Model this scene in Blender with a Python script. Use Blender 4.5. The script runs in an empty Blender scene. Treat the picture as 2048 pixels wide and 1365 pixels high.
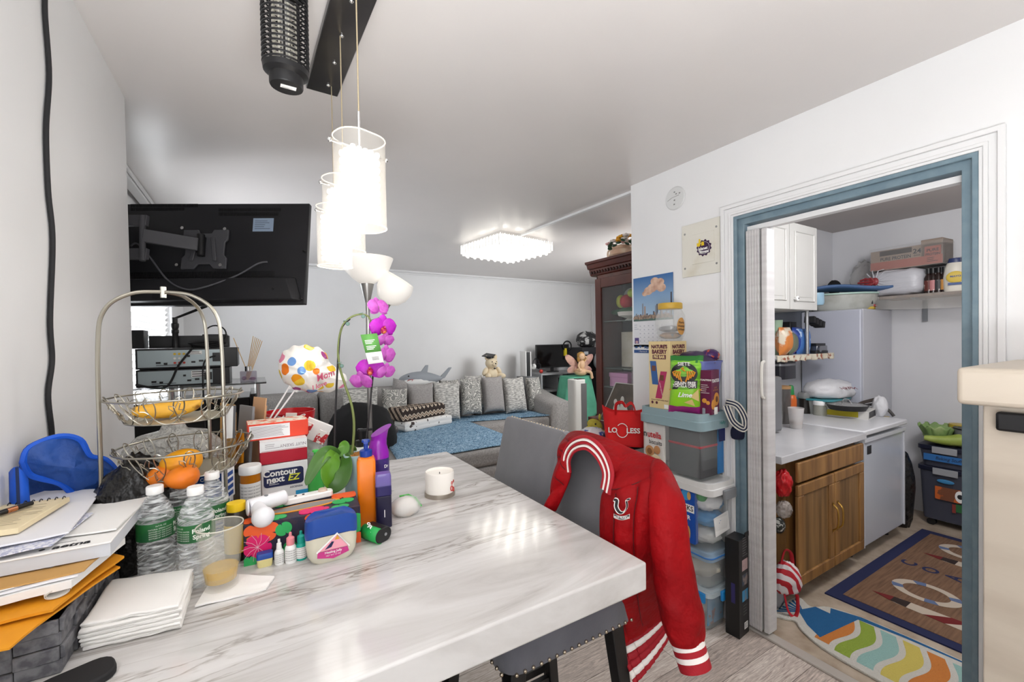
import bpy, bmesh, math, random
import numpy as np
from mathutils import Vector, Matrix, noise, Euler
random.seed(7)
PI = math.pi
COL = bpy.context.scene.collection
# ---------------------------------------------------------------- camera
FPX, YAW, PITCH, ROLL, SHY = 854.07, 0.53896, -0.01525, -0.01663, 13.95
CAM = Vector((0, 0, 1.5))
_f = Vector((math.sin(YAW)*math.cos(PITCH), math.cos(YAW)*math.cos(PITCH), math.sin(PITCH)))
_r = Vector((math.cos(YAW), -math.sin(YAW), 0)); _u = _r.cross(_f)
R2 = _r*math.cos(ROLL)+_u*math.sin(ROLL); U2 = -_r*math.sin(ROLL)+_u*math.cos(ROLL)
cam = bpy.data.cameras.new('camera'); co = bpy.data.objects.new('camera', cam); COL.objects.link(co)
co.matrix_world = Matrix(((R2.x, U2.x, -_f.x, CAM.x), (R2.y, U2.y, -_f.y, CAM.y), (R2.z, U2.z, -_f.z, CAM.z), (0, 0, 0, 1)))
cam.sensor_width = 36; cam.lens = FPX*36/2048; cam.shift_y = SHY/2048; cam.clip_start = .05
bpy.context.scene.camera = co
def ray(u, v): return R2*((u-1024)/FPX) - U2*((v-682.5-SHY)/FPX) + _f
def onp(u, v, ax, val):
    d = ray(u, v); return CAM + d*((val-CAM[ax])/d[ax])
def PX(u, v, x): return onp(u, v, 0, x)
def PY(u, v, y): return onp(u, v, 1, y)
def PZ(u, v, z): return onp(u, v, 2, z)
def dep(p): return (Vector(p)-CAM).dot(_f)
def pw(p, px): return px*dep(p)/FPX
def hz(p, v):                                     # world height at p seen on image row v
    s = (v-682.5-SHY)/FPX; q = Vector((p[0]-CAM.x, p[1]-CAM.y, 0))
    return CAM.z + (-U2.dot(q) - s*_f.dot(q))/(U2.z + s*_f.z)
def facing(p): return math.atan2(-p[0], p[1])     # turn so that local -Y looks at the viewpoint
# ---------------------------------------------------------------- materials
def lin(c): return c/12.92 if c <= .04045 else ((c+.055)/1.055)**2.4
def rgb(h):
    if not isinstance(h, str): return (*h, 1)
    h = h.lstrip('#'); return tuple(lin(int(h[i:i+2], 16)/255) for i in (0, 2, 4))+(1,)
MC = {}
def mat(name, col='#ffffff', rough=.5, metal=0, trans=0, ior=1.45, alpha=1, emit=None, es=0, spec=.5, coat=0, sheen=0,
        noise=None, bump=None, stripes=None):
    if name in MC: return MC[name]
    m = bpy.data.materials.new(name); m.use_nodes = True; MC[name] = m
    nt = m.node_tree; b = nt.nodes['Principled BSDF']
    I = b.inputs
    I['Base Color'].default_value = rgb(col); I['Roughness'].default_value = rough; I['Metallic'].default_value = metal
    I['Transmission Weight'].default_value = trans; I['IOR'].default_value = ior; I['Alpha'].default_value = alpha
    I['Specular IOR Level'].default_value = spec; I['Coat Weight'].default_value = coat; I['Sheen Weight'].default_value = sheen
    if emit: I['Emission Color'].default_value = rgb(emit); I['Emission Strength'].default_value = es
    def tex(kind, scale, **kw):
        tc = nt.nodes.new('ShaderNodeTexCoord'); t = nt.nodes.new(kind)
        mp = nt.nodes.new('ShaderNodeMapping'); nt.links.new(tc.outputs['Object'], mp.inputs[0]); nt.links.new(mp.outputs[0], t.inputs['Vector'])
        if isinstance(scale, (tuple, list)): mp.inputs['Scale'].default_value = scale; t.inputs['Scale'].default_value = 1
        else: t.inputs['Scale'].default_value = scale
        for k, v in kw.items():
            if k in t.inputs: t.inputs[k].default_value = v
        return t
    if noise:                                     # (col2, scale, lo, hi[, detail])
        t = tex('ShaderNodeTexNoise', noise[1], Detail=noise[4] if len(noise) > 4 else 4)
        r = nt.nodes.new('ShaderNodeValToRGB'); nt.links.new(t.outputs['Fac'], r.inputs[0])
        r.color_ramp.elements[0].position = noise[2]; r.color_ramp.elements[1].position = noise[3]
        r.color_ramp.elements[0].color = rgb(col); r.color_ramp.elements[1].color = rgb(noise[0])
        nt.links.new(r.outputs[0], I['Base Color'])
    if stripes:                                   # (cols list, axis, scale, distortion)
        t = tex('ShaderNodeTexWave', stripes[2], Distortion=stripes[3]); t.bands_direction = stripes[1]
        r = nt.nodes.new('ShaderNodeValToRGB'); r.color_ramp.interpolation = 'CONSTANT'
        cs = stripes[0]
        while len(r.color_ramp.elements) < len(cs): r.color_ramp.elements.new(.5)
        for i, c in enumerate(cs): r.color_ramp.elements[i].position = i/len(cs); r.color_ramp.elements[i].color = rgb(c)
        nt.links.new(t.outputs['Fac'], r.inputs[0]); nt.links.new(r.outputs[0], I['Base Color'])
    if bump:                                      # (scale, strength[, dist, kind])
        t = tex('ShaderNodeTexVoronoi' if len(bump) > 3 else 'ShaderNodeTexNoise', bump[0], Detail=3)
        bp = nt.nodes.new('ShaderNodeBump'); bp.inputs['Strength'].default_value = bump[1]; bp.inputs['Distance'].default_value = bump[2] if len(bump) > 2 else .01
        nt.links.new(t.outputs[0], bp.inputs['Height']); nt.links.new(bp.outputs[0], I['Normal'])
    return m
def nodes(m): return m.node_tree.nodes, m.node_tree.links, m.node_tree.nodes['Principled BSDF']
# ---------------------------------------------------------------- mesh builder
class B:
    def __init__(s): s.bm = bmesh.new(); s.mi = 0
    def m(s, i): s.mi = i; return s
    def _tag(s, fs):
        for f in fs: f.material_index = s.mi
    def box(s, c, d, rot=None, taper=None):
        vs = []
        for z in (-1, 1):
            k = taper if (taper and z > 0) else 1
            for x, y in ((-1, -1), (1, -1), (1, 1), (-1, 1)):
                p = Vector((x*d[0]/2*k, y*d[1]/2*k, z*d[2]/2))
                if rot: p = Euler(rot).to_matrix() @ p
                vs.append(s.bm.verts.new(p+Vector(c)))
        fs = [s.bm.faces.new([vs[i] for i in q]) for q in ((3, 2, 1, 0), (4, 5, 6, 7), (0, 1, 5, 4), (1, 2, 6, 5), (2, 3, 7, 6), (3, 0, 4, 7))]
        s._tag(fs); return s
    def quad(s, *ps):
        s._tag([s.bm.faces.new([s.bm.verts.new(p) for p in ps])]); return s
    def loft(s, rings, closed=True, caps=(True, True)):
        R = [[s.bm.verts.new(p) for p in r] for r in rings]; n = len(R[0]); fs = []
        for a, b in zip(R, R[1:]):
            for i in range(n if closed else n-1):
                j = (i+1) % n; fs.append(s.bm.faces.new((a[i], a[j], b[j], b[i])))
        if closed and caps[0] and n > 2: fs.append(s.bm.faces.new(R[0][::-1]))
        if closed and caps[1] and n > 2: fs.append(s.bm.faces.new(R[-1]))
        s._tag(fs); return s
    def lathe(s, prof, n=24, c=(0, 0, 0), sx=1, sy=1, caps=(True, True), rot=None):
        Rm = Euler(rot).to_matrix() if rot else None
        def P(r, z, k):
            a = 2*PI*k/n; p = Vector((r*math.cos(a)*sx, r*math.sin(a)*sy, z))
            if Rm: p = Rm @ p
            return p+Vector(c)
        return s.loft([[P(max(r, 1e-5), z, k) for k in range(n)] for r, z in prof], True, caps)
    def cyl(s, p0, p1, r0, r1=None, n=12):
        p0 = Vector(p0); p1 = Vector(p1); d = (p1-p0).normalized(); a = d.orthogonal().normalized(); b = d.cross(a)
        r1 = r0 if r1 is None else r1
        return s.loft([[p+(a*math.cos(2*PI*k/n)+b*math.sin(2*PI*k/n))*r for k in range(n)] for p, r in ((p0, r0), (p1, r1))])
    def tube(s, pts, r, n=6, closed=False, flat=1):
        pts = [Vector(p) for p in pts]; m = len(pts); rings = []
        t0 = (pts[1]-pts[0]).normalized(); a = t0.orthogonal().normalized()
        for i, p in enumerate(pts):
            q0 = pts[i-1] if (i > 0 or closed) else p; q1 = pts[(i+1) % m] if (i < m-1 or closed) else p
            t = (q1-q0)
            t = t.normalized() if t.length > 1e-9 else t0
            a = (a-t*a.dot(t)); a = a.normalized() if a.length > 1e-6 else t.orthogonal().normalized()
            b = t.cross(a); rr = r(i/(m-1)) if callable(r) else r
            rings.append([p+(a*math.cos(2*PI*k/n)+b*math.sin(2*PI*k/n)*flat)*rr for k in range(n)])
        if closed: rings.append(rings[0]); 
        return s.loft(rings, True, (not closed, not closed))
    def ell(s, c, r, n=16, m=10, rot=None, f=None):
        r = (r, r, r) if not hasattr(r, '__len__') else r
        Rm = Euler(rot).to_matrix() if rot else None; rings = []
        for i in range(m+1):
            th = PI*i/m; ring = []
            for k in range(n):
                a = 2*PI*k/n; st = max(math.sin(th), 1e-3)
                p = Vector((st*math.cos(a), st*math.sin(a), -math.cos(th)))
                if f: p = f(p)
                p = Vector((p.x*r[0], p.y*r[1], p.z*r[2]))
                if Rm: p = Rm @ p
                ring.append(p+Vector(c))
            rings.append(ring)
        return s.loft(rings)
    def sheet(s, fn, nu, nv, wrap=False):
        V = [[s.bm.verts.new(fn(i/nu, j/nv)) for i in range(nu+(0 if wrap else 1))] for j in range(nv+1)]; fs = []
        n = nu if wrap else nu
        for j in range(nv):
            for i in range(n):
                k = (i+1) % nu if wrap else i+1
                fs.append(s.bm.faces.new((V[j][i], V[j][k], V[j+1][k], V[j+1][i])))
        s._tag(fs); return s
    def prism(s, pts, a, b, axis='z'):
        def P(p, h): return {'z': (p[0], p[1], h), 'y': (p[0], h, p[1]), 'x': (h, p[0], p[1])}[axis]
        return s.loft([[P(p, a) for p in pts], [P(p, b) for p in pts]])
def rrect(w, d, r, n=4, c=(0, 0)):
    pts = []
    for cx, cy, a0 in ((w/2-r, d/2-r, 0), (-w/2+r, d/2-r, 90), (-w/2+r, -d/2+r, 180), (w/2-r, -d/2+r, 270)):
        for k in range(n+1):
            a = math.radians(a0+90*k/n); pts.append((c[0]+cx+r*math.cos(a), c[1]+cy+r*math.sin(a)))
    return pts
def put(o, parent=None, loc=None, rot=None):
    COL.objects.link(o)
    if parent: o.parent = parent
    if loc is not None: o.location = loc
    if rot is not None: o.rotation_euler = rot
    return o
def ob(name, b, mats, parent=None, loc=None, rot=None, bev=0, sub=0, solid=0, ang=.7, label=None, flat=False, segs=2):
    me = bpy.data.meshes.new(name)
    bmesh.ops.recalc_face_normals(b.bm, faces=b.bm.faces)
    b.bm.to_mesh(me); b.bm.free()
    for x in (mats if isinstance(mats, (list, tuple)) else [mats]): me.materials.append(x)
    if not flat:
        me.shade_smooth()
        if not sub: me.set_sharp_from_angle(angle=ang)
    o = put(bpy.data.objects.new(name, me), parent, loc, rot)
    if solid: md = o.modifiers.new('thick', 'SOLIDIFY'); md.thickness = solid; md.offset = 0
    if sub: md = o.modifiers.new('sub', 'SUBSURF'); md.levels = sub; md.render_levels = sub
    if bev: md = o.modifiers.new('bevel', 'BEVEL'); md.width = bev; md.segments = segs; md.limit_method = 'ANGLE'; md.angle_limit = .6
    if label: o['label'] = label
    return o
def tag(o, label, cat, group=None, kind=None):
    o['label'] = label; o['category'] = cat
    if group: o['group'] = group
    if kind: o['kind'] = kind
    return o
def thing(name, label, cat, loc=(0, 0, 0), rz=0, group=None, rot=None):
    o = bpy.data.objects.new(name, None); o.empty_display_size = .05; COL.objects.link(o)
    o.location = loc; o.rotation_euler = rot if rot else (0, 0, rz)
    return tag(o, label, cat, group)
def struct(o): o['kind'] = 'structure'; return o
def dup(root, loc, rz=0, label=None, group=None, scale=None):
    r = root.copy(); COL.objects.link(r); r.location = loc; r.rotation_euler = (0, 0, rz)
    if scale: r.scale = scale
    if label: r['label'] = label
    if group: r['group'] = group
    for ch in list(root.children):
        c = ch.copy(); COL.objects.link(c); c.parent = r
        for g in list(ch.children):
            d = g.copy(); COL.objects.link(d); d.parent = c
    return r
FY = (PI/2, 0, 0)                                 # lettering that reads on a face looking to -Y
def txt(parent, s, size, loc, m, rot=FY, align='CENTER', sx=1, bold=0, name='lettering', ext=0, shear=0):
    cu = bpy.data.curves.new(name, 'FONT'); cu.body = s; cu.size = size; cu.align_x = align; cu.align_y = 'CENTER'
    cu.offset = bold; cu.extrude = ext; cu.shear = shear; cu.resolution_u = 3; cu.materials.append(m)
    o = put(bpy.data.objects.new(name, cu), parent, loc, rot); o.scale = (sx, 1, 1); return o
def lerp(a, b, t): return a+(b-a)*t
def bez(pts, n=16):                               # smooth curve through points
    pts = [Vector(p) for p in pts]; out = []
    for i in range(len(pts)-1):
        p0 = pts[max(i-1, 0)]; p1 = pts[i]; p2 = pts[i+1]; p3 = pts[min(i+2, len(pts)-1)]
        for k in range(n):
            t = k/n
            out.append(.5*((2*p1)+(p2-p0)*t+(2*p0-5*p1+4*p2-p3)*t*t+(3*p1-p0-3*p2+p3)*t**3))
    return out+[pts[-1]]
def nz(x, y=0, z=0, s=1): return noise.noise(Vector((x*s, y*s, z*s)))
# palette
white = mat('white_plastic', '#f2f2f0', .35)
black = mat('black_plastic', '#151517', .4)
softblack = mat('soft_black', '#1b1b1d', .7)
grey = mat('grey_plastic', '#8a8c8e', .45)
steel = mat('steel', '#b9b6ad', .3, 1)
chrome = mat('chrome', '#d8d8d8', .12, 1)
brass = mat('brass', '#b8924a', .3, 1)
paper = mat('paper', '#f2f1ee', .8)
cream = mat('cream_paper', '#eee3c8', .8)
inkm = mat('ink', '#222226', .6)
glass = mat('clear_glass', '#ffffff', .02, trans=1, ior=1.45)
thin = mat('clear_film', '#ffffff', .08, alpha=.22, spec=.8)
# ================================================================ THE ROOM
XL, XR, XB, H = -.435, 2.136, 5.2, 2.51           # left wall, doorway wall, living room far right, ceiling
YB, YC, XV = 5.86, 2.015, -.68                    # back wall, doorway wall's end, living room's left wall
KX, KY0, KY1 = 4.82, -.9, 1.97                    # kitchen
Y0 = -1.6
wallm = mat('wall_paint', '#eaeaea', .45, noise=('#e3e3e3', 1.3, .35, .7), bump=(6, .05, .01))
ceilm = mat('ceiling_paint', '#dcd7d4', .3, noise=('#d3cfcd', .8, .35, .7), bump=(3, .06, .02))
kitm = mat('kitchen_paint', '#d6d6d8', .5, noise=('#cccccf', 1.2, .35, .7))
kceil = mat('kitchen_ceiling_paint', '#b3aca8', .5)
trimm = mat('trim_paint', '#e6e6e6', .35)
bluem = mat('blue_grey_paint', '#6f8591', .4, noise=('#7d929c', 22, .4, .75), bump=(60, .12, .004))
# floor: pale grey-brown planks
flm = mat('plank_floor', '#b3aaa4', .38)
N, Lk, b = nodes(flm)
tc = N.new('ShaderNodeTexCoord'); mp = N.new('ShaderNodeMapping'); Lk.new(tc.outputs['Object'], mp.inputs[0])
br = N.new('ShaderNodeTexBrick'); Lk.new(mp.outputs[0], br.inputs[0]); br.inputs['Scale'].default_value = 1
br.inputs['Brick Width'].default_value = 1.1; br.inputs['Row Height'].default_value = .16; br.inputs['Mortar Size'].default_value = .0012
br.inputs['Color1'].default_value = rgb('#d2cbc4'); br.inputs['Color2'].default_value = rgb('#aaa19a'); br.inputs['Mortar'].default_value = rgb('#5c544f')
n2 = N.new('ShaderNodeTexNoise'); m2 = N.new('ShaderNodeMapping'); m2.inputs['Scale'].default_value = (2.2, 26, 1); Lk.new(tc.outputs['Object'], m2.inputs[0]); Lk.new(m2.outputs[0], n2.inputs[0])
n2.inputs['Detail'].default_value = 8; n2.inputs['Roughness'].default_value = .7; n2.inputs['Distortion'].default_value = 1.2
cr = N.new('ShaderNodeValToRGB'); Lk.new(n2.outputs[0], cr.inputs[0]); cr.color_ramp.elements[0].position = .32; cr.color_ramp.elements[0].color = rgb('#6e6560'); cr.color_ramp.elements[1].position = .66; cr.color_ramp.elements[1].color = rgb('#efe9e4')
mx = N.new('ShaderNodeMix'); mx.data_type = 'RGBA'; mx.blend_type = 'OVERLAY'; mx.inputs[0].default_value = .75
Lk.new(br.outputs[0], mx.inputs[6]); Lk.new(cr.outputs[0], mx.inputs[7]); Lk.new(mx.outputs[2], b.inputs['Base Color'])
vin = mat('kitchen_vinyl', '#b8aa98', .35, noise=('#94826e', 9, .35, .7, 8))
struct(ob('floor', B().box(((XV-.2+XB)/2, (Y0+YB)/2, -.05), (XB-XV+.4, YB-Y0+.2, .1)), flm))
struct(ob('floor_kitchen', B().box(((XR+.03+KX)/2, (KY0+KY1)/2, .0015), (KX-XR-.06, KY1-KY0, .003)), vin))
struct(ob('ceiling', B().box(((XV-.2+XB)/2, (Y0+YB)/2, H+.05), (XB-XV+.4, YB-Y0+.2, .1)), ceilm))
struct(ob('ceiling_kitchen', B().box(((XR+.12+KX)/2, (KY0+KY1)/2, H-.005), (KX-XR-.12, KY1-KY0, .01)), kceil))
def wbox(n, x0, x1, y0, y1, z0=0, z1=H, m=wallm):
    return struct(ob(n, B().box(((x0+x1)/2, (y0+y1)/2, (z0+z1)/2), (x1-x0, y1-y0, z1-z0)), m))
wbox('wall_left', XV-.12, XL, Y0, 2.286)
# far-left living room wall, pierced by the window
WY0, WY1, WZ0, WZ1 = 3.0, 4.95, .95, 2.1
b = B(); x0, x1 = XV-.12, XV
for y0, y1, z0, z1 in ((2.286, WY0, 0, H), (WY1, YB, 0, H), (WY0, WY1, 0, WZ0), (WY0, WY1, WZ1, H)):
    b.box(((x0+x1)/2, (y0+y1)/2, (z0+z1)/2), (x1-x0, y1-y0, z1-z0))
struct(ob('wall_far_left', b, wallm))
wbox('wall_back', XV-.12, XB+.12, YB, YB+.12)
wbox('wall_far_right', XB, XB+.12, YC, YB)
wbox('wall_front', XV-.12, XR+.12, Y0-.12, Y0)
DY0, DY1, DZ = .437, 1.31, 2.124                  # doorway
b = B()
for y0, y1, z0, z1 in ((Y0, DY0, 0, H), (DY1, YC, 0, H), (DY0, DY1, DZ, H)):
    b.box((XR+.06, (y0+y1)/2, (z0+z1)/2), (.12, y1-y0, z1-z0))
struct(ob('wall_right', b, wallm))
wbox('wall_kitchen_north', XR+.12, XB, KY1, YC)
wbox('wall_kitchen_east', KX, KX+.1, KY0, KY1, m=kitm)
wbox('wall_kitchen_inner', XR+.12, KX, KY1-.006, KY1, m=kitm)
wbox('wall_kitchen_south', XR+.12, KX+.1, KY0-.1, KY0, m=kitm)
# window with slatted blind
w = struct(thing('window_1', 'white framed window behind a pale slatted blind', 'window', (XV, (WY0+WY1)/2, (WZ0+WZ1)/2)))
sky = mat('window_daylight', '#ffffff', .5, emit='#f4f8ff', es=6)
b = B(); hy, hzz = (WY1-WY0)/2, (WZ1-WZ0)/2
for c, d in (((-.06, -hy+.03, 0), (.08, .06, 2*hzz)), ((-.06, hy-.03, 0), (.08, .06, 2*hzz)), ((-.06, 0, hzz-.03), (.08, 2*hy-.12, .06)), ((-.06, 0, -hzz+.03), (.08, 2*hy-.12, .06)), ((-.06, 0, 0), (.05, .04, 2*hzz-.12))): b.box(c, d)
ob('frame', b, trimm, w); ob('pane', B().box((-.09, 0, 0), (.004, 2*hy-.1, 2*hzz-.1)), sky, w)
b = B()
for k in range(24): b.box((-.012, 0, -hzz+.05+k*(2*hzz-.08)/24), (.045, 2*hy-.1, .003), (0, -.75, 0))
ob('blind', b, mat('blind_slat', '#f1f1ef', .5), w)
ob('pull_cord', B().cyl((.018, -hy+.4, hzz), (.018, -hy+.4, -hzz+.1), .003), white, w)
b = B()
for s in (-1, 1): b.box((.012, s*(hy+.045), 0), (.024, .09, 2*hzz+.18))
b.box((.012, 0, hzz+.045), (.024, 2*hy, .09)); b.box((.03, 0, -hzz-.02), (.06, 2*hy+.18, .04))
struct(ob('trim_window', b, trimm, loc=w.location, bev=.004))
# curtain track on the ceiling, cable raceway, conduit along the back wall
b = B(); b.box((XV+.05, 4.1, H-.02), (.05, 3.3, .035)).box((XV+.085, 4.1, H-.012), (.012, 3.3, .02))
struct(ob('trim_curtain_track', b, trimm))
b = B().box(((XV+XB)/2, YB-.012, H-.012), (XB-XV, .024, .024)).box(((XV+XB)/2, YB-.02, H-.045), (XB-XV, .014, .014)); b.box((XB-.012, YB-.3, H-.012), (.024, .6, .024))
struct(ob('trim_back', b, trimm))
b = B().box((XB-.015, YB-.02, H/2), (.03, .03, H))
struct(ob('trim_corner', b, trimm))
p0, p1 = PZ(1040, 470, H), PZ(1262, 383, H); d = (p1-p0); L = d.length+1.0
struct(ob('trim_ceiling_raceway', B().box((L/2, 0, 0), (L, .03, .016)), trimm, loc=(p0.x, p0.y, H-.008), rot=(0, 0, math.atan2(d.y, d.x))))
# doorway: white casing, blue-grey steel frame, threshold
cw = .062
def casing(b, o0, o1, t, x=XR, yr0=DY0, yr1=DY1, zt=DZ, back=0):   # one mitred strip round the opening, o = distance outwards
    def ring(y, z, sy, up):
        return [(x-tt, y+sy*o, z+(o if up else 0)) for o, tt in ((o0, back), (o0, t), (o1, t), (o1, back))]
    b.loft([ring(yr1, 0, 1, 0), ring(yr1, zt, 1, 1), ring(yr0, zt, -1, 1), ring(yr0, 0, -1, 0)])
b = B()
for o0, o1, t in ((.001, .012, .010), (.012, .024, .016), (.024, .046, .012), (.046, .064, .022)): casing(b, o0, o1, t)
struct(ob('trim_doorway', b, trimm, bev=.002))
b = B(); casing(b, -.045, .0005, -.012, back=-.125); casing(b, -.016, .001, .008, back=-.012)
dr = struct(ob('door_1', b, bluem, bev=.003))
struct(ob('trim_door_track', B().box((XR+.06, (DY0+DY1)/2, DZ-.067), (.04, DY1-DY0-.09, .024)), trimm))
struct(ob('trim_threshold', B().box((XR+.03, (DY0+DY1)/2, .006), (.055, DY1-DY0, .012)), mat('threshold_metal', '#c3bdb5', .35, .3), bev=.003))
struct(ob('baseboard_right', B().box((XR-.007, (DY1+cw+YC)/2, .045), (.014, YC-DY1-cw, .09)), trimm, bev=.003))
# folded accordion door parked on the left of the opening
acc = thing('accordion_door', 'white vinyl accordion door folded against the far jamb of the kitchen doorway', 'folding door', (XR+.06, 1.255, 0))
accm = mat('accordion_vinyl', '#d3d1d0', .4, noise=('#c6c3c3', (3, 3, 40), .35, .7))
for k in range(5):
    y = -.004-.0135*k; ob('panel', B().box((0, y, 1.03), (.105, .008, 2.02)).box((-.05, y-.005, 1.03), (.006, .008, 2.02)), accm, acc, bev=.003)
ob('lead_post', B().box((-.008, -.085, 1.03), (.075, .028, 2.02)), accm, acc, bev=.006)
ob('handle', B().tube(bez([(-.045, -.085, 1.2), (-.07, -.085, 1.22), (-.07, -.085, 1.36), (-.045, -.085, 1.38)], 5), .007, 6), mat('handle_cream', '#dddbd3', .4), acc)
# ---------------------------------------------------------------- light
def lamp(name, kind, loc, e, col=(1, 1, 1), size=.1, rot=None, sy=None):
    l = bpy.data.lights.new(name, kind); l.energy = e; l.color = col
    if kind == 'AREA':
        l.size = size
        if sy: l.shape = 'RECTANGLE'; l.size_y = sy
    else: l.shadow_soft_size = size
    o = bpy.data.objects.new(name, l); COL.objects.link(o); o.location = loc
    if rot: o.rotation_euler = rot
    return o
warm = (1, .955, .9)
lamp('rear_fill', 'AREA', (.6, -1.25, 2.2), 4, (.98, .99, 1), 2.2, (math.radians(55), 0, -.4), 1.4)  # added soft fill behind the viewpoint, no fixture there
lamp('ceiling_fill', 'AREA', (.0, -.4, 1.1), 53, (.97, .985, 1), .75, (PI, 0, 0))  # added fill aimed up to brighten the near ceiling
lamp('living_room_fill', 'AREA', (4.2, 3.1, 2.1), 46, (.98, .99, 1), 1.2, Vector((-1.8, .9, -.45)).to_track_quat('-Z', 'Y').to_euler())  # added fill hidden past the wall corner, lights back wall and sofa
lamp('living_room_up_fill', 'AREA', (4.0, 3.0, 1.4), 7, (.97, .985, 1), 1.0, Vector((-.5, .3, 1)).to_track_quat('-Z', 'Y').to_euler())  # added unseen fill lifting the living room ceiling
lamp('kitchen_fill', 'POINT', (2.9, .42, 2.2), 46, (.98, .98, 1), .15)  # added point fill out of view, brightens the kitchen
wd = bpy.data.worlds.new('world'); bpy.context.scene.world = wd; wd.use_nodes = True
wd.node_tree.nodes['Background'].inputs[0].default_value = (.9, .95, 1, 1); wd.node_tree.nodes['Background'].inputs[1].default_value = .3
sc = bpy.context.scene; sc.view_settings.view_transform = 'Standard'; sc.view_settings.look = 'None'; sc.view_settings.exposure = .2
# ================================================================ MARBLE TABLE
TZ, TX1, TY0, TY1 = 1.0, .74, .664, 1.836
marb = mat('grey_veined_marble', '#e6e4e1', .11, spec=.5)
N, Lk, b = nodes(marb)
tc = N.new('ShaderNodeTexCoord'); mp = N.new('ShaderNodeMapping'); mp.inputs['Rotation'].default_value = (0, 0, -.32); mp.inputs['Scale'].default_value = (1.15, 7.5, 4)
Lk.new(tc.outputs['Object'], mp.inputs[0])
def ntex(sc, det, dist, rough=.6):
    t = N.new('ShaderNodeTexNoise'); t.inputs['Scale'].default_value = sc; t.inputs['Detail'].default_value = det; t.inputs['Distortion'].default_value = dist; t.inputs['Roughness'].default_value = rough
    Lk.new(mp.outputs[0], t.inputs['Vector']); return t
def ramp(src, *st):
    r = N.new('ShaderNodeValToRGB'); Lk.new(src, r.inputs[0]); e = r.color_ramp.elements
    while len(e) < len(st): e.new(.5)
    for q, (p, c) in zip(e, st): q.position = p; q.color = rgb(c)
    return r
r1 = ramp(ntex(1.3, 9, .9).outputs[0], (.30, '#aeaaa6'), (.42, '#c6c3c0'), (.55, '#d4d2d0'), (.7, '#dddbd9'))
r2 = ramp(ntex(2.1, 12, 1.6, .55).outputs[0], (.465, '#ffffff'), (.492, '#c4beb8'), (.50, '#a69e96'), (.515, '#dcd8d4'), (.55, '#ffffff'))
r3 = ramp(ntex(.6, 3, .4).outputs[0], (.42, '#000000'), (.62, '#ffffff'))
mx = N.new('ShaderNodeMix'); mx.data_type = 'RGBA'; mx.blend_type = 'MULTIPLY'
Lk.new(r3.outputs[0], mx.inputs[0]); Lk.new(r1.outputs[0], mx.inputs[6]); Lk.new(r2.outputs[0], mx.inputs[7]); Lk.new(mx.outputs[2], b.inputs['Base Color'])
t = thing('dining_table', 'square counter height dining table with thick grey veined marble top', 'table', (.155, 1.25, 0))
w = TX1-XL-.005
ob('tabletop', B().box(((TX1+XL+.005)/2-.155, (TY0+TY1)/2-1.25, TZ-.032), (w, TY1-TY0, .064)), marb, t, bev=.005, segs=3)
bk = mat('black_lacquer', '#101011', .35)
b = B()
ob('pedestal', B().box((0, 0, .476), (.44, .44, .854)), bk, t, bev=.01)
ob('base_plate', B().box((0, 0, .025), (.66, .7, .05)), bk, t, bev=.012)
ob('shelf_board', B().box((0, 0, .919), (.6, .7, .03)), bk, t, bev=.004)
# ================================================================ COUNTER STOOLS
vel = mat('grey_velvet', '#77777b', .75, sheen=.35, noise=('#68686d', 5, .35, .7), bump=(220, .15, .002))
vel2 = mat('shaded_velvet', '#5f6068', .75, sheen=.4, noise=('#4c4d55', 5, .35, .7), bump=(220, .15, .002))  # same grey velvet, darkened for the shade on the tucked-in seat
stud = mat('nickel_stud', '#b5aa98', .25, 1)
legm = mat('black_wood', '#141314', .45)
def stool(name, label, loc, seatmat):
    c = thing(name, label, 'chair', loc, -PI/2)
    b = B(); b.loft([[(x, y, z) for x, y in rrect(.385*k, .40*k, .05)] for z, k in ((.758, .93), (.765, 1), (.82, 1.01), (.845, .98), (.857, .9))])
    ob('seat', b, seatmat, c, loc=(0, -.03, 0))
    b = B()
    for i in range(17):
        u = -.175+.35*i/16
        for p in ((u, -.232, .771), (.194, u-.03, .771), (-.194, u-.03, .771)): b.ell(p, .0048, 8, 5)
    ob('nailhead_stud', b, stud, c)
    th = -.24; dy, dz = -math.sin(th), math.cos(th)
    def W(x, s, d): return (x, .14+s*dy+d*dz, .835+s*dz-d*dy)            # s up the back, d through it
    hs = .355; b = B(); rings = []
    for d, k in ((0, .010), (.005, .002), (.042, .0), (.052, .003), (.056, .012)):
        rings.append([W(x, y+hs/2, d) for x, y in rrect(.425-2*k, hs-2*k, .028-k if k < .02 else .01, 5)])
    b.loft(rings); ob('backrest', b, vel, c)
    b = B()
    for s in (-1, 1):
        for i in range(16): b.ell(W(s*.212, .02+.32*i/15, .018), .005, 8, 5)
    for i in range(18): b.ell(W(-.18+.36*i/17, hs-.001, .018), .005, 8, 5)
    ob('nailhead_stud', b, stud, c)
    for sx in (-1, 1):
        for y0, y1 in ((-.19, -.25), (.11, .2)):
            x0, x1 = sx*.16, sx*.2; q = lambda x, y, z, h: [(x-h, y-h, z), (x+h, y-h, z), (x+h, y+h, z), (x-h, y+h, z)]
            ob('leg', B().loft([q(x1, y1, 0, .013), q(x0, y0, .765, .02)]), legm, c, bev=.003)
        ob('side_rail', B().box((sx*.183, -.03, .36), (.018, .37, .024)), legm, c)
    ob('foot_rail', B().box((0, -.228, .27), (.37, .02, .028)), legm, c)
    return c
stool('counter_stool', 'grey velvet stool with nailhead trim and bare back, pushed up to the marble table', (.70, 1.402, 0), vel)
stool('counter_stool', 'grey velvet stool with a red jacket over its back, nearest the table corner', (.676, .985, 0), vel2)
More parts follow.
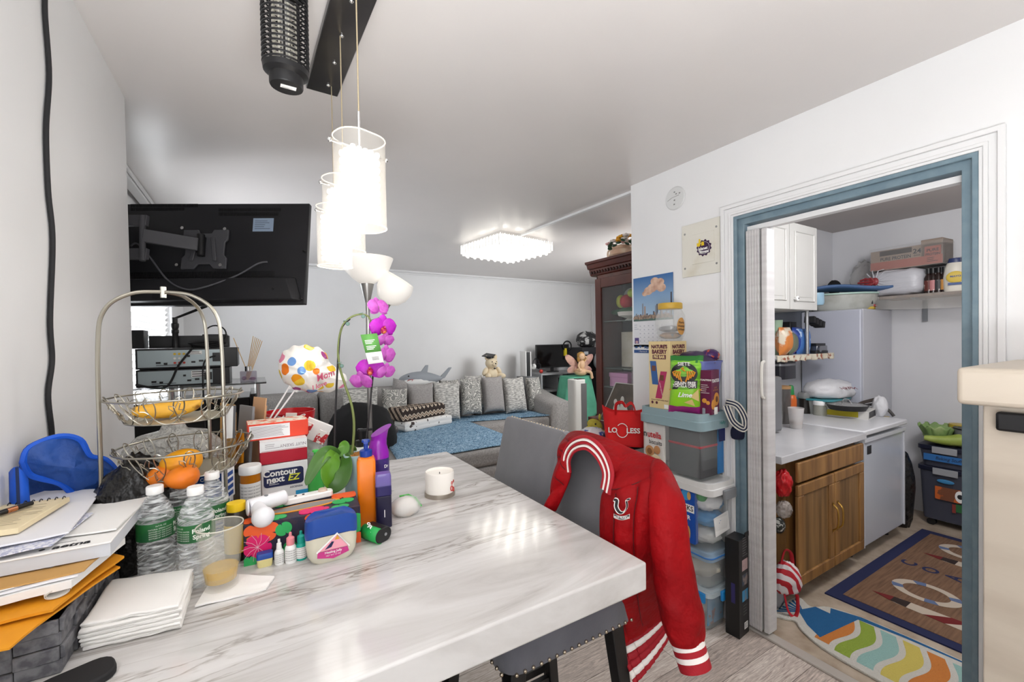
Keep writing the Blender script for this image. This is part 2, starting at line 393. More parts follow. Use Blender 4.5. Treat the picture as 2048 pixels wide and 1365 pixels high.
# ================================================================ RED JACKET OVER THE STOOL
redm = mat('red_nylon', '#9c040d', .62, spec=.2, noise=('#7c030a', 6, .35, .7), bump=(24, .45, .02))
ribr = mat('red_rib', '#a01020', .7, bump=(300, .3, .002)); ribw = mat('white_rib', '#efe9e4', .7)
J = thing('varsity_jacket', 'red quilted varsity jacket with white striped rib, draped over a stool back', 'jacket', PX(1210, 960, .83))
JL = J.location
def JP(u, v, x): return PX(u, v, .8*x)-JL
inner = [(1112, 1022, .985), (1130, 985, 1.0), (1143, 948, 1.015), (1140, 915, 1.03), (1152, 897, 1.035), (1175, 893, 1.035), (1198, 912, 1.03), (1213, 945, 1.02), (1210, 978, 1.01), (1203, 1000, 1.0), (1201, 1060, .985), (1206, 1130, .975), (1219, 1205, .985), (1232, 1262, 1.01), (1240, 1292, 1.02)]
outer = [(1100, 1014, 1.0), (1108, 975, 1.03), (1118, 930, 1.06), (1128, 888, 1.10), (1139, 869, 1.14), (1160, 864, 1.165), (1200, 873, 1.17), (1265, 900, 1.165), (1330, 928, 1.14), (1338, 962, 1.09), (1326, 1010, 1.06), (1322, 1090, 1.07), (1322, 1150, 1.1), (1324, 1205, 1.16), (1330, 1232, 1.2)]
ic = bez([JP(*p) for p in inner], 6); oc = bez([JP(*p) for p in outer], 6)
def fn(s, t):
    k = s*(len(ic)-1); i = min(int(k), len(ic)-2); f = k-i
    a = ic[i].lerp(ic[i+1], f); c = oc[i].lerp(oc[i+1], f); p = a.lerp(c, t)
    puff = math.sin(PI*min(max(t, 0), 1))
    q = abs(math.sin(s*PI*9+t*2.2))**.5 if s < .62 else (abs(math.sin(t*PI*3+.4))**.45)
    return p + Vector((-.014*puff-.024*q*puff, -.006*puff, .0))+Vector((nz(s*9, t*4), nz(s*9+7, t*4), 0))*.006*puff
ob('body', B().sheet(fn, 90, 16), redm, J, solid=.012, sub=1)
b = B()
for t in (.36, .68): b.tube([fn(lerp(.63, .985, k/30), t)+Vector((-.0075, -.001, 0)) for k in range(31)], .0012, 5)
for k in range(9): s0 = .10+.06*k; b.tube([fn(s0+.03*math.sin(q*.3), .12+.8*q/10)+Vector((-.0075, -.003, .0)) for q in range(11)], .0012, 5)
ob('seam', b, mat('seam_dark_red', '#4e0308', .6), J)
# back of the jacket hanging behind the stool
ridge = bez([JP(*p) for p in outer[4:9]], 8)
def fb(s, t):
    k = s*(len(ridge)-1); i = min(int(k), len(ridge)-2); a = ridge[i].lerp(ridge[i+1], k-i)
    z0 = a.z; z1 = .64-JL.z
    return Vector((a.x+.035*math.sin(min(t*4, 1)*PI/2)+.05*t+.012*math.sin(s*14)*t, a.y+(.5-s)*.06*t, lerp(z0, z1, t)))
ob('back_panel', B().sheet(fb, 24, 20), redm, J, solid=.012, sub=1)
# hem: alternating bands
A0, A1 = JP(1238, 1288, 1.02), JP(1326, 1230, 1.2); B0, B1 = JP(1268, 1372, 1.02), JP(1343, 1266, 1.22)
b = B()
bands = [0, .12, .30, .50, .68, .86, 1.0]
for i in range(6):
    t0, t1 = bands[i], bands[i+1]; b.m(1 if i in (1, 4) else 0)
    b.sheet(lambda s, t, t0=t0, t1=t1: A0.lerp(A1, s).lerp(B0.lerp(B1, s), lerp(t0, t1, t))+Vector((-.012*math.sin(PI*s)-.003*math.sin(s*60), -.01*math.sin(PI*s), 0)), 24, 2)
ob('hem', b, [ribr, ribw], J, solid=.01)
# collar arch: three red and two white ribs
cp = [(1139, 945, 1.01), (1138, 918, 1.02), (1150, 898, 1.028), (1175, 892, 1.03), (1199, 911, 1.025), (1214, 945, 1.015), (1210, 980, 1.0)]
cc = bez([JP(*p) for p in cp], 8); b = B(); n = len(cc)
ctr = JP(1176, 950, 1.02)
for k, (o, mi) in enumerate(((-.007, 0), (.000, 1), (.007, 0), (.014, 1), (.021, 0))):
    b.m(mi); b.tube([p+(p-ctr).normalized()*o*1.25+Vector((-.004-.0*k, 0, 0)) for p in cc], .0056 if mi == 0 else .0052, 6, flat=.7)
ob('collar', b, [ribr, ribw], J)
# sleeves
sl = [(1308, 926, 1.15), (1320, 942, 1.12), (1332, 1000, 1.07), (1340, 1090, 1.05), (1352, 1170, 1.05), (1366, 1240, 1.05), (1374, 1282, 1.05)]
rr = [.006, .026, .041, .044, .047, .047, .037]
def sleeve(name, pts, flip=0):
    c = bez(pts, 8); m = len(c)
    def f(s, t):
        k = t*(m-1); i = min(int(k), m-2); p = c[i].lerp(c[i+1], k-i); d = (c[i+1]-c[i]).normalized()
        q = t*(len(rr)-1); j = min(int(q), len(rr)-2); r = lerp(rr[j], rr[j+1], q-j)
        a = Vector((0, 1, 0)); a = (a-d*a.dot(d)).normalized(); e = d.cross(a); th = 2*PI*s
        w = 1+.10*nz(math.cos(th)*1.6, t*8, math.sin(th)*1.6)+.035*abs(math.sin(t*20+2.5*math.cos(th)))
        return p+(a*math.cos(th)*r*.93+e*math.sin(th)*r*1.15)*w
    return ob(name, B().sheet(f, 22, 40, True), redm, J, sub=1)
S = [JP(*p) for p in sl]
sleeve('sleeve', S)
sleeve('sleeve', [Vector((p.x+.16, 1.19-JL.y-.02*math.sin(i), p.z-.07)) for i, p in enumerate(S)])
c0, c1 = JP(1372, 1275, 1.05), JP(1391, 1338, 1.05); d = (c1-c0)
b = B()
for i in range(6):
    t0, t1 = bands[i], bands[i+1]; b.m(1 if i in (1, 3) else 0)
    a = Vector((0, 1, 0)); a = (a-d.normalized()*a.dot(d.normalized())).normalized(); e = d.normalized().cross(a)
    rg = []
    for t in (t0, t1):
        r = .037-.002*t; rg.append([c0+d*t+a*math.cos(2*PI*k/24)*r+e*math.sin(2*PI*k/24)*r*1.05 for k in range(24)])
    b.loft(rg, True, (i == 0, i == 5))
ob('cuff', b, [ribr, ribw], J)
# horseshoe emblem and lettering patch on the chest
pl = JP(1256, 1012, .972); eu = (JP(1276, 1012, .972)-pl).normalized(); ev = (JP(1256, 992, .972)-pl).normalized(); off = Vector((-.024, -.002, 0))
def E2(x, y, k=0): return pl+off+eu*x+ev*y+(CAM-pl-JL).normalized()*.0016*k
U = [(-.026, .021), (-.017, .018), (-.019, .004), (-.011, -.008), (0, -.012), (.011, -.008), (.019, .004), (.017, .018), (.026, .021)]
b = B(); b.m(1).tube(bez([E2(x, y) for x, y in U], 5), .0058, 6, flat=.35); b.m(0).tube(bez([E2(x, y, 1.4) for x, y in U], 5), .0036, 6, flat=.45)
b.m(1).sheet(lambda s, t: E2(lerp(-.028, .028, s), -.030+.010*t+.006*(2*s-1)**2, .3), 8, 1).m(0).sheet(lambda s, t: E2(lerp(-.0265, .0265, s), -.0287+.0074*t+.006*(2*s-1)**2, 1), 8, 1)
ob('emblem', b, [inkm, paper], J)
ro = Matrix((eu, ev, eu.cross(ev))).transposed().to_euler()
txt(J, 'TRUE RELIGION', .0076, E2(0, -.0235, 1.5), paper, ro, bold=.0003)
# ================================================================ THINGS ON THE TABLE
def S(u, v, z=TZ): return PZ(u, v, z)             # a spot on the table top
def D(u, d, z=TZ):
    p = CAM+ray(u, 700)*d; return Vector((p.x, p.y, z))
def rw(L, px):                                    # radius of an upright round thing px wide
    d = dep((L[0], L[1], 1.5)); return px*d/FPX/2*d/math.hypot(L[0], L[1])
def span(u0, v0, u1, v1, z=TZ):
    a, b_ = PZ(u0, v0, z), PZ(u1, v1, z); return (a+b_)/2, math.atan2(b_.y-a.y, b_.x-a.x), (b_-a).length
def lines(parent, x0, x1, z0, z1, n, m, y=-.0008, h=.35, seed=1, ragged=.5, rot=None, loc=None, name='print'):
    r = random.Random(seed); b = B(); st = (z1-z0)/n
    for i in range(n):
        z = z0+st*(i+.5); e = x1-(x1-x0)*ragged*r.random(); b.quad((x0, y, z-st*h/2), (e, y, z-st*h/2), (e, y, z+st*h/2), (x0, y, z+st*h/2))
    return ob(name, b, m, parent, loc, rot, flat=True)
def panel(parent, x0, x1, z0, z1, m, y=-.0006, name='print', label=None):
    return ob(name, B().quad((x0, y, z0), (x1, y, z0), (x1, y, z1), (x0, y, z1)), m, parent, flat=True, label=label)
def curved(parent, s, size, R, a, z, m, bold=0, c=(0, 0)):          # writing wrapped round an upright cylinder, a = bearing from -Y
    o = txt(parent, s, size, (c[0]+R*math.sin(a), c[1]-R*math.cos(a), z), m, (PI/2, 0, a), bold=bold); o['bend'] = R; return o
def carton(name, label, cat, loc, rz, w, d, h, m, group=None, bev=.0015, part='carton'):
    t = thing(name, label, cat, loc, rz, group); ob(part, B().box((0, d/2, h/2), (w, d, h)), m, t, bev=bev, segs=1); return t
def arcband(R, z0, z1, a0, a1, n=14):
    b = B(); b.sheet(lambda s, t: (R*math.sin(lerp(a0, a1, s)), -R*math.cos(lerp(a0, a1, s)), lerp(z0, z1, t)), n, 1); return b
# ---- woven basket of papers by the wall
wov = mat('grey_woven_strap', '#77777a', .75, noise=('#55555a', 60, .4, .6), bump=(90, .3, .003))
bk0 = thing('woven_basket', 'grey woven strap basket under a heap of papers at the table edge', 'basket', (-.345, 1.13, TZ))
b = B(); b.box((0, 0, .004), (.15, .42, .008))
for k in range(4):
    z = .012+k*.021
    for i in range(3):
        x = -.05+.05*i; o = .0022 if (i+k) % 2 else -.0015
        b.box((x, -.21-o, z), (.0495, .006, .0205)); b.box((x, .21+o, z), (.0495, .006, .0205))
    for i in range(8):
        y = -.184+.0525*i; o = .0022 if (i+k) % 2 else -.0015
        b.box((.075+o, y, z), (.006, .052, .0205)); b.box((-.075-o, y, z), (.006, .052, .0205))
ob('body', b, wov, bk0, bev=.0015)
orgm = mat('manila_orange', '#eda01c', .65, noise=('#d98a10', 9, .35, .7))
envm = mat('white_envelope', '#eeeef2', .7); tan = mat('tan_card', '#c79a5a', .75); purple_ink = mat('purple_ink', '#3a3566', .6)
def sheetpile(name, label, cat, pts, z, h, m, group=None, curl=0, seed=0, n=10):
    """flat paper thing: four table-plan corners, lying at height z"""
    c = sum((Vector((*p, 0)) for p in pts), Vector())/4; o = thing(name, label, cat, (c.x, c.y, z), 0, group) if False else None
    P = [Vector((*p, 0))-c for p in pts]; b = B(); rings = []
    def q(s, t, up):
        p = P[0].lerp(P[1], s).lerp(P[3].lerp(P[2], s), t)
        return Vector((p.x, p.y, (h if up else 0)+curl*((2*s-1)**2*.5+(2*t-1)**2*.5)+.002*nz(s*3+seed, t*3)))
    b.sheet(lambda s, t: q(s, t, 1), n, n); b.sheet(lambda s, t: q(1-s, t, 0), n, n)
    for f in (lambda s, u: q(s, 0, u), lambda s, u: q(1-s, 1, u), lambda s, u: q(1, s, u), lambda s, u: q(0, 1-s, u)):
        b.sheet(lambda s, t, f=f: f(s, t > .5), n, 1)
    bmesh.ops.remove_doubles(b.bm, verts=b.bm.verts, dist=.0002)
    o = ob(name, b, m, None, (c.x, c.y, z)); return tag(o, label, cat, group)
sheetpile('manila_envelope', 'orange manila envelope hanging over the front of the woven basket', 'envelope', [(-.43, .845), (-.30, .855), (-.228, 1.06), (-.43, 1.30)], 1.096, .003, orgm, 'papers heaped in the basket', -.008, 3)
sheetpile('manila_envelope', 'open orange manila envelope with a rolled magazine inside, above the lowest one', 'envelope', [(-.43, .90), (-.275, .915), (-.225, 1.075), (-.43, 1.30)], 1.104, .004, orgm, 'papers heaped in the basket', -.004, 5)
mg = thing('rolled_magazine', 'rolled glossy magazine poking out of the orange envelope', 'magazine', (-.278, .945, 1.114), 0)
def spiral(s, t): a = s*4.4*PI; r = .010-.0012*s*2; return (r*math.cos(a)*1.5, t*.2, r*math.sin(a)*.75)
ob('pages', B().sheet(spiral, 50, 4), mat('magazine_page', '#d8d4cc', .35), mg, rot=(0, 0, .35), solid=.0009)
zz = 1.118; rp = random.Random(4)
for i, (lab, m, h) in enumerate((('thick sheaf of grey-edged printed papers lying on the orange envelope', paper, .012), ('folded letter on the paper sheaf, under the tan folder', envm, .003), ('thin tan folder beneath the white insurance booklet', tan, .0025))):
    j = .006*i; sheetpile(('paper_sheaf', 'folded_letter', 'card_folder')[i], lab, ('papers', 'letter', 'folder')[i], [(-.43, .93+j), (-.262+j, .945+j), (-.228, 1.10), (-.43, 1.30)], zz, h, m, 'papers heaped in the basket', 0, i); zz += h+.0012
bkl = thing('insurance_booklet', 'thick white insurance booklet with small logo lying across the heap', 'booklet', (-.228, .993, zz+.001), -.03)
ob('pages', B().box((-.1, .16, .011), (.205, .32, .022)), mat('page_edge', '#cfd2d8', .7), bkl); cv = ob('cover', B().box((-.1, .16, .0235), (.208, .325, .003)), paper, bkl, bev=.001)
txt(bkl, 'aetna', .022, (-.05, .016, .0254), inkm, (0, 0, 0), bold=.0008)
ob('print', B().lathe([(.004, 0), (0, .0003)], 10, (-.087, .016, .0251)).box((-.075, .035, .0251), (.05, .001, .0003)), inkm, bkl)
zb = zz+.027
sheetpile('loose_page', 'thin white page sliding out over the front edge of the tan folder', 'paper', [(-.43, .915), (-.285, .965), (-.25, 1.16), (-.43, 1.28)], zz-.0036, .0012, paper, 'papers heaped in the basket', 0, 31)
fo = sheetpile('white_folder', 'white folder with purple stamped edge sticking out behind the booklet', 'folder', [(-.40, 1.07), (-.226, 1.035), (-.207, 1.27), (-.40, 1.36)], zb, .003, paper, 'papers heaped in the basket', .003, 8)
sheetpile('letter_envelope', 'torn white envelope under the big envelope, showing blue security print', 'envelope', [(-.43, .985), (-.30, 1.0), (-.285, 1.15), (-.43, 1.25)], zb+.0065, .002, mat('security_print', '#b9bdd6', .7, noise=('#e9eaf2', 200, .45, .55)), 'papers heaped in the basket', 0, 9)
sheetpile('letter_envelope', 'large white envelope under the spiral notepad', 'envelope', [(-.43, 1.012), (-.287, 1.03), (-.305, 1.30), (-.43, 1.37)], zb+.0115, .003, envm, 'papers heaped in the basket', .002, 10)
npd = thing('spiral_notepad', 'cream spiral notepad with handwritten lines on top of the envelopes', 'notepad', (-.40, 1.15, zb+.018), -.12)
ob('pages', B().box((0, 0, .005), (.105, .165, .010)), mat('cream_page', '#ecdcb6', .8), npd, bev=.001)
b = B()
for k in range(9): b.tube([(-.046+.0115*k, .076+.006*math.cos(a), .006+.008*math.sin(a)) for a in np.linspace(-.6, PI+.6, 9)], .0009, 5)
ob('spiral_wire', b, black, npd)
lines(npd, -.044, .046, -.06, .055, 12, mat('pencil_ink', '#8f7f66', .7), h=.14, seed=3, ragged=.35, rot=(-PI/2, 0, 0), loc=(0, 0, .0098), name='handwriting')
pn = thing('ballpoint_pen', 'black pen with copper coloured grip ring lying on the spiral notepad', 'pen', (-.425, 1.13, zb+.035), -.62)
ob('barrel', B().cyl((0, -.07, 0), (0, .035, .0), .0048), black, pn); ob('ring', B().cyl((0, .035, 0), (0, .05, 0), .005), mat('copper', '#c98a66', .25, 1), pn); ob('clip_end', B().cyl((0, .05, 0), (0, .075, 0), .0047, .0042), black, pn)
# ---- blue fabric cooler, open lid
blu = mat('blue_nylon', '#2350a0', .55, noise=('#1d3f7c', 9, .35, .7), bump=(45, .5, .01)); blu2 = mat('blue_piping', '#1558cc', .55)
cb = thing('cooler_bag', 'bright blue nylon lunch bag with its rounded lid flopped open against the wall', 'bag', D(118, .96))
R0 = facing(cb.location); cb.rotation_euler = (0, 0, R0)
def CL(u, v, d): return Euler((0, 0, -R0)).to_matrix() @ (CAM+ray(u, v)*d - cb.location)
lid = [(46, 925), (60, 895), (118, 873), (160, 880), (180, 912), (212, 920), (233, 945), (226, 965), (190, 990), (155, 995), (120, 968), (62, 952)]
lo = bez([CL(u, v, .885+.13*((u-46)/190)) for u, v in lid]+[CL(46, 925, .885)], 5); lc = sum(lo, Vector())/len(lo)
def lf(s, t):
    k = s*(len(lo)-1); i = min(int(k), len(lo)-2); p = lo[i].lerp(lo[i+1], k-i)
    return p.lerp(lc+Vector((0, -.028, .004)), t**.9)+Vector((0, .016*nz(p.x*16+t*2, p.z*16)*(1-t), 0))
ob('lid', B().sheet(lf, 60, 10), blu, cb, sub=1); ob('piping', B().tube(lo, .0062, 6, True), blu2, cb)
sd = [CL(20, 945, .875), CL(46, 910, .915), CL(118, 880, 1.0), CL(165, 893, 1.04), CL(215, 930, 1.06), CL(205, 985, 1.04)]
bt = [(Vector((p.x, p.y*.5+.02, 0))) for p in sd]
def wf(s, t):
    k = s*(len(sd)-1); i = min(int(k), len(sd)-2); a = sd[i].lerp(sd[i+1], k-i); c = bt[i].lerp(bt[i+1], k-i); q = c.lerp(a, t)
    return q+Vector((.008*nz(s*5, t*4), .012*nz(t*5, s*6), 0))
ob('body', B().sheet(wf, 30, 10), blu, cb, sub=1, solid=.004)
st = [CL(18, 1010, .845), CL(20, 945, .85), CL(42, 920, .87), CL(58, 925, .87), CL(55, 960, .86), CL(64, 1005, .85)]
b = B(); b.loft([[st[1], st[2], st[3], st[4]], [Vector((p.x, p.y, 0.0)) for p in (st[0], st[0].lerp(st[5], .4), st[5], st[5]+Vector((0, -.01, 0)))]], False)
def ff(s, t): a = st[1].lerp(st[4], s)+Vector((0, -.012*math.sin(PI*s), .02*math.sin(PI*s))); c = Vector((lerp(st[0].x, st[5].x, s), st[0].y-.015*math.sin(PI*s), 0)); return c.lerp(a, t)
ob('side_flap', B().sheet(ff, 12, 10), blu2, cb, solid=.004)
ob('zip', B().tube([ff(.45, t)+Vector((0, -.004, 0)) for t in np.linspace(0, 1, 12)], .0025, 5), mat('navy', '#152a55', .5), cb)
# ---- black plastic bag
blk = mat('black_polythene', '#101011', .28, noise=('#1c1b1a', 14, .4, .6), bump=(30, .9, .02))
N_, L_, b_ = nodes(blk)
def crumple(name, label, cat, loc, r, m, seed=0, amp=.3, fr=2.2, squash=.75, n=40, group=None, rz=0):
    def f(p):
        k = 1+amp*(noise.ridged_multi_fractal(p*fr+Vector((seed*3.1, 0, seed)), .9, 2.1, 4, .8, 1.5)*.35-.3)
        q = p*k; q.z = max(q.z, -squash); return q
    b = B(); b.ell((0, 0, r[2]*squash), r, n, n//2+4, f=f); o = ob(name, b, m, None, loc, (0, 0, rz), ang=3); return tag(o, label, cat, group)
crumple('plastic_bag', 'crumpled black plastic bag with gold streaks beside the blue lunch bag', 'bag', D(258, .96), (.085, .06, .165), blk, 2, .45, 2.0, .6)
# ---- two-tier wire fruit stand
wire = mat('satin_wire', '#aaa69a', .3, 1)
bs = thing('fruit_stand', 'two-tier silver wire fruit stand with tall arched handle', 'fruit stand', (-.188, 1.301, TZ)); RB = facing(bs.location)+.1; bs.rotation_euler = (0, 0, RB)
rz_ = .128; zt, zl = 1.383-TZ, 1.262-TZ
def P3(a, r, z): return Vector((r*math.cos(a), r*math.sin(a), z))
top = P3(0, .0, 1.632-TZ)
for a in (PI+.05, -.42, .62):
    pts = [P3(a, rz_*.91, 0.0), P3(a, rz_*.91, zl-.02), P3(a, rz_*.9, 1.50-TZ), P3(a, rz_*.8, 1.585-TZ), P3(a, rz_*.45, 1.624-TZ), top]
    ob('leg', B().tube(bez(pts, 8), .0042, 8), wire, bs)
ob('bolt', B().cyl(top-Vector((0, 0, .014)), top+Vector((0, 0, .012)), .006, n=6), steel, bs)
def tier(z, rt, rb, h, ox, nm):
    b = B(); C1 = [P3(2*PI*k/48, rt, z) for k in range(48)]; b.tube(C1, .0022, 6, True); b.tube([P3(2*PI*k/40, rb, z-h) for k in range(40)], .0018, 6, True)
    pts = []
    for k in range(420):
        a = 2*PI*k/420; w = 15*a; aa = a-.17*math.sin(w); t = .5+.5*math.cos(w); pts.append(P3(aa, lerp(rb, rt, t), z-h+h*(t*1.12)))
    b.tube(pts, .0014, 4, True)
    for k in range(11):
        a = 2*PI*k/11; q = [P3(a+.11*math.cos(th)*(.8+.5*math.cos(5*th)), lerp(rb, rt, .5+.38*math.sin(th)), z-h/2+h*.42*math.sin(th)*(.8+.3*math.cos(5*th))) for th in np.linspace(0, 2*PI, 24)[:-1]]; b.tube(q, .001, 4, True)
    return ob(nm, b, wire, bs, (ox, 0, 0))
tier(zt, .134, .098, .055, .022, 'upper_basket'); tier(zl, .138, .10, .062, .038, 'lower_basket')
for k, zz2, r_ in ((.022, zt-.056, .098), (.038, zl-.063, .10)): ob('base_plate', B().lathe([(0, 0), (r_, 0), (r_, .002), (0, .002)], 30, (k, 0, zz2)), mat('tarnished_plate', '#b5ad98', .45, .6), bs)
# fruit
bn = mat('ripe_banana', '#dca534', .5, noise=('#8a5a1c', 30, .62, .72, 6))
b = B(); bp = bez([(-.065, 0, .012), (-.035, .012, .006), (0, .016, .005), (.035, .010, .010), (.06, -.002, .022)], 6)
b.tube(bp, lambda t: .004+.0155*math.sin(PI*min(max(t*1.0, .03), .97))**.45, 9)
o = ob('banana', b, [bn], None, Vector(bs.location)+Vector((0.01, -.02, zt-.056+.018)), (0, 0, .25)); tag(o, 'spotty yellow banana lying in the upper wire basket', 'banana')
mg1 = mat('mango_yellow', '#eda71f', .42, noise=('#dd8a18', 8, .4, .7)); mg2 = mat('mango_orange', '#e8801a', .42, noise=('#d96c14', 8, .4, .7))
for i, (u, v, m, r, lab) in enumerate(((364, 925, mg1, (.042, .030, .030), 'yellow mango on top of the two orange ones in the lower basket'), (330, 952, mg2, (.036, .03, .027), 'orange mango at the wall end of the lower basket'), (366, 955, mg2, (.034, .03, .026), 'orange mango under the yellow one, beside the blue needle box'))):
    p = CAM+ray(u, v)*(1.0-.02*i)
    def mf(q): return Vector((q.x, q.y+.12*q.x*q.x, q.z*(1+.12*q.x)))
    t = thing('mango', lab, 'mango', p, .3+.2*i, 'mangoes in the lower basket'); ob('flesh', B().ell((0, 0, 0), r, 18, 12, f=mf), m, t); ob('stem_end', B().cyl((r[0]*.93, .003, 0), (r[0]*1.04, .004, 0), .003), inkm, t)
# ---- cut-glass cake dome
cg = mat('cut_glass', '#dcdcd6', .14, alpha=.62, spec=.9, bump=(34, .9, .02, 'v'))
cd = thing('cake_dome', 'cut glass cake stand with domed lid behind the fruit stand', 'cake stand', D(343, 1.27)); zc = lambda v: hz(cd.location, v)-TZ
r_ = rw(cd.location, 205)
ob('dome', B().lathe([(r_*1.0, zc(938)), (r_*1.0, zc(900)), (r_*.98, zc(890)), (r_*.72, zc(868)), (r_*.30, zc(860)), (r_*.26, zc(856)), (r_*.22, zc(848)), (0.001, zc(846))], 40, caps=(False, True)), cg, cd)
ob('plate', B().lathe([(0, zc(947)), (r_*1.08, zc(943)), (r_*1.1, zc(938)), (r_*1.08, zc(936)), (0, zc(940))], 36), cg, cd); ob('pedestal', B().lathe([(r_*.6, 0), (r_*.58, .01), (r_*.2, .03), (r_*.16, zc(960)), (r_*.4, zc(947))], 30), cg, cd)
# ---- four small water bottles
pet = mat('bottle_plastic', '#f4f8f8', .05, alpha=.19, spec=1, bump=((40, 40, 90), .35, .01)); N, Lk, bb = nodes(pet); tc = N.new('ShaderNodeTexCoord'); mp = N.new('ShaderNodeMapping'); mp.inputs['Scale'].default_value = (26, 26, 150); nn = N.new('ShaderNodeTexNoise'); nn.inputs['Scale'].default_value = 1; nn.inputs['Distortion'].default_value = 1; cr = N.new('ShaderNodeValToRGB'); cr.color_ramp.elements[0].position = .42; cr.color_ramp.elements[0].color = (.08, .08, .08, 1); cr.color_ramp.elements[1].position = .66; cr.color_ramp.elements[1].color = (.62, .62, .62, 1)
Lk.new(tc.outputs['Object'], mp.inputs[0]); Lk.new(mp.outputs[0], nn.inputs[0]); Lk.new(nn.outputs[0], cr.inputs[0]); Lk.new(cr.outputs[0], bb.inputs['Alpha'])  # streaks of higher opacity stand in for light refracted by the ribs
wat = mat('water', '#f2f8f8', .0, trans=1, ior=1.2); lblm = mat('green_label', '#1f5a34', .45, noise=('#2e7a3c', 14, .4, .65)); lblw = mat('label_white', '#e8efe4', .5)
def bottle0(label, loc):
    t = thing('water_bottle', label, 'bottle', loc, facing(loc), 'water bottles'); r = .0325
    p = [(.012, .002), (.028, 0), (r, .008)]
    for k in range(9): z = .016+.0085*k; p += [(r, z), (r-.0022, z+.004)]
    p += [(r, .095), (r-.001, .098), (r-.001, .134), (r, .137), (r-.001, .146), (.024, .168), (.0142, .184), (.0132, .19)]
    ob('body', B().lathe(p, 24), pet, t)
    ob('cap', B().lathe([(.0145, .189), (.0150, .190), (.0150, .204), (.0138, .2055), (0, .206)], 24), white, t)
    lb = ob('wrap_label', arcband(r+.0006, .098, .134, -PI, PI, 32), lblm, t)
    a = [(-.75, 'A'), ]
    return t
bsp = [('water bottle with green label nearest the folded napkins and papers', S(315, 1163)), ('water bottle with brand name showing through the drinking glass', S(396, 1166)), ('small water bottle standing behind the other bottles, against the black bag', D(347, 1.0)), ('water bottle at the back touching the blue needle box', D(417, 1.0))]
w0 = bottle0(*bsp[0])
curved(w0, 'Poland', .012, .0334, 1.5, .121, lblw, .0004); curved(w0, 'Spring', .012, .0334, 1.5, .109, lblw, .0004); curved(w0, '16.9 FL OZ', .004, .0334, .25, .128, lblw); curved(w0, 'NATURAL SPRING WATER', .0036, .0334, .25, .122, lblw)
for i in range(4): curved(w0, 'BOTTLED AT THE SOURCE', .0034, .0334, .25, .117-.0045*i, lblw)
for i, (l, p) in enumerate(bsp[1:]): dup(w0, p, facing(p)-(1.25, .4, 1.1)[i], l)
# ---- drinking glass on a folded napkin
nap = mat('paper_napkin', '#f4f2ee', .9, bump=(120, .25, .002))
gl = thing('drinking_glass', 'tapered drinking glass a third full of pale yellow drink, on a folded napkin', 'glass', S(443, 1172, TZ+.006)); rt, rb_ = rw(gl.location, 100)*1.0, rw(gl.location, 70); hg = hz(gl.location, 1050)-gl.location.z
ob('tumbler', B().lathe([(0, 0), (rb_, 0), (rb_+.001, .004), (rt, hg), (rt-.0022, hg), (rb_-.002, .014), (0, .012)], 40), mat('tumbler_glass', '#f4f2e6', .03, alpha=.12, spec=1), gl)
ob('rim', B().tube([((rt-.001)*math.cos(a), (rt-.001)*math.sin(a), hg) for a in np.linspace(0, 2*PI, 41)[:-1]], .0014, 5, True), mat('glass_rim', '#e4e0d2', .1, alpha=.7), gl); hl = .040; ob('drink', B().lathe([(0, .0135), (rb_-.0023, .0145), (lerp(rb_, rt, hl/hg)-.0026, hl), (0, hl)], 36), mat('yellow_drink', '#e6b828', .04, alpha=.48), gl)
o = sheetpile('napkin', 'single folded white napkin under the drinking glass', 'napkin', [(-.112, 1.008), (.006, 1.002), (.022, 1.045), (-.088, 1.13)], TZ+.0006, .004, nap, None, .001, 21, 14)
def foldring(Q, h, n, amp, sd=0, ks=((.95, 0), (1, .12), (1.01, .42), (.985, .5), (1.01, .58), (1, .88), (.95, 1))):
    R = []
    for k, t in ks:
        ring = []
        for u_, v_ in [(i/n, 0) for i in range(n)]+[(1, i/n) for i in range(n)]+[(1-i/n, 1) for i in range(n)]+[(0, 1-i/n) for i in range(n)]:
            p = Q[0].lerp(Q[1], u_).lerp(Q[3].lerp(Q[2], u_), v_); w = 1+.03*nz(u_*5+sd*3.7, v_*5, t*2)
            ring.append(Vector((p.x*k*w, p.y*k*w, t*h+amp*nz(u_*4+sd*1.9, v_*4))))
        R.append(ring)
    return B().loft(R)
for k in range(6):
    z = TZ+.001+k*.0076; j = [.006*nz(k*3.3+.5, i*1.7) for i in range(8)]
    P_ = [(-.259+j[0], .962+j[1]), (-.127+j[2], .945+j[3]), (-.122+j[4], 1.085+j[5]), (-.252+j[6], 1.12+j[7])]; c = sum((Vector((*p, 0)) for p in P_), Vector())/4
    o = ob('napkin', foldring([Vector((*p, 0))-c for p in P_], .0074, 12, .0018 if k < 5 else .0045, k), nap, None, (c.x, c.y, z), ang=1.4)
    tag(o, ('folded white napkin at the bottom of the stack by the basket', 'folded napkin second from the bottom of the stack', 'folded napkin third from the bottom of the stack', 'folded napkin third from the top of the stack', 'folded napkin second from the top of the stack', 'folded white napkin on top of the stack, its quilting showing')[k], 'napkin', 'folded napkins in the stack')
# ---- yellow-capped bottle behind the glass
yb = thing('supplement_bottle', 'dark bottle with yellow cap seen through the rim of the drinking glass', 'bottle', D(464, 1.0)); r_ = rw(yb.location, 50)
ob('body', B().lathe([(0, 0), (r_, 0), (r_*1.02, .004), (r_, .10), (r_*.75, .112), (r_*.7, .118)], 24), mat('dark_amber', '#2b2418', .3), yb); ob('cap', B().lathe([(r_*.78, .114), (r_*.8, .116), (r_*.78, .132), (0, .133)], 24), mat('yellow_cap', '#efc71f', .4), yb); ob('wrap_label', arcband(r_+.0012, .02, .085, -1.3, 1.3), mat('yellow_label', '#c9a41d', .5), yb)
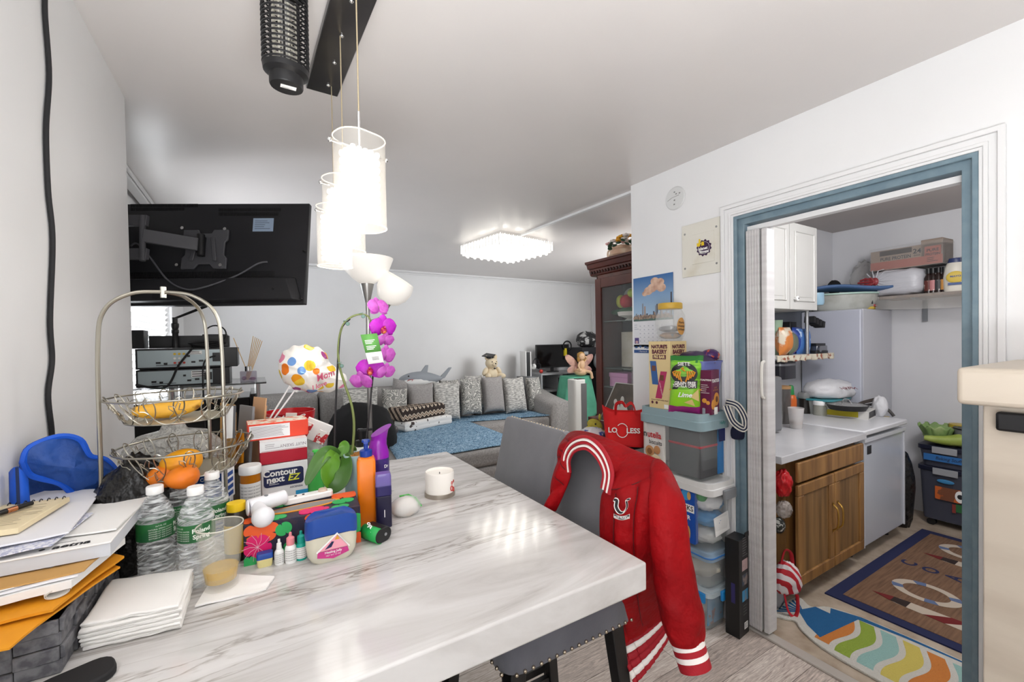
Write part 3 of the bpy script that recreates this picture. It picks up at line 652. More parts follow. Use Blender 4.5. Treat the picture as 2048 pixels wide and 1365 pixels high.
# ---- needle boxes
ecb = mat('box_blue', '#1f4a94', .5); ecw = mat('box_white', '#eeeeee', .5)
L0, a0, w0_ = D(402, 1.10), -.24, .078
for k, lab in enumerate(('blue and white pen needle box under an identical one', 'blue and white pen needle box on top of its twin, name on the front')):
    t = carton('needle_box', lab, 'box', (L0.x, L0.y, TZ+.0845*k), a0-.06*k, w0_, .085, .084, ecw, 'pen needle boxes')
    panel(t, -w0_/2, w0_/2, .0, .084, ecb, -.0008); txt(t, 'Easy Comfort', .0118, (-.001, -.0014, .070), paper, bold=.0003); txt(t, 'Pen Needles', .006, (.012, -.0014, .058), paper); panel(t, -w0_/2, w0_/2, .044, .048, paper, -.0012)
    txt(t, '4mm', .008, (-.024, -.0014, .034), paper); txt(t, '32G', .008, (-.024, -.0014, .02), paper)
    b = B()
    for i in range(12): b.box((-.032+.0057*i, .042, .0842), (.0014+.0016*(i % 3 == 0), .06, .0006))
    for i in range(4): b.box((w0_/2+.0004, .042, .014+.018*i), (.0006, .06, .011))
    ob('print', b, ecb, t)
# ---- pill bottle, jar, meter box and the cartons stacked on it
pb = thing('pill_bottle', 'orange prescription bottle with white cap and printed label', 'pill bottle', D(494, 1.22)); r_ = rw(pb.location, 42); hh = hz(pb.location, 930)-TZ
ob('body', B().lathe([(0, 0), (r_, 0), (r_, hh-.02), (r_*.9, hh-.018)], 28), mat('amber_plastic', '#e38a1c', .15, trans=.35), pb); ob('cap', B().lathe([(r_*1.1, hh-.024), (r_*1.12, hh-.022), (r_*1.12, hh-.003), (r_*1.05, hh), (0, hh)], 28), white, pb)
ob('wrap_label', arcband(r_+.0008, .035, hh-.048, -1.35, 1.35), paper, pb)
for i in range(7): curved(pb, 'TAKE ONE TABLET BY MOUTH', .0042, r_+.0016, 0, .046+.009*i, inkm)
jr = thing('glass_jar', 'smoky glass jar with black lid behind the orange pill bottle', 'jar', D(478, 1.32)); r_ = rw(jr.location, 62)
ob('body', B().lathe([(0, 0), (r_, 0), (r_, .10), (r_*.9, .115), (r_*.9, .118), (r_*.85, .118), (r_*.95, .1), (r_*.95, .006), (0, .006)], 28), mat('smoky_glass', '#a59a86', .1, trans=.7), jr); ob('lid', B().lathe([(r_*.95, .118), (r_*.95, .128), (0, .129)], 28), black, jr)
L0, a0, wc = span(519, 1000, 610, 1000, TZ+.0); L0 = D(564, 1.30); a0 = .02; wc = .125
cn = carton('meter_box', 'white glucose meter box with navy name panel, bottom of the red carton stack', 'box', L0, a0, wc, .07, .141, ecw)
nav = mat('navy_print', '#232a52', .5); yel = mat('lime_print', '#dfe04a', .5)
ob('print', B().prism(rrect(.108, .052, .010, 4, (-.003, .098)), -.0012, -.0005, 'y'), nav, cn); txt(cn, 'Contour', .026, (-.013, -.0018, .113), paper, bold=.0008); txt(cn, 'next', .026, (-.026, -.0018, .094), paper, bold=.0008); txt(cn, 'EZ', .027, (.022, -.0018, .093), yel, bold=.0006, shear=.25); lines(cn, -.043, -.015, .078, .086, 2, paper, -.0018); txt(cn, 'ASCENSIA', .008, (.03, -.0012, .063), nav, bold=.0001)
panel(cn, -wc/2, -.0, .0, .022, nav, -.0008); panel(cn, .028, wc/2, .024, .05, mat('cyan_print', '#2a9bd0', .5), -.0008)
rdm = mat('crimson_card', '#b3122c', .5); rc = carton('skincare_box', 'white carton with crimson sides lying on the glucose meter box', 'box', (L0.x-.001, L0.y, TZ+.1425), a0+.015, .128, .085, .068, rdm)
ob('print', B().box((0, .0425, .0683), (.127, .084, .0006)), ecw, rc); panel(rc, -.064, .064, .038, .068, ecw, -.0008)
txt(rc, 'NUIT SKENY', .013, (.025, -.0014, .052), mat('grey_print', '#8d8088', .6), (PI/2, PI, 0)); lines(rc, -.05, -.01, .045, .062, 3, mat('grey_print', '#8d8088'), -.0014, h=.2); panel(rc, -.06, .06, .0395, .0405, rdm, -.0014)
oc_ = carton('tablet_box', 'orange edged carton with white fact panel, top of the stack', 'box', (L0.x-.012, L0.y+.035, TZ+.2115), a0+.03, .166, .09, .05, mat('orange_red_card', '#e8452a', .5))
panel(oc_, -.079, .03, .005, .045, ecw, -.0008); lines(oc_, -.075, .026, .008, .042, 9, mat('grey_print', '#8d8088'), -.0014, h=.3, ragged=.2, seed=5)
ob('print', B().box((0, .045, .0503), (.164, .088, .0006)), mat('orange_spatter', '#f0ead8', .5, noise=('#e8653a', 40, .5, .56)), oc_)
# ---- floral tissue box
L0, a0, wt = span(488, 1134, 722, 1084)
tb = thing('tissue_box', 'floral tissue box of pink and orange blooms on navy, oval opening on top', 'tissue box', L0, a0); ht = hz(S(500, 1128), 1048)-TZ; dt = .115
navf = mat('navy_floral', '#231f38', .45, noise=('#3a2a38', 40, .5, .6)); b = B()
b.box((0, dt/2, ht/2), (wt, dt, ht)); ob('carton', b, navf, tb, bev=.002)
ob('opening_rim', B().prism([(.085*math.cos(a), .022*math.sin(a)) for a in np.linspace(0, 2*PI, 33)[:-1]], 0, .0016), mat('gold_orange', '#e8992a', .5), tb, loc=(.0, dt*.52, ht), rot=(0, 0, .12))
ob('opening', B().prism([(.074*math.cos(a), .016*math.sin(a)) for a in np.linspace(0, 2*PI, 33)[:-1]], 0, .0022), mat('carton_inside', '#8f8b88', .8), tb, loc=(0, dt*.52, ht), rot=(0, 0, .12))
def petal(n, r, wv, hb=.25): return [(r*(1-wv+wv*abs(math.cos(n*a/2))**hb)*math.cos(a), r*(1-wv+wv*abs(math.cos(n*a/2))**hb)*math.sin(a)) for a in np.linspace(0, 2*PI, 61)[:-1]]
pk = mat('hot_pink', '#e0146a', .5); og = mat('bloom_orange', '#f2622a', .5); gn = mat('leaf_green_print', '#2fae5c', .5); vein = mat('pale_line', '#f3c6d2', .5)
b = B(); k = 0
def clipf(p, face):                                # keep the blooms inside the face they are printed on
    if face == 'f': return (max(-wt/2, min(wt/2, p[0])), max(0, min(ht, p[1])))
    return (max(-wt/2, min(wt/2, p[0])), max(0, min(dt, p[1])))
def bloom(face, x, y, r, mi, n=5, wv=.45, sx=1, rot=0):
    global k
    k += 1; r *= .8; pts = [clipf((x+sx*(px*math.cos(rot)-py*math.sin(rot)), y+px*math.sin(rot)+py*math.cos(rot)), face) for px, py in petal(n, r, wv)]
    b.m(mi)
    if face == 'f': b.prism(pts, -.0009-.00012*k, -.0005, 'y')
    else: b.prism(pts, ht+.0002, ht+.0006+.00012*k, 'z')
for f, x, y, r, mi, n, wv, sx, ro_ in (('f', -.09, ht*.78, .035, 1, 5, .4, 1.3, .3), ('f', -.098, ht*.42, .036, 0, 5, .35, 1, .9), ('f', -.045, ht*.75, .022, 2, 2, .5, 1, .4), ('f', -.035, ht*.2, .024, 2, 2, .5, 1, 1.0), ('f', -.115, ht*.08, .018, 2, 2, .5, 1, 0), ('f', .02, ht*.86, .02, 1, 5, .4, 1.4, 0), ('f', .115, ht*.55, .03, 2, 2, .5, 1, 1.4), ('f', .118, ht*.12, .02, 1, 5, .4, 1, 0),
                         ('t', .1, dt*.85, .034, 1, 5, .4, 1.4, 0), ('t', .02, dt*.18, .026, 0, 5, .35, 1.7, 0), ('t', .09, dt*.45, .024, 2, 2, .5, 1.4, .3), ('t', -.05, dt*.86, .02, 2, 2, .5, 1.4, .2), ('t', -.06, dt*.12, .02, 2, 2, .5, 1.4, .5), ('t', -.105, dt*.2, .026, 1, 5, .4, 1.2, 0), ('t', .08, dt*.1, .02, 2, 2, .5, 1.3, .2)): bloom(f, x, y, r, mi, n, wv, sx, ro_)
ob('print', b, [pk, og, gn], tb, flat=True)
b = B()
for i in range(9): a = .5+i*.62; b.tube([(-.098, -.0028, ht*.42), (-.098+.016*math.cos(a), -.003, ht*.42+.016*math.sin(a)), (-.098+.032*math.cos(a+.2), -.0028, min(ht*.42+.032*math.sin(a+.2), ht))], .0005, 4)
ob('veins', b, vein, tb)
# ---- massage device, meter behind
mgun = thing('massage_gun', 'white handheld massager with round head resting on the tissue box corner', 'massager', Vector(L0)+Vector((-.088, .055, ht+.025)), .12); mgun.scale = (.88, .88, .88); mw = mat('massager_white', '#e9e9ec', .35)
ob('handle', B().cyl((-.03, 0, 0), (.062, .02, .004), .022, .019, 20).lathe([(.022, 0), (.019, .006), (0, .008)], 20, (-.03, 0, 0), rot=(0, -PI/2, 0)), mw, mgun, bev=.003); ob('head', B().cyl((-.012, -.005, 0), (-.006, -.05, -.008), .017, .021, 20).ell((-.005, -.06, -.012), (.027, .027, .026), 20, 14), mw, mgun)
ob('button', B().cyl((.012, .006, .019), (.012, .006, .0235), .005), grey, mgun)
mt = thing('glucose_meter', 'white oblong glucose meter lying behind the massager', 'meter', Vector(L0)+Vector((.018, dt-.01, ht+.001)), .08)
ob('case', B().prism(rrect(.12, .03, .012), 0, .016), white, mt, bev=.003); ob('button', B().cyl((.035, 0, .016), (.035, 0, .022), .012, .010, 20), mat('button_ring', '#d9c2b0', .4), mt); ob('keys', B().cyl((-.03, 0, .016), (-.03, 0, .0175), .003).cyl((-.012, 0, .016), (-.012, 0, .0175), .003), black, mt)
# ---- little bottles in front of the tissue box
def dropper(lab, u, v, vt, px, mb, mc, ml, cone):
    L = S(u, v); t = thing('eye_drop_bottle', lab, 'bottle', L, facing(L), 'eye drop bottles'); r = rw(L, px); h = hz(L, vt)-TZ
    ob('body', B().lathe([(0, 0), (r, 0), (r*1.03, .002), (r, h*.50), (r*.7, h*.58), (r*.5, h*.6)], 24), mb, t)
    ob('cap', B().lathe([(r*.72, h*.58), (r*.75, h*.6), (r*.72, h*.80), (r*.3, h*.86), (r*.26, h*.97), (0, h)] if cone else [(r*.62, h*.56), (r*.64, h*.58), (r*.52, h*.82), (r*.3, h*.84), (r*.28, h*.98), (0, h)], 24), mc, t)
    ob('wrap_label', arcband(r+.0008, h*.08, h*.46, -1.4, 1.4), ml, t)
    for i in range(5): curved(t, 'OPHTHALMIC DROPS', .0028, r+.0014, 0, h*(.12+.075*i), inkm)
dropper('white eye drop bottle with white cap, next to the tiny jelly tub', 559, 1128, 1078, 19, white, white, paper, 0); dropper('white eye drop bottle with pink cap', 582, 1124, 1064, 23, white, mat('pink_cap', '#ee8f98', .45), paper, 1); dropper('teal eye drop bottle with teal cap', 603, 1118, 1061, 22, mat('teal_plastic', '#13a08f', .4), mat('teal_plastic'), paper, 1)
jb = mat('jelly_tub', '#e9e4cf', .25, trans=.2); jl = mat('tub_blue', '#1b489c', .35)
L = S(530, 1132); t = thing('jelly_tub', 'tiny petroleum jelly tub with blue lid, beside the white eye drops', 'tub', L, facing(L)); w_ = pw(L, 33)*.85; h = hz(L, 1105)-TZ
ob('body', B().loft([[(x, y, z) for x, y in rrect(w_*q, w_*.6*q, .005)] for z, q in ((0, .85), (.004, .95), (h*.62, 1))]), mat('yellow_jelly', '#e0d595', .3), t); ob('lid', B().loft([[(x, y, z) for x, y in rrect(w_*q, w_*.62*q, .005)] for z, q in ((h*.6, 1.04), (h*.95, 1.02), (h, .95))]), jl, t)
L = S(664, 1116); t = thing('jelly_tub', 'large petroleum jelly tub with blue domed lid and pink label, before the tissue box', 'tub', L, facing(L)+.12); w_ = pw(L, 94); h = hz(L, 1020)-TZ
ob('body', B().loft([[(x, y, z) for x, y in rrect(w_*q, .05*q, .022*q, 6)] for z, q in ((0, .72), (.004, .82), (.018, .95), (h*.35, 1.0), (h*.6, 1.0))]), jb, t)
def arch(q, z0, c): return [(x*q, y*q, z0+c*(1-(2*x/w_)**2)) for x, y in rrect(w_, .052, .022, 8)]
ob('lid', B().loft([arch(1.02, h*.50, h*.12), arch(1.03, h*.55, h*.12), arch(1.02, h*.80, h*.13), arch(.97, h*.86, h*.14), arch(.6, h*.88, h*.13)]), jl, t)
yq = -.0258; ob('print', B().prism([(-.034, h*.16), (.0, h*.09), (.034, h*.17), (.031, h*.27), (-.033, h*.27)], yq-.001, yq-.0006, 'y'), mat('magenta_print', '#c83a86', .5), t)
ob('print', B().prism([(-.03, h*.28), (.032, h*.28), (.008, h*.56)], yq-.001, yq-.0006, 'y'), mat('pink_print', '#f0a4b4', .5), t, label='pink triangular label'); b = B().prism([(-.034, h*.25), (.009, h*.56), (.009, h*.60), (-.036, h*.28)], yq-.0016, yq-.001, 'y').prism([(.009, h*.56), (.036, h*.28), (.034, h*.26), (.009, h*.60)], yq-.0016, yq-.001, 'y'); ob('label_border', b, paper, t)
ob('print', B().prism([(-.018, h*.30), (-.004, h*.33), (.002, h*.43), (-.003, h*.44)], yq-.0018, yq-.0014, 'y'), nav, t); ob('print', B().prism([(.003, h*.46), (.014, h*.46), (.009, h*.55)], yq-.0018, yq-.0014, 'y'), mat('gold_print', '#e0a23a', .5), t)
txt(t, 'Healing Jelly', .0075, (0, yq-.002, h*.235), paper, bold=.0001); txt(t, 'NET WT 7.5 OZ', .0045, (0, yq-.002, h*.17), paper)
# ---- lighter-sized green gadget
L = S(752, 1080); t = thing('power_bank', 'black and bright green cylinder power bank lying before the orange lotion', 'gadget', (L.x, L.y, TZ+.019), .45)
ob('body', B().prism(rrect(.05, .036, .0175, 6), -.03, .03, 'y'), black, t, bev=.002); ob('sleeve', B().sheet(lambda s, q: (-.0255*1.0*math.cos(a_) if False else -.0257+.0*s, lerp(-.0305, .0305, q), 0) if False else ((-.0078-.0182*math.sin(PI*s), lerp(-.030, .030, q), .0186*math.cos(PI*s))), 12, 1), mat('lime_green', '#22a850', .4), t, solid=.0012)
txt(t, 'halo', .017, (-.0165, .0, .0192), paper, (0, -.7, PI/2), bold=.0005); ob('port', B().cyl((.006, -.0301, .0), (.006, -.031, .0), .004), grey, t)
# ---- orange lotion pump, purple spray, lavender air freshener
L = S(735, 1047); t = thing('lotion_bottle', 'tall square orange lotion bottle with blue pump top', 'bottle', L, facing(L)); w_ = pw(L, 35); h = hz(L, 912)-TZ; om = mat('orange_plastic', '#f07d12', .3); bp_ = mat('pump_blue', '#1a3b98', .3)
ob('body', B().loft([[(x, y, z) for x, y in rrect(w_*q, w_*q, .008*q)] for z, q in ((0, .92), (.004, .98), (h*.93, 1), (h*.975, .85), (h, .45))]), om, t); hp = hz(L, 880)-TZ
ob('pump', B().lathe([(w_*.30, h-.002), (w_*.34, h), (w_*.34, h+.016), (w_*.25, h+.018), (.006, h+.02), (.006, hp-.008), (.011, hp-.006), (.011, hp), (0, hp+.001)], 20).box((0, -.012, hp-.003), (.011, .026, .007)), bp_, t)
L = D(752, 1.27); t = thing('air_freshener_spray', 'curvy purple air freshener spray can behind the orange lotion', 'spray can', L, facing(L)+.25); r_ = rw(L, 44); zc = lambda v: hz(L, v)-TZ; pm = mat('purple_plastic', '#8f1fa8', .25)
ob('can', B().lathe([(0, 0), (r_, 0), (r_, zc(950)), (r_, zc(915))], 28), mat('purple_can', '#35256e', .35, noise=('#7a3a9a', 22, .55, .65)), t)
pr = []
for v, q, dx in ((922, 1.0, 0), (905, .98, 0), (890, .8, 0), (880, .74, .002), (870, .8, .006), (862, .95, .010)): pr.append([(dx+r_*q*math.cos(2*PI*k/28), r_*q*math.sin(2*PI*k/28), zc(v)+(.016*math.cos(2*PI*k/28) if v < 875 else 0)) for k in range(28)])
ob('trigger_cap', B().loft(pr), pm, t); b = B()
for i in range(5): a = 2*PI*i/5; b.ell((.008*math.cos(a), -r_-.001, zc(955)+.010*math.sin(a)), (.007, .0012, .009), 10, 6, rot=(0, -a+PI/2, 0))
ob('print', b, mat('pale_petal', '#eeb6d8', .5), t); curved(t, 'Dr', .013, r_+.001, .5, zc(930), paper, .0003)
L = S(768, 1053); t = thing('air_freshener', 'slim dark violet plug-in air freshener with clear lilac top', 'air freshener', L, facing(L)+.1); w_ = pw(L, 30); zc = lambda v: hz(L, v)-TZ; vm = mat('dark_violet', '#2a2260', .3)
ob('body', B().prism(rrect(w_, .03, .006), 0, zc(990)), mat('violet_black', '#1c1836', .3), t, bev=.002); ob('collar', B().prism(rrect(w_*1.02, .031, .006), zc(990), zc(970)), vm, t, bev=.002); ob('cap', B().loft([[(x, y, z) for x, y in rrect(w_*q, .03*q, .006)] for z, q in ((zc(970), 1), (zc(952), 1), (zc(946), .92))]), mat('lilac_clear', '#8a7cc8', .15, trans=.4), t)
panel(t, .0, .002, .03, .05, paper, -.0158)
pn2 = thing('ballpoint_pen', 'black pen with silver tip lying behind the violet air freshener', 'pen', S(772, 984, TZ+.005), -.12); ob('barrel', B().cyl((-.07, 0, 0), (.012, 0, 0), .0045), black, pn2); ob('tip', B().cyl((.012, 0, 0), (.026, 0, 0), .0042, .001), chrome, pn2)
# ---- sandwich bag with zip edge
L = S(812, 1030); zb_ = thing('sandwich_bag', 'clear zip bag with green seal holding a wrapped sandwich', 'bag', L, -.1); film = mat('bag_film', '#f4f4f2', .2, alpha=.35)
def sf(p): k = 1+.10*nz(p.x*3, p.y*3, p.z*3); return Vector((p.x*k, p.y*k, max(p.z*k, -.8)))
ob('sandwich', B().ell((-.002, 0, .022), (.038, .028, .028), 22, 12, f=sf), mat('white_bread', '#e9e4dd', .8, noise=('#c9a070', 7, .56, .66)), zb_); ob('film', B().ell((0, 0, .024), (.045, .034, .030), 22, 12, f=sf), film, zb_)
ob('zip_seal', B().tube([(-.012, .03, .046), (.012, .02, .05), (.030, .004, .042), (.042, -.014, .022)], .003, 6), mat('seal_green', '#46b64a', .4), zb_)
# ---- three-wick candle on a metal dish
L = S(880, 990); cd2 = thing('candle', 'thick white pillar candle with red emblem on a thin metal dish', 'candle', L, facing(L)); r_ = rw(L, 59); h = hz(L, 944)-TZ
ob('dish', B().lathe([(0, 0), (r_*1.04, 0), (r_*1.05, .003), (r_*1.05, .014), (r_*1.0, .014), (r_*1.0, .004), (0, .004)], 36), mat('dull_silver', '#b4aca0', .35, 1), cd2); wx = mat('wax', '#f4f0e8', .45)
ob('wax', B().lathe([(0, .0045), (r_*.985, .0045), (r_*.985, h), (r_*.95, h+.003), (r_*.9, h-.004), (0, h-.007)], 40), wx, cd2); ob('wick', B().cyl((0, 0, h-.008), (0, 0, h-.001), .0012), inkm, cd2)
rp_ = mat('candle_red', '#c8413a', .5)
for a, z, q in ((.95, .045, .8), (1.18, .048, .7), (.92, .028, 1.3), (1.15, .022, 1.1)):
    b = B(); b.tube([((r_+.0002)*math.sin(a+.085*q*math.cos(e)), -(r_+.0002)*math.cos(a+.085*q*math.cos(e)), z+.006*q*math.sin(e)) for e in np.linspace(0, 2*PI, 14)[:-1]], .0014*q, 5, True); ob('emblem', b, rp_, cd2)
# ---- black dish edge at the very front
ob_ = thing('phone_stand', 'black rounded device edge poking in at the front of the table', 'device', S(150, 1372), .35); ob('body', B().prism(rrect(.09, .06, .022), 0, .012), softblack, ob_, bev=.003); ob('foot', B().prism(rrect(.05, .04, .01), -.0, .004), black, ob_)
# ================================================================ ORCHID, BALLOON, PAPERS AT THE BACK OF THE TABLE
def LP(o, u, v, y=0):                              # pixel to local point on the plane local-y = y of object o
    M = Matrix.LocRotScale(o.location, o.rotation_euler, None); Mi = M.inverted(); c = Mi @ CAM; d = Mi.to_3x3() @ ray(u, v)
    return c+d*((y-c.y)/d.y)
L = D(707, 1.28); orc = thing('potted_orchid', 'magenta orchid with arching stem, black stakes and hanging price tag, in pale blue pot', 'plant', L, facing(L))
r_ = rw(L, 50); zp = hz(L, 908)-TZ; op = lambda u, v, y=0: LP(orc, u, v, y)
ob('pot', B().lathe([(0, 0), (r_*.8, 0), (r_*.86, .01), (r_*1.0, zp), (r_*.92, zp), (r_*.88, zp-.02), (0, zp-.02)], 28), mat('pale_blue_glaze', '#9fc3c8', .35, noise=('#b9d4d6', (30, 30, 4), .4, .6)), orc)
b = B(); rq = random.Random(2)
for i in range(40): a, q = rq.random()*6.3, r_*.85*rq.random()**.5; b.box((q*math.cos(a), q*math.sin(a), zp-.008), (.014, .010, .008), (rq.random(), rq.random(), rq.random()))
ob('bark', b, mat('bark_chips', '#a9763a', .8), orc)
lf = mat('orchid_leaf', '#4f861c', .28, noise=('#6a9c2c', 8, .35, .7)); lf2 = mat('orchid_leaf_dark', '#3c6424', .3, noise=('#4d7832', 8, .35, .7))
def leaf(pts, w, m, cup=.25, roll=0, sag=0):
    c = bez(pts, 8); n = len(c)-1
    def f(s, t):
        k = t*n; i = min(int(k), n-1); p = c[i].lerp(c[i+1], k-i); d = (c[i+1]-c[i]).normalized()
        sd = d.cross(Vector((math.sin(roll), -1, .25*math.cos(roll)))).normalized(); up = sd.cross(d)
        ww = w*math.sin(PI*min(1, .08+.92*t))**.55; q = 2*s-1
        return p+sd*q*ww+up*(cup*abs(q)*ww)
    return ob('leaf', B().sheet(f, 8, 24), m, orc, solid=.0018, sub=1)
leaf([op(678, 912, 0), op(655, 905, -.03), op(632, 930, -.06), op(612, 972, -.08)], .020, lf2, .2)
leaf([op(672, 905, -.01), op(664, 920, -.04), op(658, 950, -.06), op(668, 985, -.06)], .026, lf, .12, .4)
leaf([op(690, 910, 0), op(690, 935, -.05), op(680, 965, -.07), op(655, 985, -.07)], .024, lf2, .12, -.4)
leaf([op(682, 915, .01), op(688, 895, .02), op(682, 885, .03)], .017, lf, .2); leaf([op(690, 915, .01), op(702, 900, .03), op(705, 912, .06)], .016, lf2, .2)
grn = mat('orchid_stem', '#6f7a40', .5); stk = mat('black_stake', '#1d1a1c', .5)
stem = [op(699, 925), op(705, 900), op(708, 850), (op(703, 810)), op(690, 770), op(678, 728), op(677, 690), op(684, 655), op(700, 636), op(722, 629), op(738, 635), op(744, 655)]
ob('stem', B().tube(bez(stem, 6), lambda t: .0042-.0018*t, 7), grn, orc)
ob('stake', B().tube(bez([op(669, 915), op(671, 820), op(676, 720), op(682, 660), op(700, 638)], 6), .003, 6), stk, orc); ob('stake', B().tube([op(733, 880), op(747, 740), op(749, 690)], .0027, 6), stk, orc)
b = B()
for u, v in ((691, 645), (722, 630), (679, 729)):
    c = op(u, v); b.tube([c+Vector((.006*math.cos(a), .006*math.sin(a), .001*a)) for a in np.linspace(0, 6, 9)], .0012, 5).ell(c+Vector((.006, -.006, -.005)), (.006, .002, .006), 8, 6)
ob('clip', b, mat('clip_green', '#6f9186', .4, trans=.3), orc)
mag = mat('orchid_petal', '#b31bb4', .5, noise=('#9a0e9c', 40, .4, .6)); magp = mat('orchid_petal_back', '#c264bc', .55, noise=('#a8429f', 40, .4, .6)); lip = mat('orchid_lip', '#a01248', .45, noise=('#d8863a', 90, .5, .6))
def flower(u, v, r, yaw=0, tilt=0, m=mag, face=1):
    c = op(u, v, -.012); R_ = Euler((tilt, 0, yaw)); f0 = ob('flower', B().ell((0, .004, 0), (.006*r/.04, .006, .006*r/.04), 8, 6), grn, orc, c, R_)
    def pet(a, ln, w, y, nm='petal'):
        def f(s, t):
            q = 2*s-1; rr = ln*t; ww = w*math.sin(PI*min(1, .12+.88*t))**.6*q
            return Vector((rr*math.cos(a)-ww*math.sin(a), y-.12*ln*math.sin(PI*t)*.6+.15*abs(q)**2*w, rr*math.sin(a)+ww*math.cos(a)))
        ob('petal', B().sheet(f, 8, 10), m, f0, solid=.0008, sub=1)
    for a in (90, 215, 325): pet(math.radians(a), r*.95, r*.36, .004)
    for a in (8, 172): pet(math.radians(a), r*1.02, r*.62, -.001)
    if face: ob('lip', B().ell((0, -.008, -.22*r), (.22*r, .010, .26*r), 12, 8).ell((0, -.012, 0), (.10*r, .008, .12*r), 10, 6), lip, f0)
flower(766, 655, .042, .25, .15); flower(741, 738, .043, -.2, -.1); flower(757, 614, .036, .5, -.35, magp, 0); flower(772, 712, .036, .6, .2, magp, 0); flower(772, 745, .032, .5, .4, magp, 0); flower(722, 764, .036, -.5, .4, magp, 0); flower(770, 682, .03, .4, .5, magp, 0)
tg = [op(721, 670, -.04), op(754, 667, -.04), op(768, 725, -.045), op(737, 729, -.045)]
pg = [tg[0].lerp(tg[3], .62), tg[1].lerp(tg[2], .62)]
ob('price_tag', B().quad(tg[0], tg[1], pg[1], pg[0]).m(1).quad(pg[0], pg[1], tg[2], tg[3]), [mat('tag_green', '#5f9e4d', .5), paper], orc, solid=.0006, label='green and white card price tag'); ob('tag_string', B().tube([op(738, 640), op(737, 655, -.02), op(736, 672, -.04)], .0007, 4), paper, orc)
b = B(); ev_ = (tg[3]-tg[0]); eh = (tg[1]-tg[0])
for i, t in enumerate((.20, .25, .30, .40, .45, .50)): p = tg[0]+ev_*t+eh*.15+Vector((0, -.001, 0)); b.quad(p, p+eh*(.6-.1*(i % 3)), p+eh*(.6-.1*(i % 3))+ev_*.022, p+ev_*.022)
ob('print', b, paper, orc, flat=True); b = B()
for i in range(9): p = pg[0]+ev_*.14+eh*(.32+.045*i)+Vector((0, -.001, 0)); b.quad(p, p+eh*.02, p+eh*.02+ev_*.13, p+ev_*.13)
ob('print', b, inkm, orc, flat=True)
# ---- foil balloon on plastic sticks
foil = mat('balloon_foil', '#f3f0ea', .16, .25)
N, Lk, bb = nodes(foil); tc = N.new('ShaderNodeTexCoord'); vo = N.new('ShaderNodeTexVoronoi'); vo.inputs['Scale'].default_value = 30; Lk.new(tc.outputs['Object'], vo.inputs[0])
rgbm = N.new('ShaderNodeSeparateColor'); Lk.new(vo.outputs['Color'], rgbm.inputs[0]); cr = N.new('ShaderNodeValToRGB'); cr.color_ramp.interpolation = 'CONSTANT'; Lk.new(rgbm.outputs[0], cr.inputs[0])
pal = ['#f5f2ec', '#f0a020', '#f5f2ec', '#e9c63e', '#f3efe8', '#6f9ad4', '#e88aa8', '#f6f3ee', '#e8791c', '#a84a8c']
while len(cr.color_ramp.elements) < len(pal): cr.color_ramp.elements.new(.5)
for i, c in enumerate(pal): cr.color_ramp.elements[i].position = i/len(pal); cr.color_ramp.elements[i].color = rgb(c)
v2 = N.new('ShaderNodeTexVoronoi'); v2.inputs['Scale'].default_value = 30; Lk.new(tc.outputs['Object'], v2.inputs[0]); cmp_ = N.new('ShaderNodeMath'); cmp_.operation = 'LESS_THAN'; cmp_.inputs[1].default_value = .56; Lk.new(v2.outputs['Distance'], cmp_.inputs[0])
mx = N.new('ShaderNodeMix'); mx.data_type = 'RGBA'; mx.inputs[6].default_value = rgb('#f5f2ec'); Lk.new(cmp_.outputs[0], mx.inputs[0]); Lk.new(cr.outputs[0], mx.inputs[7]); Lk.new(mx.outputs[2], bb.inputs['Base Color'])
p = CAM+ray(612, 738)*1.5; bl = thing('foil_balloon', "half deflated floral foil balloon lettered for Mom, on white plastic sticks", 'balloon', p, facing(p))
lp = lambda u, v, y=0: LP(bl, u, v, y)
oc = bez([lp(*q) for q in ((556, 728), (566, 705), (590, 692), (620, 692), (648, 702), (662, 728), (690, 750), (693, 768), (665, 783), (620, 785), (585, 777), (562, 756))]+[lp(556, 728)], 5); cc_ = lp(616, 742)
def balf(s, t, sg):
    k = s*(len(oc)-1); i = min(int(k), len(oc)-2); q = oc[i].lerp(oc[i+1], k-i); r = cc_.lerp(q, t); dm = (1-t**2.4)**.6 if t < 1 else 0
    return Vector((r.x, sg*(.055*dm*(1-.45*max(0, (r.x-cc_.x)/.12)))+sg*.006*dm*math.sin(s*70)*t**3+.006*nz(r.x*30, r.z*30), r.z+.003*math.sin(s*90)*t**6))
ob('envelope', B().sheet(lambda s, t: balf(s, t, -1), 90, 12).sheet(lambda s, t: balf(1-s, t, 1), 90, 12), foil, bl)
sc_ = mat('script_red', '#b32a55', .4); txt(bl, 'Mom', .032, lp(650, 752, -.062), sc_, (PI/2, -.35, 0), bold=.0006, shear=.3, sx=.9, name='lettering'); txt(bl, 'I love', .022, lp(638, 772, -.055), sc_, (PI/2, -.35, 0), bold=.0004, shear=.3)
for a, c in (((580, 772), (538, 840)), ((592, 778), (545, 842))): ob('stick', B().tube([lp(*a), lp(*c), lp(c[0]-22, c[1]+60)], .0028, 6).cyl(lp(*a)-Vector((0, 0, .012)), lp(*a)+Vector((.004, 0, .004)), .004, .009), white, bl)
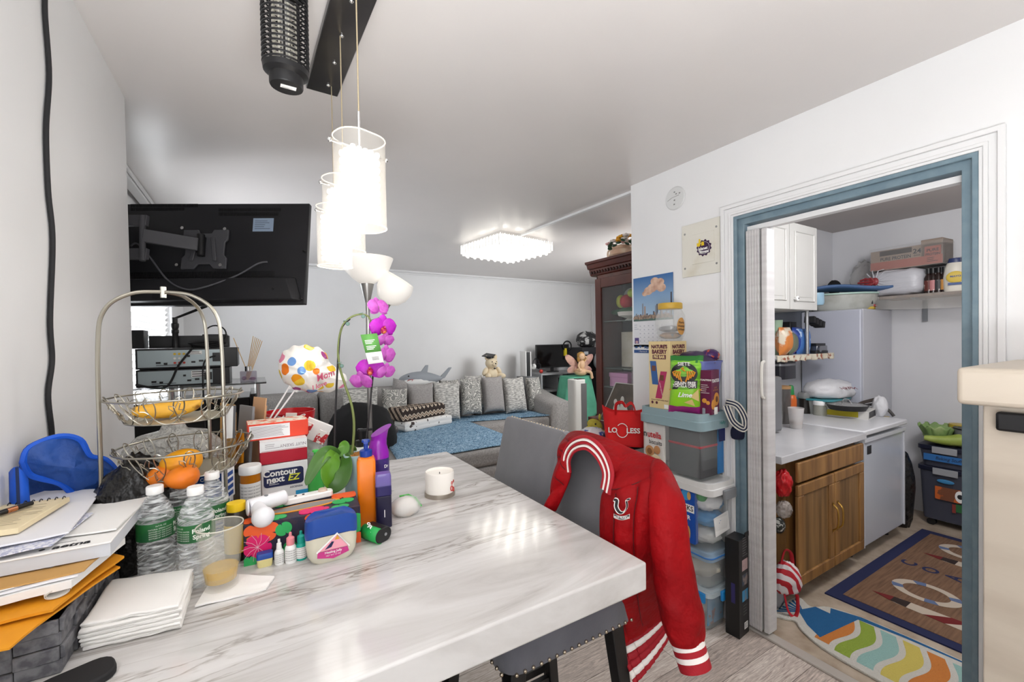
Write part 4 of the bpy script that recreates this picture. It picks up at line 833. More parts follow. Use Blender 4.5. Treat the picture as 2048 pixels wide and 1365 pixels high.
# ---- upright envelopes in a black mesh rack, wire hangers
L = D(486, 1.42); rk = thing('letter_rack', 'low black desk rack holding upright envelopes behind the fruit stand', 'letter rack', L, facing(L)+.15)
ob('base', B().box((0, 0, .006), (.15, .12, .012)), black, rk); ob('side', B().box((-.073, 0, .05), (.004, .12, .09)), black, rk); ob('side', B().box((.073, 0, .05), (.004, .12, .09)), black, rk)
zt_ = [hz(L, v)-TZ for v in (805, 860, 812, 797, 840, 858)]
for i, (x, m, lab, nm, cat) in enumerate(((-.055, tan, 'tan kraft envelope at the left end of the letter rack', 'kraft_envelope', 'envelope'), (-.036, orgm, 'narrow orange manila envelope upright in the rack', 'manila_envelope', 'envelope'), (-.016, grey, 'thin grey cardboard folder upright in the rack', 'card_folder', 'folder'), (.012, mat('peach_card', '#d8aa80', .7), 'tall peach kraft envelope leaning right in the rack', 'kraft_envelope', 'envelope'), (.036, paper, 'white envelope upright in the rack, right of the peach one', 'letter_envelope', 'envelope'), (.056, mat('grey_card', '#cfcdc8', .7), 'pale grey letter upright at the right end of the rack', 'folded_letter', 'letter'))):
    q = Matrix.Rotation(rk.rotation_euler.z, 3, 'Z') @ Vector((x, 0, 0)); h = zt_[i]-.014
    o = ob(nm, B().box((0, 0, h/2), (.003+.002*(i % 3), .105-.006*i, h)).box((.004, .0, h*.47), (.002, .10-.005*i, h*.9)), m, None, Vector(L)+q+Vector((0, 0, .0135)), (0, .03+.03*i, rk.rotation_euler.z+.25)); tag(o, lab, cat, 'letters standing in the rack')
# white label card clipped to fruit stand side
p = CAM+ray(457, 845)*1.10; o = ob('card_sleeve', B().box((0, 0, 0), (.022, .008, .082)).m(1).box((.012, 0, 0), (.006, .009, .084)), [mat('pale_label', '#c9c9c7', .6), mat('dark_sleeve', '#4a4a4c', .5)], None, p, (0, .05, .3)); tag(o, 'small grey and white card hooked on the right rim of the wire basket', 'card')
L = D(528, 1.5); wh = thing('wire_hangers', 'bundle of white coated wire hangers behind the red cartons', 'hangers', L, facing(L)); b = B(); rq = random.Random(5)
for i in range(9):
    x = -.05+.012*i; h = hz(L, 838+4*(i % 4))-TZ; b.tube(bez([(x-.03, 0, .0), (x+.01, .004*i-.02, h*.75), (x+.03+.006*i, 0, h), (x+.055, .01, h*.96), (x+.03, .004*i, h*.7), (x+.0, .01, 0)], 6), .0017, 5)
ob('wire', b, white, wh)
# ---- white supplement bottle behind the cartons
L = D(545, 1.47); t = thing('supplement_bottle', 'white plastic bottle with ribbed neck behind the orange edged carton', 'bottle', L, facing(L)); r_ = rw(L, 48); zc = lambda v: hz(L, v)-TZ
ob('body', B().lathe([(0, 0), (r_, 0), (r_, zc(905)), (r_*.9, zc(885)), (r_*.55, zc(868)), (r_*.5, zc(862))], 24), mat('milky_plastic', '#dfe3df', .35), t); ob('cap', B().lathe([(r_*.62, zc(866)), (r_*.64, zc(864)), (r_*.60, zc(842)), (r_*.42, zc(838)), (0, zc(837))], 24), white, t)
# ---- glass vase full of wrappers and cartons, red bowl
L = D(612, 1.52); vs = thing('glass_vase', 'clear ribbed glass vase stuffed with wrappers and small cartons', 'vase', L, facing(L)); r_ = rw(L, 88); zc = lambda v: hz(L, v)-TZ
gls2 = mat('thin_glass', '#f2f4f2', .06, alpha=.16, spec=.9); ob('glass', B().lathe([(0, 0), (r_*.6, 0), (r_*.62, .01), (r_*.8, zc(930)), (r_, zc(852)), (r_*.98, zc(852)), (r_*.77, zc(930)), (r_*.58, .012), (0, .012)], 14), gls2, vs)
crumple('candy_wrapper', 'crumpled silvery wrappers with green print inside the glass vase', 'wrapper', L+Vector((0, 0, zc(905)*.8)), (r_*.6, r_*.6, zc(905)*.5), mat('foil_wrapper', '#c4c8c0', .25, .4, noise=('#5c9a4c', 24, .58, .66)), 5, .5, 2.4, 1)
Rz = Matrix.Rotation(facing(L), 3, 'Z')
for (u, v, d, s, rot, m, nm, lab, cat) in ((632, 862, 1.47, (.085, .012, .07), (.2, .5, .1), [paper, mat('red_white_print', '#c8303a', .5, noise=('#f2efe9', 55, .48, .52))], 'snack_carton', 'white and red folded carton tipped into the top of the glass vase', 'carton'), (567, 858, 1.5, (.030, .03, .062), (0, .5, .3), [mat('blue_carton', '#1a6ea8', .45)], 'pill_carton', 'narrow bright blue carton leaning beside the white bottle', 'carton'), (580, 850, 1.53, (.036, .006, .085), (.1, .12, .2), [mat('cream_card', '#efe6d8', .7)], 'card_flap', 'cream card standing behind the blue carton', 'card'), (556, 856, 1.52, (.03, .03, .075), (0, .45, .2), [grey], 'grey_carton', 'grey carton leaning behind the white bottle', 'carton')):
    p = CAM+ray(u, v)*d; b = B(); b.box((0, 0, 0), s)
    if len(m) > 1: b.m(1).box((s[0]*.30, -.001, -s[2]*.18), (s[0]*.42, s[1]*1.1, s[2]*.66)).box((-s[0]*.36, -.001, -s[2]*.1), (s[0]*.3, s[1]*1.1, s[2]*.82))
    o = ob(nm, b, m, None, p, (rot[0], rot[1], facing(p)+rot[2]), bev=.001); tag(o, lab, cat)
L = D(577, 1.66); t = thing('serving_bowl', 'shiny red bowl behind the cartons at the back of the table', 'bowl', L); r_ = rw(L, 104); h = hz(L, 822)-TZ; ob('bowl', B().lathe([(0, .0), (r_*.5, 0), (r_*.85, h*.5), (r_, h), (r_*.96, h), (r_*.8, h*.55), (0, .02)], 32), mat('red_gloss', '#c4141e', .25), t)
# ---- pump bottles
def pump(name, label, u, d, vsh, vtop, px, mb, mp_, ml=None, tx=None, spout=1):
    L = D(u, d); t = thing(name, label, 'bottle', L, facing(L)); r = rw(L, px); zs = hz(L, vsh)-TZ; zt = hz(L, vtop)-TZ
    ob('body', B().lathe([(0, 0), (r, 0), (r, zs-.02), (r*.9, zs-.008), (r*.35, zs)], 24), mb, t)
    ob('pump', B().lathe([(r*.34, zs-.002), (r*.36, zs), (r*.34, zs+.02), (.005, zs+.022), (.005, zt-.008), (.010, zt-.006), (.009, zt), (0, zt)], 16).box((spout*.018, -.004, zt-.004), (.04, .010, .007)), mp_, t)
    if ml: ob('wrap_label', arcband(r+.0008, zs*.35, zs*.75, -1.0, 1.0), ml, t)
    if tx: curved(t, tx, .010, r+.0014, 0, zs*.66, paper)
pump('lotion_bottle', 'white round bottle with black pump and black label behind the orchid leaves', 717, 1.42, 893, 858, 58, mat('milky_plastic'), black, black)
pump('soap_bottle', 'translucent bright green soap bottle with pump beside the glucose meter box', 626, 1.36, 925, 900, 34, mat('green_soap', '#5fd968', .2, trans=.3), mat('green_pump', '#52d85c', .35))
# ================================================================ HANGING LIGHT OVER THE TABLE
lg = mat('acrylic_shade', '#fffaf0', .10, alpha=.22, spec=1, emit='#fff6e4', es=.06); glow = mat('lit_crystal', '#ffffff', .2, emit='#fff6e6', es=1.5); glow2 = mat('lit_crystal_dim', '#ffffff', .1, emit='#fff4e2', es=.4); rim = mat('lit_rim', '#fff6e2', .3, emit='#ffefd0', es=.5)
PE = thing('pendant_light', 'three-drop pendant light with crystal filled clear shades under a long steel ceiling plate', 'light', (.255, 1.44, H-.001))
ob('ceiling_plate', B().box((0, .0, -.012), (.115, .76, .024)), mat('brushed_steel_dark', '#6c6a68', .28, 1, noise=('#57565a', 3, .4, .7)), PE, rot=(0, 0, .035), bev=.003)
b = B()
for y in (-.31, -.15, .01, .16, .31): b.ell((0, y, -.026), (.007, .007, .006), 10, 6)
ob('screw', b, chrome, PE)
for i, (x, y) in enumerate(((-.018, -.30), (-.005, .012), (.012, .318))):
    z1, z0 = 2.025-H, 1.80-H
    ob('cord', B().cyl((x, y, -.02), (x, y, z1+.02), .0018, n=6), mat('cord_gold', '#c9b998', .35, .6), PE)
    ob('stem', B().cyl((x, y, z1+.07), (x, y, z1-.03), .004, n=8), chrome, PE)
    R_ = rrect(.125, .105, .045, 6); tw = .35+.1*i
    sh = ob('shade', B().loft([[(px, py, z) for px, py in R_] for z in (z0, z1)], True, (False, False)), lg, PE, (x, y, 0), (0, 0, tw)); b = B()
    for z in (z0, z1): b.tube([(px, py, z) for px, py in R_], .0016, 5, True)
    ob('rim', b, rim, sh); b = B()
    for s in (-1, 1): b.cyl((s*.05, 0, z1-.028), (s*.078, 0, z1-.028), .0035, n=8).ell((s*.08, 0, z1-.028), .006, 10, 6)
    ob('cross_bar', b, chrome, sh); b = B(); b2 = B()
    for gx in range(5):
        for gy in range(4):
            for gz in range(9):
                c = (-.034+.017*gx, -.0255+.017*gy, z0+.03+.0195*gz); (b2 if (gx+gy+gz) % 3 == 0 else b).ell(c, (.0080, .0080, .0092), 6, 4)
    ob('crystal_beads', b, glow, sh); ob('crystal_beads', b2, glow2, sh)
    lamp('pendant_bulb', 'POINT', (.255+x, 1.44+y, 1.72), 1.3, warm, .1)
# ---- bug zapper
L = D(586, 1.17, 2.2); bz = thing('bug_zapper', 'black lantern shaped bug zapper hanging from the ceiling beside the pendant plate', 'bug zapper', L, facing(L)+.3); zb0 = hz(L, 192)-2.2
E_ = lambda rx, ry, z, n=28: [(rx*math.cos(2*PI*k/n), ry*math.sin(2*PI*k/n), z) for k in range(n)]
ob('base_cup', B().loft([E_(.04, .036, 0), E_(.042, .038, .004), E_(.042, .038, .028), E_(.056, .048, .036), E_(.058, .05, .05)]), black, bz); ob('sticker', B().box((.004, -.004, -.0006), (.038, .016, .0008)), paper, bz, rot=(0, 0, -.2)); lines(bz, -.012, .018, -.009, .003, 4, inkm, -.0014, rot=(PI/2, 0, -.2), h=.3)
b = B()
for k in range(16): b.tube(E_(.057, .049, .055+.0132*k, 24), .0028, 5, True, flat=.8)
for k in range(10): a = 2*PI*k/10; b.cyl((.0555*math.cos(a), .0475*math.sin(a), .05), (.0555*math.cos(a), .0475*math.sin(a), .262), .0028, n=5)
ob('cage', b, black, bz); b = B()
for k in range(8): a = 2*PI*k/8; b.cyl((.03*math.cos(a), .026*math.sin(a), .06), (.03*math.cos(a), .026*math.sin(a), .225), .0025, n=6)
for k in range(9): b.tube(E_(.031, .027, .075+.017*k, 16), .0015, 4, True)
ob('coil', b, mat('coil_white', '#d8d4c6', .4), bz); ob('lamp_tube', B().cyl((0, 0, .055), (0, 0, .24), .009), mat('tube_white', '#e9e7e0', .4), bz)
ob('top_cap', B().loft([E_(.058, .05, .26), E_(.058, .05, .272), E_(.045, .04, .286), E_(.012, .012, .292)]), black, bz); ob('hook', B().cyl((0, 0, .29), (0, 0, H-2.2), .002, n=6), black, bz)
# ---- cable on the left wall
ps = [(90, -20), (90, 30), (98, 150), (92, 260), (96, 380), (105, 480), (100, 640), (104, 720), (96, 790), (103, 860), (104, 900)]
o = ob('power_cable', B().tube(bez([PX(u, v, XL+.006) for u, v in ps], 8), .0055, 7), softblack); tag(o, 'black cable running down the white left wall behind the blue lunch bag', 'cable')
# ================================================================ LIVING ROOM
# ---- television on its arm, seen from behind
tvm = mat('tv_back', '#1d1d20', .38, noise=('#232327', 2, .4, .7)); tv = thing('television', 'black flat television seen from behind, tilted on a wall arm', 'television', PY(432, 506, 2.74), rot=(-.16, 0, -.50))
q = lambda u, v, y=0: LP(tv, u, v, y)
Tr, Br, Tl = q(620, 411), q(607, 608), q(253, 403); TW = 1.0; zT, zB = (Tr.z+Tl.z)/2, Br.z; xR = (Tr.x+Br.x)/2; xL_ = q(232, 500).x
ob('back_shell', B().box(((xR+xL_)/2, .018, (zT+zB)/2), (xR-xL_, .03, zT-zB)), tvm, tv, bev=.004); zc_ = zB+(zT-zB)*.24
ob('lower_bulge', B().loft([[(xL_+.01, 0, zc_+.01), (xR-.05, 0, zc_+.01), (xR-.012, 0, zB+.012), (xL_+.01, 0, zB+.012)], [(xL_+.02, -.03, zc_), (xR-.09, -.03, zc_), (xR-.05, -.03, zB+.02), (xL_+.02, -.03, zB+.02)]]), tvm, tv, bev=.006)
b = B()
for v0, v1, u0, u1 in ((408, 414, 262, 398), (416, 421, 262, 370), (417, 422, 438, 565), (425, 431, 438, 560), (545, 551, 262, 552), (554, 559, 262, 552)):
    a, c = q(u0, v0), q(u1, v1); n = int((c.x-a.x)/.007)
    for i in range(n): b.box((a.x+.007*i, .0025, (a.z+c.z)/2), (.0035, .003, abs(a.z-c.z)))
ob('vent', b, mat('vent_dark', '#070708', .6), tv)
a, c = q(507, 437, .002), q(546, 463, .002); st_ = ob('rating_sticker', B().box(((a.x+c.x)/2, .002, (a.z+c.z)/2), (abs(c.x-a.x), .002, abs(c.z-a.z))), mat('sticker_blue', '#8d9fb5', .5), tv); lines(tv, a.x+.01, c.x-.01, c.z+.01, a.z-.01, 5, inkm, .0006, h=.2)
ob('port_panel', B().box((q(345, 590, -.031).x, -.0305, q(345, 590, -.031).z), (.20, .003, .055)), black, tv)
b = B()
for u, v in ((607, 502), (545, 578), (600, 597)): b.cyl(q(u, v, -.032 if v > 560 else .002), q(u, v, -.03)+Vector((0, .02, 0)), .006, n=10)
ob('screw_hole', b, mat('vent_dark'), tv)
tm = thing('tv_mount', 'black articulated wall arm and bolted plate carrying the television', 'bracket', tv.location, rot=(-.16, 0, -.50)); am = mat('arm_black', '#4a4a4e', .42)
c = q(410, 498, -.008); b = B()
pts = [(-.115, .105), (-.04, .105), (-.03, .085), (.03, .085), (.04, .105), (.115, .105), (.115, .05), (.1, .035), (.1, -.035), (.115, -.05), (.115, -.11), (.05, -.11), (.03, -.085), (-.03, -.085), (-.05, -.11), (-.115, -.11), (-.115, -.05), (-.1, -.035), (-.1, .035), (-.115, .05)]
b.prism([(c.x+x, c.z+z) for x, z in pts], -.011, .001, 'y'); ob('plate', b, am, tm, bev=.003)
b = B()
for s in (-1, 1): b.prism([(c.x+s*.03, c.z+.06), (c.x+s*.05, c.z+.06), (c.x+s*.07, c.z-.07), (c.x+s*.05, c.z-.07)], -.02, -.01, 'y')
ob('rib', b, am, tm, bev=.003); b = B()
for u, v in ((366, 457), (451, 459), (355, 531), (442, 531), (409, 477), (407, 503)): p = q(u, v, -.012); b.cyl(p, p+Vector((0, -.008, 0)), .0085, n=12)
ob('bolt', b, chrome, tm)
p0, p1 = q(398, 490, -.04), q(288, 472, -.16); d = p1-p0; b = B()
b.loft([[p+Vector((0, sx*.012, sz*.034)) for sx, sz in ((-1, -1), (1, -1), (1, 1), (-1, 1))] for p in (p0, p1)]); ob('arm', b, am, tm, bev=.004)
ob('swivel', B().cyl(q(402, 470, -.03), q(402, 512, -.03), .018).box(q(403, 491, -.022), (.03, .03, .09)), black, tm)
ob('elbow', B().cyl(q(285, 432, -.16), q(285, 522, -.16), .013), am, tm)
for v in (440, 507): p = q(288, v, -.16); ob('wall_arm', B().box((p.x-.10, p.y+.01, p.z), (.22, .022, .055)), am, tm, bev=.003)
ob('wall_plate', B().box(q(262, 475, -.16)+Vector((-.17, .02, 0)), (.03, .12, .30)), am, tm)
o = ob('power_cable', B().tube(bez([tv.matrix_basis @ q(*t) for t in ((262, 492, -.05), (275, 488, -.06), (300, 515, -.05), (333, 558, -.04), (365, 577, -.045), (400, 577, -.045), (470, 553, -.02), (515, 528, -.012), (535, 524, -.004))], 8), .0045, 6), mat('cable_grey', '#55555a', .5)); tag(o, 'black cable drooping in a loop across the back of the television', 'cable')
# ---- stand with glass top, two receivers and their gear
sd_ = thing('media_stand', 'black media cabinet with raised glass top on chrome posts', 'media stand', (-.30, 3.10, 0)); gb = mat('gloss_black', '#0f0f10', .18)
zg = 1.288
ob('cabinet', B().box((-.05, .02, .60), (.62, .38, 1.20)), gb, sd_, bev=.004); ob('side_panel', B().box((.275, .02, .61), (.03, .42, 1.22)), gb, sd_, bev=.004)
ob('glass_top', B().box((-.005, 0, zg-.005), (.70, .44, .01)), mat('smoked_glass', '#2c3534', .05, alpha=.75, spec=1), sd_, bev=.002)
for x in (-.1, .30): ob('post', B().cyl((x, -.17, 1.2), (x, -.17, zg-.01), .014, n=16), chrome, sd_); ob('post', B().cyl((x, .17, 1.2), (x, .17, zg-.01), .014, n=16), chrome, sd_)
ob('red_print', B().box((-.262, -.172, .99), (.05, .004, .03)), mat('red_box_print', '#b8404a', .5), sd_)
rb = mat('receiver_back', '#aab7ba', .4, .3); sock = [mat('jack_red', '#c23a2a', .4), mat('jack_white', '#e8e6e0', .4), mat('jack_yellow', '#d8b22a', .4)]
def receiver(lab, x0, x1, z0, z1, dup_=0):
    t = thing('receiver', lab, 'receiver', ((x0+x1)/2, 2.92, z0), 0, 'stacked receivers'); w = x1-x0; h = z1-z0
    ob('case', B().box((0, .13, h/2), (w, .26, h)), black, t, bev=.003); ob('rear_panel', B().box((-.035, -.002, h*.5), (w-.09, .006, h*.82)), rb, t); b = B()
    for i in range(3):
        for j in range(3):
            b.m(i).cyl((-.06+.02*j, -.004, h*(.28+.22*i)), (-.06+.02*j, -.012, h*(.28+.22*i)), .006, n=10)
    if not dup_: ob('jacks', b, sock, t)
    ob('power_socket', B().box((w/2-.10, -.007, h*.52), (.035, .008, h*.45)), black, t); b = B()
    for x, z, ww in ((-.13, .3, .02), (.0, .6, .012), (.02, .3, .018), (.055, .35, .02), (-.1, .25, .015)): b.box((x, -.006, h*z), (ww, .006, .010))
    ob('ports', b, black, t); panel(t, .0+.03*dup_, .06+.05*dup_, h*.68-.02*dup_, h*.86, paper, -.0062, 'sticker'); lines(t, .003+.03*dup_, .057+.05*dup_, h*.68-.02*dup_, h*.86, 3, inkm, -.0068, h=.35, ragged=.2)
    lines(t, -.14, -.03, h*.1, h*.25, 1, inkm, -.0056, h=.2); return t
receiver('lower silver-backed receiver resting on the glass top', -.545, -.135, zg+.001, zg+.093, 1); receiver('upper silver-backed receiver with coloured jacks on top of another', -.545, -.095, zg+.096, zg+.205)
zr = zg+.206
o = ob('speaker_bar', B().box((-.325, 3.10, zr+.035), (.37, .1, .07)).box((-.21, 3.1, zr+.072), (.12, .08, .012)), black, bev=.003); tag(o, 'black centre speaker lying behind the coiled cord on the receivers', 'speaker')
o = ob('speaker_box', B().box((-.545, 3.05, zr+.05), (.05, .12, .10)), black, bev=.003); tag(o, 'slim upright black speaker box next to the white window blind', 'speaker')
an = thing('antenna', 'black jointed rod antenna standing on the receivers', 'antenna', (-.385, 2.99, zr)); ob('mast', B().lathe([(.016, 0), (.014, .08), (.017, .085), (.017, .10), (.014, .105), (.018, .12), (.018, .135), (.013, .14), (.013, .17), (0, .17)], 16), black, an); ob('rod', B().cyl((0, 0, .165), (.15, -.04, .235), .006, .008), black, an)
b = B()
for k in range(5): b.tube([(.07*(1+.06*k)*math.cos(a), .05*math.sin(a), .005+.006*k+.006*math.sin(a*2+k)) for a in np.linspace(0, 2*PI, 25)[:-1]], .004, 5, True)
b.tube([(.04+.05*math.cos(a), .012*math.sin(2*a), .075+.05*math.sin(a)) for a in np.linspace(0, 2*PI, 25)[:-1]], .004, 5, True)
o = ob('coiled_cord', b, softblack, None, (-.24, 2.985, zr+.001)); tag(o, 'coiled black power cord lying on top of the receivers', 'cord')
o = ob('signal_cable', B().tube(bez([(-.30, 2.905, zr), (-.36, 2.89, zr-.09), (-.42, 2.89, zg+.0), (-.54, 2.89, zg+.02)], 8), .006, 6), softblack); tag(o, 'thick black cable sagging across the backs of the receivers', 'cable')
o = ob('mains_cable', B().tube(bez([(-.20, 2.906, zg+.16), (-.25, 2.88, zg+.12), (-.255, 2.87, zg-.06), (-.25, 2.88, .9)], 8), .0045, 6), softblack); tag(o, 'black mains cord dropping from the upper receiver socket', 'cord')
rd = thing('reed_diffuser', 'square glass reed diffuser with chrome neck and wooden sticks on the glass top', 'diffuser', (-.045, 2.99, zg)); ob('bottle', B().prism(rrect(.085, .06, .006), .0, .062), mat('violet_tint_glass', '#a59ab0', .05, alpha=.5, spec=1), rd, bev=.003); ob('collar', B().lathe([(.018, .062), (.018, .09), (.014, .091), (.014, .062)], 20), chrome, rd)
b = B()
for i in range(6): b.cyl((-.015+.003*i, .002*(i % 3), .01), (.03+.009*i, .01*(i % 3), .27-.006*i), .002, n=5)
b.cyl((.01, 0, .01), (-.07, 0, .26), .002, n=5); ob('reeds', b, mat('reed_wood', '#e3b974', .6), rd); ob('petals', B().ell((.02, 0, .015), (.018, .016, .01), 8, 6).ell((-.022, .0, .02), (.012, .012, .012), 8, 6), mat('purple_petals', '#7a3a68', .5), rd)
# ---- torchiere lamp with two white shades
fl = thing('floor_lamp', 'silver floor lamp with white bowl uplight and tilted white reading shade', 'lamp', (.512, 2.35, 0)); shm = mat('opal_shade', '#f2f0ec', .3, emit='#fff8ee', es=.25); pl_ = mat('lamp_silver', '#9d9c9a', .35, .8)
ob('base', B().lathe([(0, 0), (.13, 0), (.13, .012), (.04, .03), (.014, .04), (0, .04)], 32), pl_, fl); ob('pole', B().cyl((0, 0, .03), (0, 0, 1.73), .0115, n=14), pl_, fl)
ob('cone', B().lathe([(.013, 1.72), (.016, 1.73), (.036, 1.82), (0, 1.822)], 24), pl_, fl); ob('shade', B().lathe([(.034, 1.818), (.075, 1.85), (.115, 1.895), (.138, 1.955), (.134, 1.955), (.11, 1.9), (.07, 1.856), (.0, 1.83)], 36), shm, fl, label='white bowl shade facing up')
dd = Vector((.62, -.45, .62)).normalized(); RQ = dd.to_track_quat('Z', 'Y').to_euler(); cs_ = Vector((.64-.512, -.08, 1.80))
ob('shade', B().lathe([(0, -.10), (.03, -.098), (.06, -.08), (.085, -.04), (.092, .0), (.088, .03), (.078, .05), (.073, .05), (.084, .02), (.086, 0), (.05, -.075), (0, -.092)], 36), shm, fl, cs_, (.35, .5, 0), label='white tilted reading shade'); ob('arm', B().tube(bez([(0, 0, 1.62), (.06, -.03, 1.64), tuple(cs_-Vector((.03, .0, .09)))], 6), .007, 8), pl_, fl)
# ---- crystal ceiling light
CH = thing('ceiling_light', 'square crystal ceiling light of hanging prisms over the sofa', 'light', (2.165, 3.70, H), .148); sdl = .645; b = B(); bd = B()
ob('frame', B().box((0, 0, -.015), (sdl-.06, sdl-.06, .03)), mat('mirror_steel', '#e6e6e6', .06, 1), CH)
for s in range(4):
    for i in range(26):
        for j in range(2):
            p = Matrix.Rotation(s*PI/2, 3, 'Z') @ Vector((-sdl/2+sdl*i/26, -sdl/2+.018*j, -.075-.02*j)); ((bd if (i+j) % 2 else b)).box(p, (.012, .012, .085), (0, 0, s*PI/2+.6), .6)
ob('prisms', b, mat('lit_prism', '#ffffff', .1, emit='#fffaf0', es=1.3), CH); ob('prisms', bd, mat('clear_prism', '#dcdcda', .08, emit='#fffaf2', es=.2), CH)
b = B(); bd = B(); n = 15
for i in range(n):
    for j in range(n):
        p = (-sdl/2+.02+(sdl-.04)*i/(n-1), -sdl/2+.02+(sdl-.04)*j/(n-1), -.125-.018*(1 if (i+j) % 2 else 0)); (b if (i*3+j*5) % 4 == 0 else bd).ell(p, .0165, 7, 5)
ob('beads', b, mat('lit_bead', '#ffffff', .1, emit='#fffaf0', es=9), CH); ob('beads', bd, mat('dim_bead', '#f4f4f2', .1, emit='#fff8ee', es=.55), CH)
# ---- sofa
sof = mat('grey_tweed', '#a39f9c', .9, noise=('#878482', 70, .35, .7, 6), bump=(160, .3, .004)); sf_ = thing('sectional_sofa', 'grey tweed sectional sofa with chaise along the back wall', 'sofa', (1.7, 5.3, 0)); o_ = sf_.location
def sbox(n, x0, x1, y0, y1, z0, z1, bev=.04, **k): return ob(n, B().box(((x0+x1)/2-o_.x, (y0+y1)/2-o_.y, (z0+z1)/2), (x1-x0, y1-y0, z1-z0)), sof, sf_, bev=bev, segs=4, **k)
sbox('base', -.55, 3.45, 4.80, 5.76, .06, .30); sbox('chaise_base', .95, 2.33, 3.62, 4.80, .06, .30)
sbox('seat_cushion', .97, 2.32, 3.62, 5.35, .30, .47, .05); sbox('seat_cushion', 2.34, 3.42, 4.72, 5.35, .30, .47, .05); sbox('seat_cushion', -.5, .95, 4.75, 5.35, .30, .47, .05)
for x0, x1 in ((-.55, .60), (.615, 1.7), (1.71, 2.6), (2.61, 3.44)): sbox('back_cushion', x0, x1, 5.36, 5.74, .30, .94 if x1 < 1.8 else .88, .07)
ob('arm', B().loft([[(x-o_.x, y-o_.y, z) for x, z in ((3.43, .06), (3.79, .06), (3.79, zt-.07), (3.75, zt-.015), (3.68, zt), (3.54, zt), (3.47, zt-.015), (3.43, zt-.07))] for y, zt in ((4.72, .64), (4.74, .66), (5.0, .70), (5.2, .74), (5.36, .78))]), sof, sf_, ang=1.2)
b = B()
for x, y in ((-.45, 4.9), (-.45, 5.66), (3.66, 4.9), (3.66, 5.66), (1.05, 3.72), (2.23, 3.72)): ob('foot', B().box((x-o_.x, y-o_.y, .03), (.06, .06, .06)), legm, sf_)
# throws
thr = mat('blue_print_throw', '#4f7ba0', .85)
N, Lk, bb = nodes(thr); tc = N.new('ShaderNodeTexCoord'); nt_ = N.new('ShaderNodeTexNoise'); nt_.inputs['Scale'].default_value = 42; nt_.inputs['Detail'].default_value = 2; nt_.inputs['Distortion'].default_value = 2.2; Lk.new(tc.outputs['Object'], nt_.inputs[0]); cr = N.new('ShaderNodeValToRGB'); Lk.new(nt_.outputs[0], cr.inputs[0])
for e, (p, c) in zip((cr.color_ramp.elements[0], cr.color_ramp.elements[1], cr.color_ramp.elements.new(.5), cr.color_ramp.elements.new(.58)), ((.34, '#2c4d6c'), (.68, '#dbe7ef'), (.44, '#4d7797'), (.55, '#8fb2ca'))): e.position = p; e.color = rgb(c)
Lk.new(cr.outputs[0], bb.inputs['Base Color'])
def throw(lab, P, z, nx=24, ny=24):
    P = [Vector((*p, 0)) for p in P]
    def f(s, t): p = P[0].lerp(P[1], s).lerp(P[3].lerp(P[2], s), t); return Vector((p.x, p.y, z+.006*nz(p.x*5, p.y*5)+.004))
    o = ob('throw', B().sheet(f, nx, ny), thr, solid=.008); return tag(o, lab, 'throw', 'blue throws on the sofa')
throw('blue patterned throw covering the chaise nearest the marble table', [(1.02, 3.64), (2.30, 3.66), (2.31, 5.05), (1.2, 5.0)], .478); throw('blue patterned throw on the far seats beside the sofa arm', [(1.9, 5.06), (3.41, 4.74), (3.41, 5.34), (1.75, 5.34)], .479)
# pillows
pW = mat('woven_pillow', '#9a9894', .9, noise=('#dbd8d2', (26, 26, 95), .42, .6, 5), bump=(120, .3, .004)); pP = mat('plain_pillow', '#a9a5a2', .9, noise=('#959190', 60, .35, .7), bump=(140, .2, .003)); pS = mat('swirl_pillow', '#a9a7a1', .9)
N, Lk, bb = nodes(pS); tc = N.new('ShaderNodeTexCoord'); nn = N.new('ShaderNodeTexNoise'); nn.inputs['Scale'].default_value = 6; Lk.new(tc.outputs['Object'], nn.inputs[0]); wv_ = N.new('ShaderNodeMath'); wv_.operation = 'MULTIPLY'; wv_.inputs[1].default_value = 95; Lk.new(nn.outputs[0], wv_.inputs[0]); sn = N.new('ShaderNodeMath'); sn.operation = 'SINE'; Lk.new(wv_.outputs[0], sn.inputs[0]); cr = N.new('ShaderNodeValToRGB'); Lk.new(sn.outputs[0], cr.inputs[0]); cr.color_ramp.elements[0].position = .35; cr.color_ramp.elements[0].color = rgb('#8e8d89'); cr.color_ramp.elements[1].position = .6; cr.color_ramp.elements[1].color = rgb('#d6d3cc'); Lk.new(cr.outputs[0], bb.inputs['Base Color'])
def pillow(lab, uc, wpx, v0, v1, m, y=5.22, roll=0, grp='scatter pillows along the sofa'):
    c = PY(uc, (v0+v1)/2, y); d = dep(c); w = wpx*d/FPX*.98; h = (v1-v0)*d/FPX
    def f(s, t, sg):
        a, e = 2*s-1, 2*t-1; k = 1-.10*(1-abs(a)**3)*abs(e)**6; k2 = 1-.10*(1-abs(e)**3)*abs(a)**6
        return Vector((a*w/2*k2, sg*.085*((1-a**4)*(1-e**4))**.55, e*h/2*k+.006*nz(a*2+uc, e*2)))
    b = B().sheet(lambda s, t: f(s, t, -1), 16, 16).sheet(lambda s, t: f(1-s, t, 1), 16, 16); bmesh.ops.remove_doubles(b.bm, verts=b.bm.verts, dist=.0008)
    t_ = thing('pillow', lab, 'pillow', c, grp and 0, grp); t_.rotation_euler = (-.22, roll, -.12); ob('cover', b, m, t_, sub=1); return t_
pillow('woven grey pillow partly behind the floor lamp pole', 722, 74, 772, 880, pW, 5.05); pillow('swirl pattern pillow behind the folded blankets, nearest the orchid', 789, 56, 774, 862, pS, 5.12, .05); pillow('plain grey pillow directly behind the folded brown blanket', 842, 56, 764, 850, pP, 5.18)
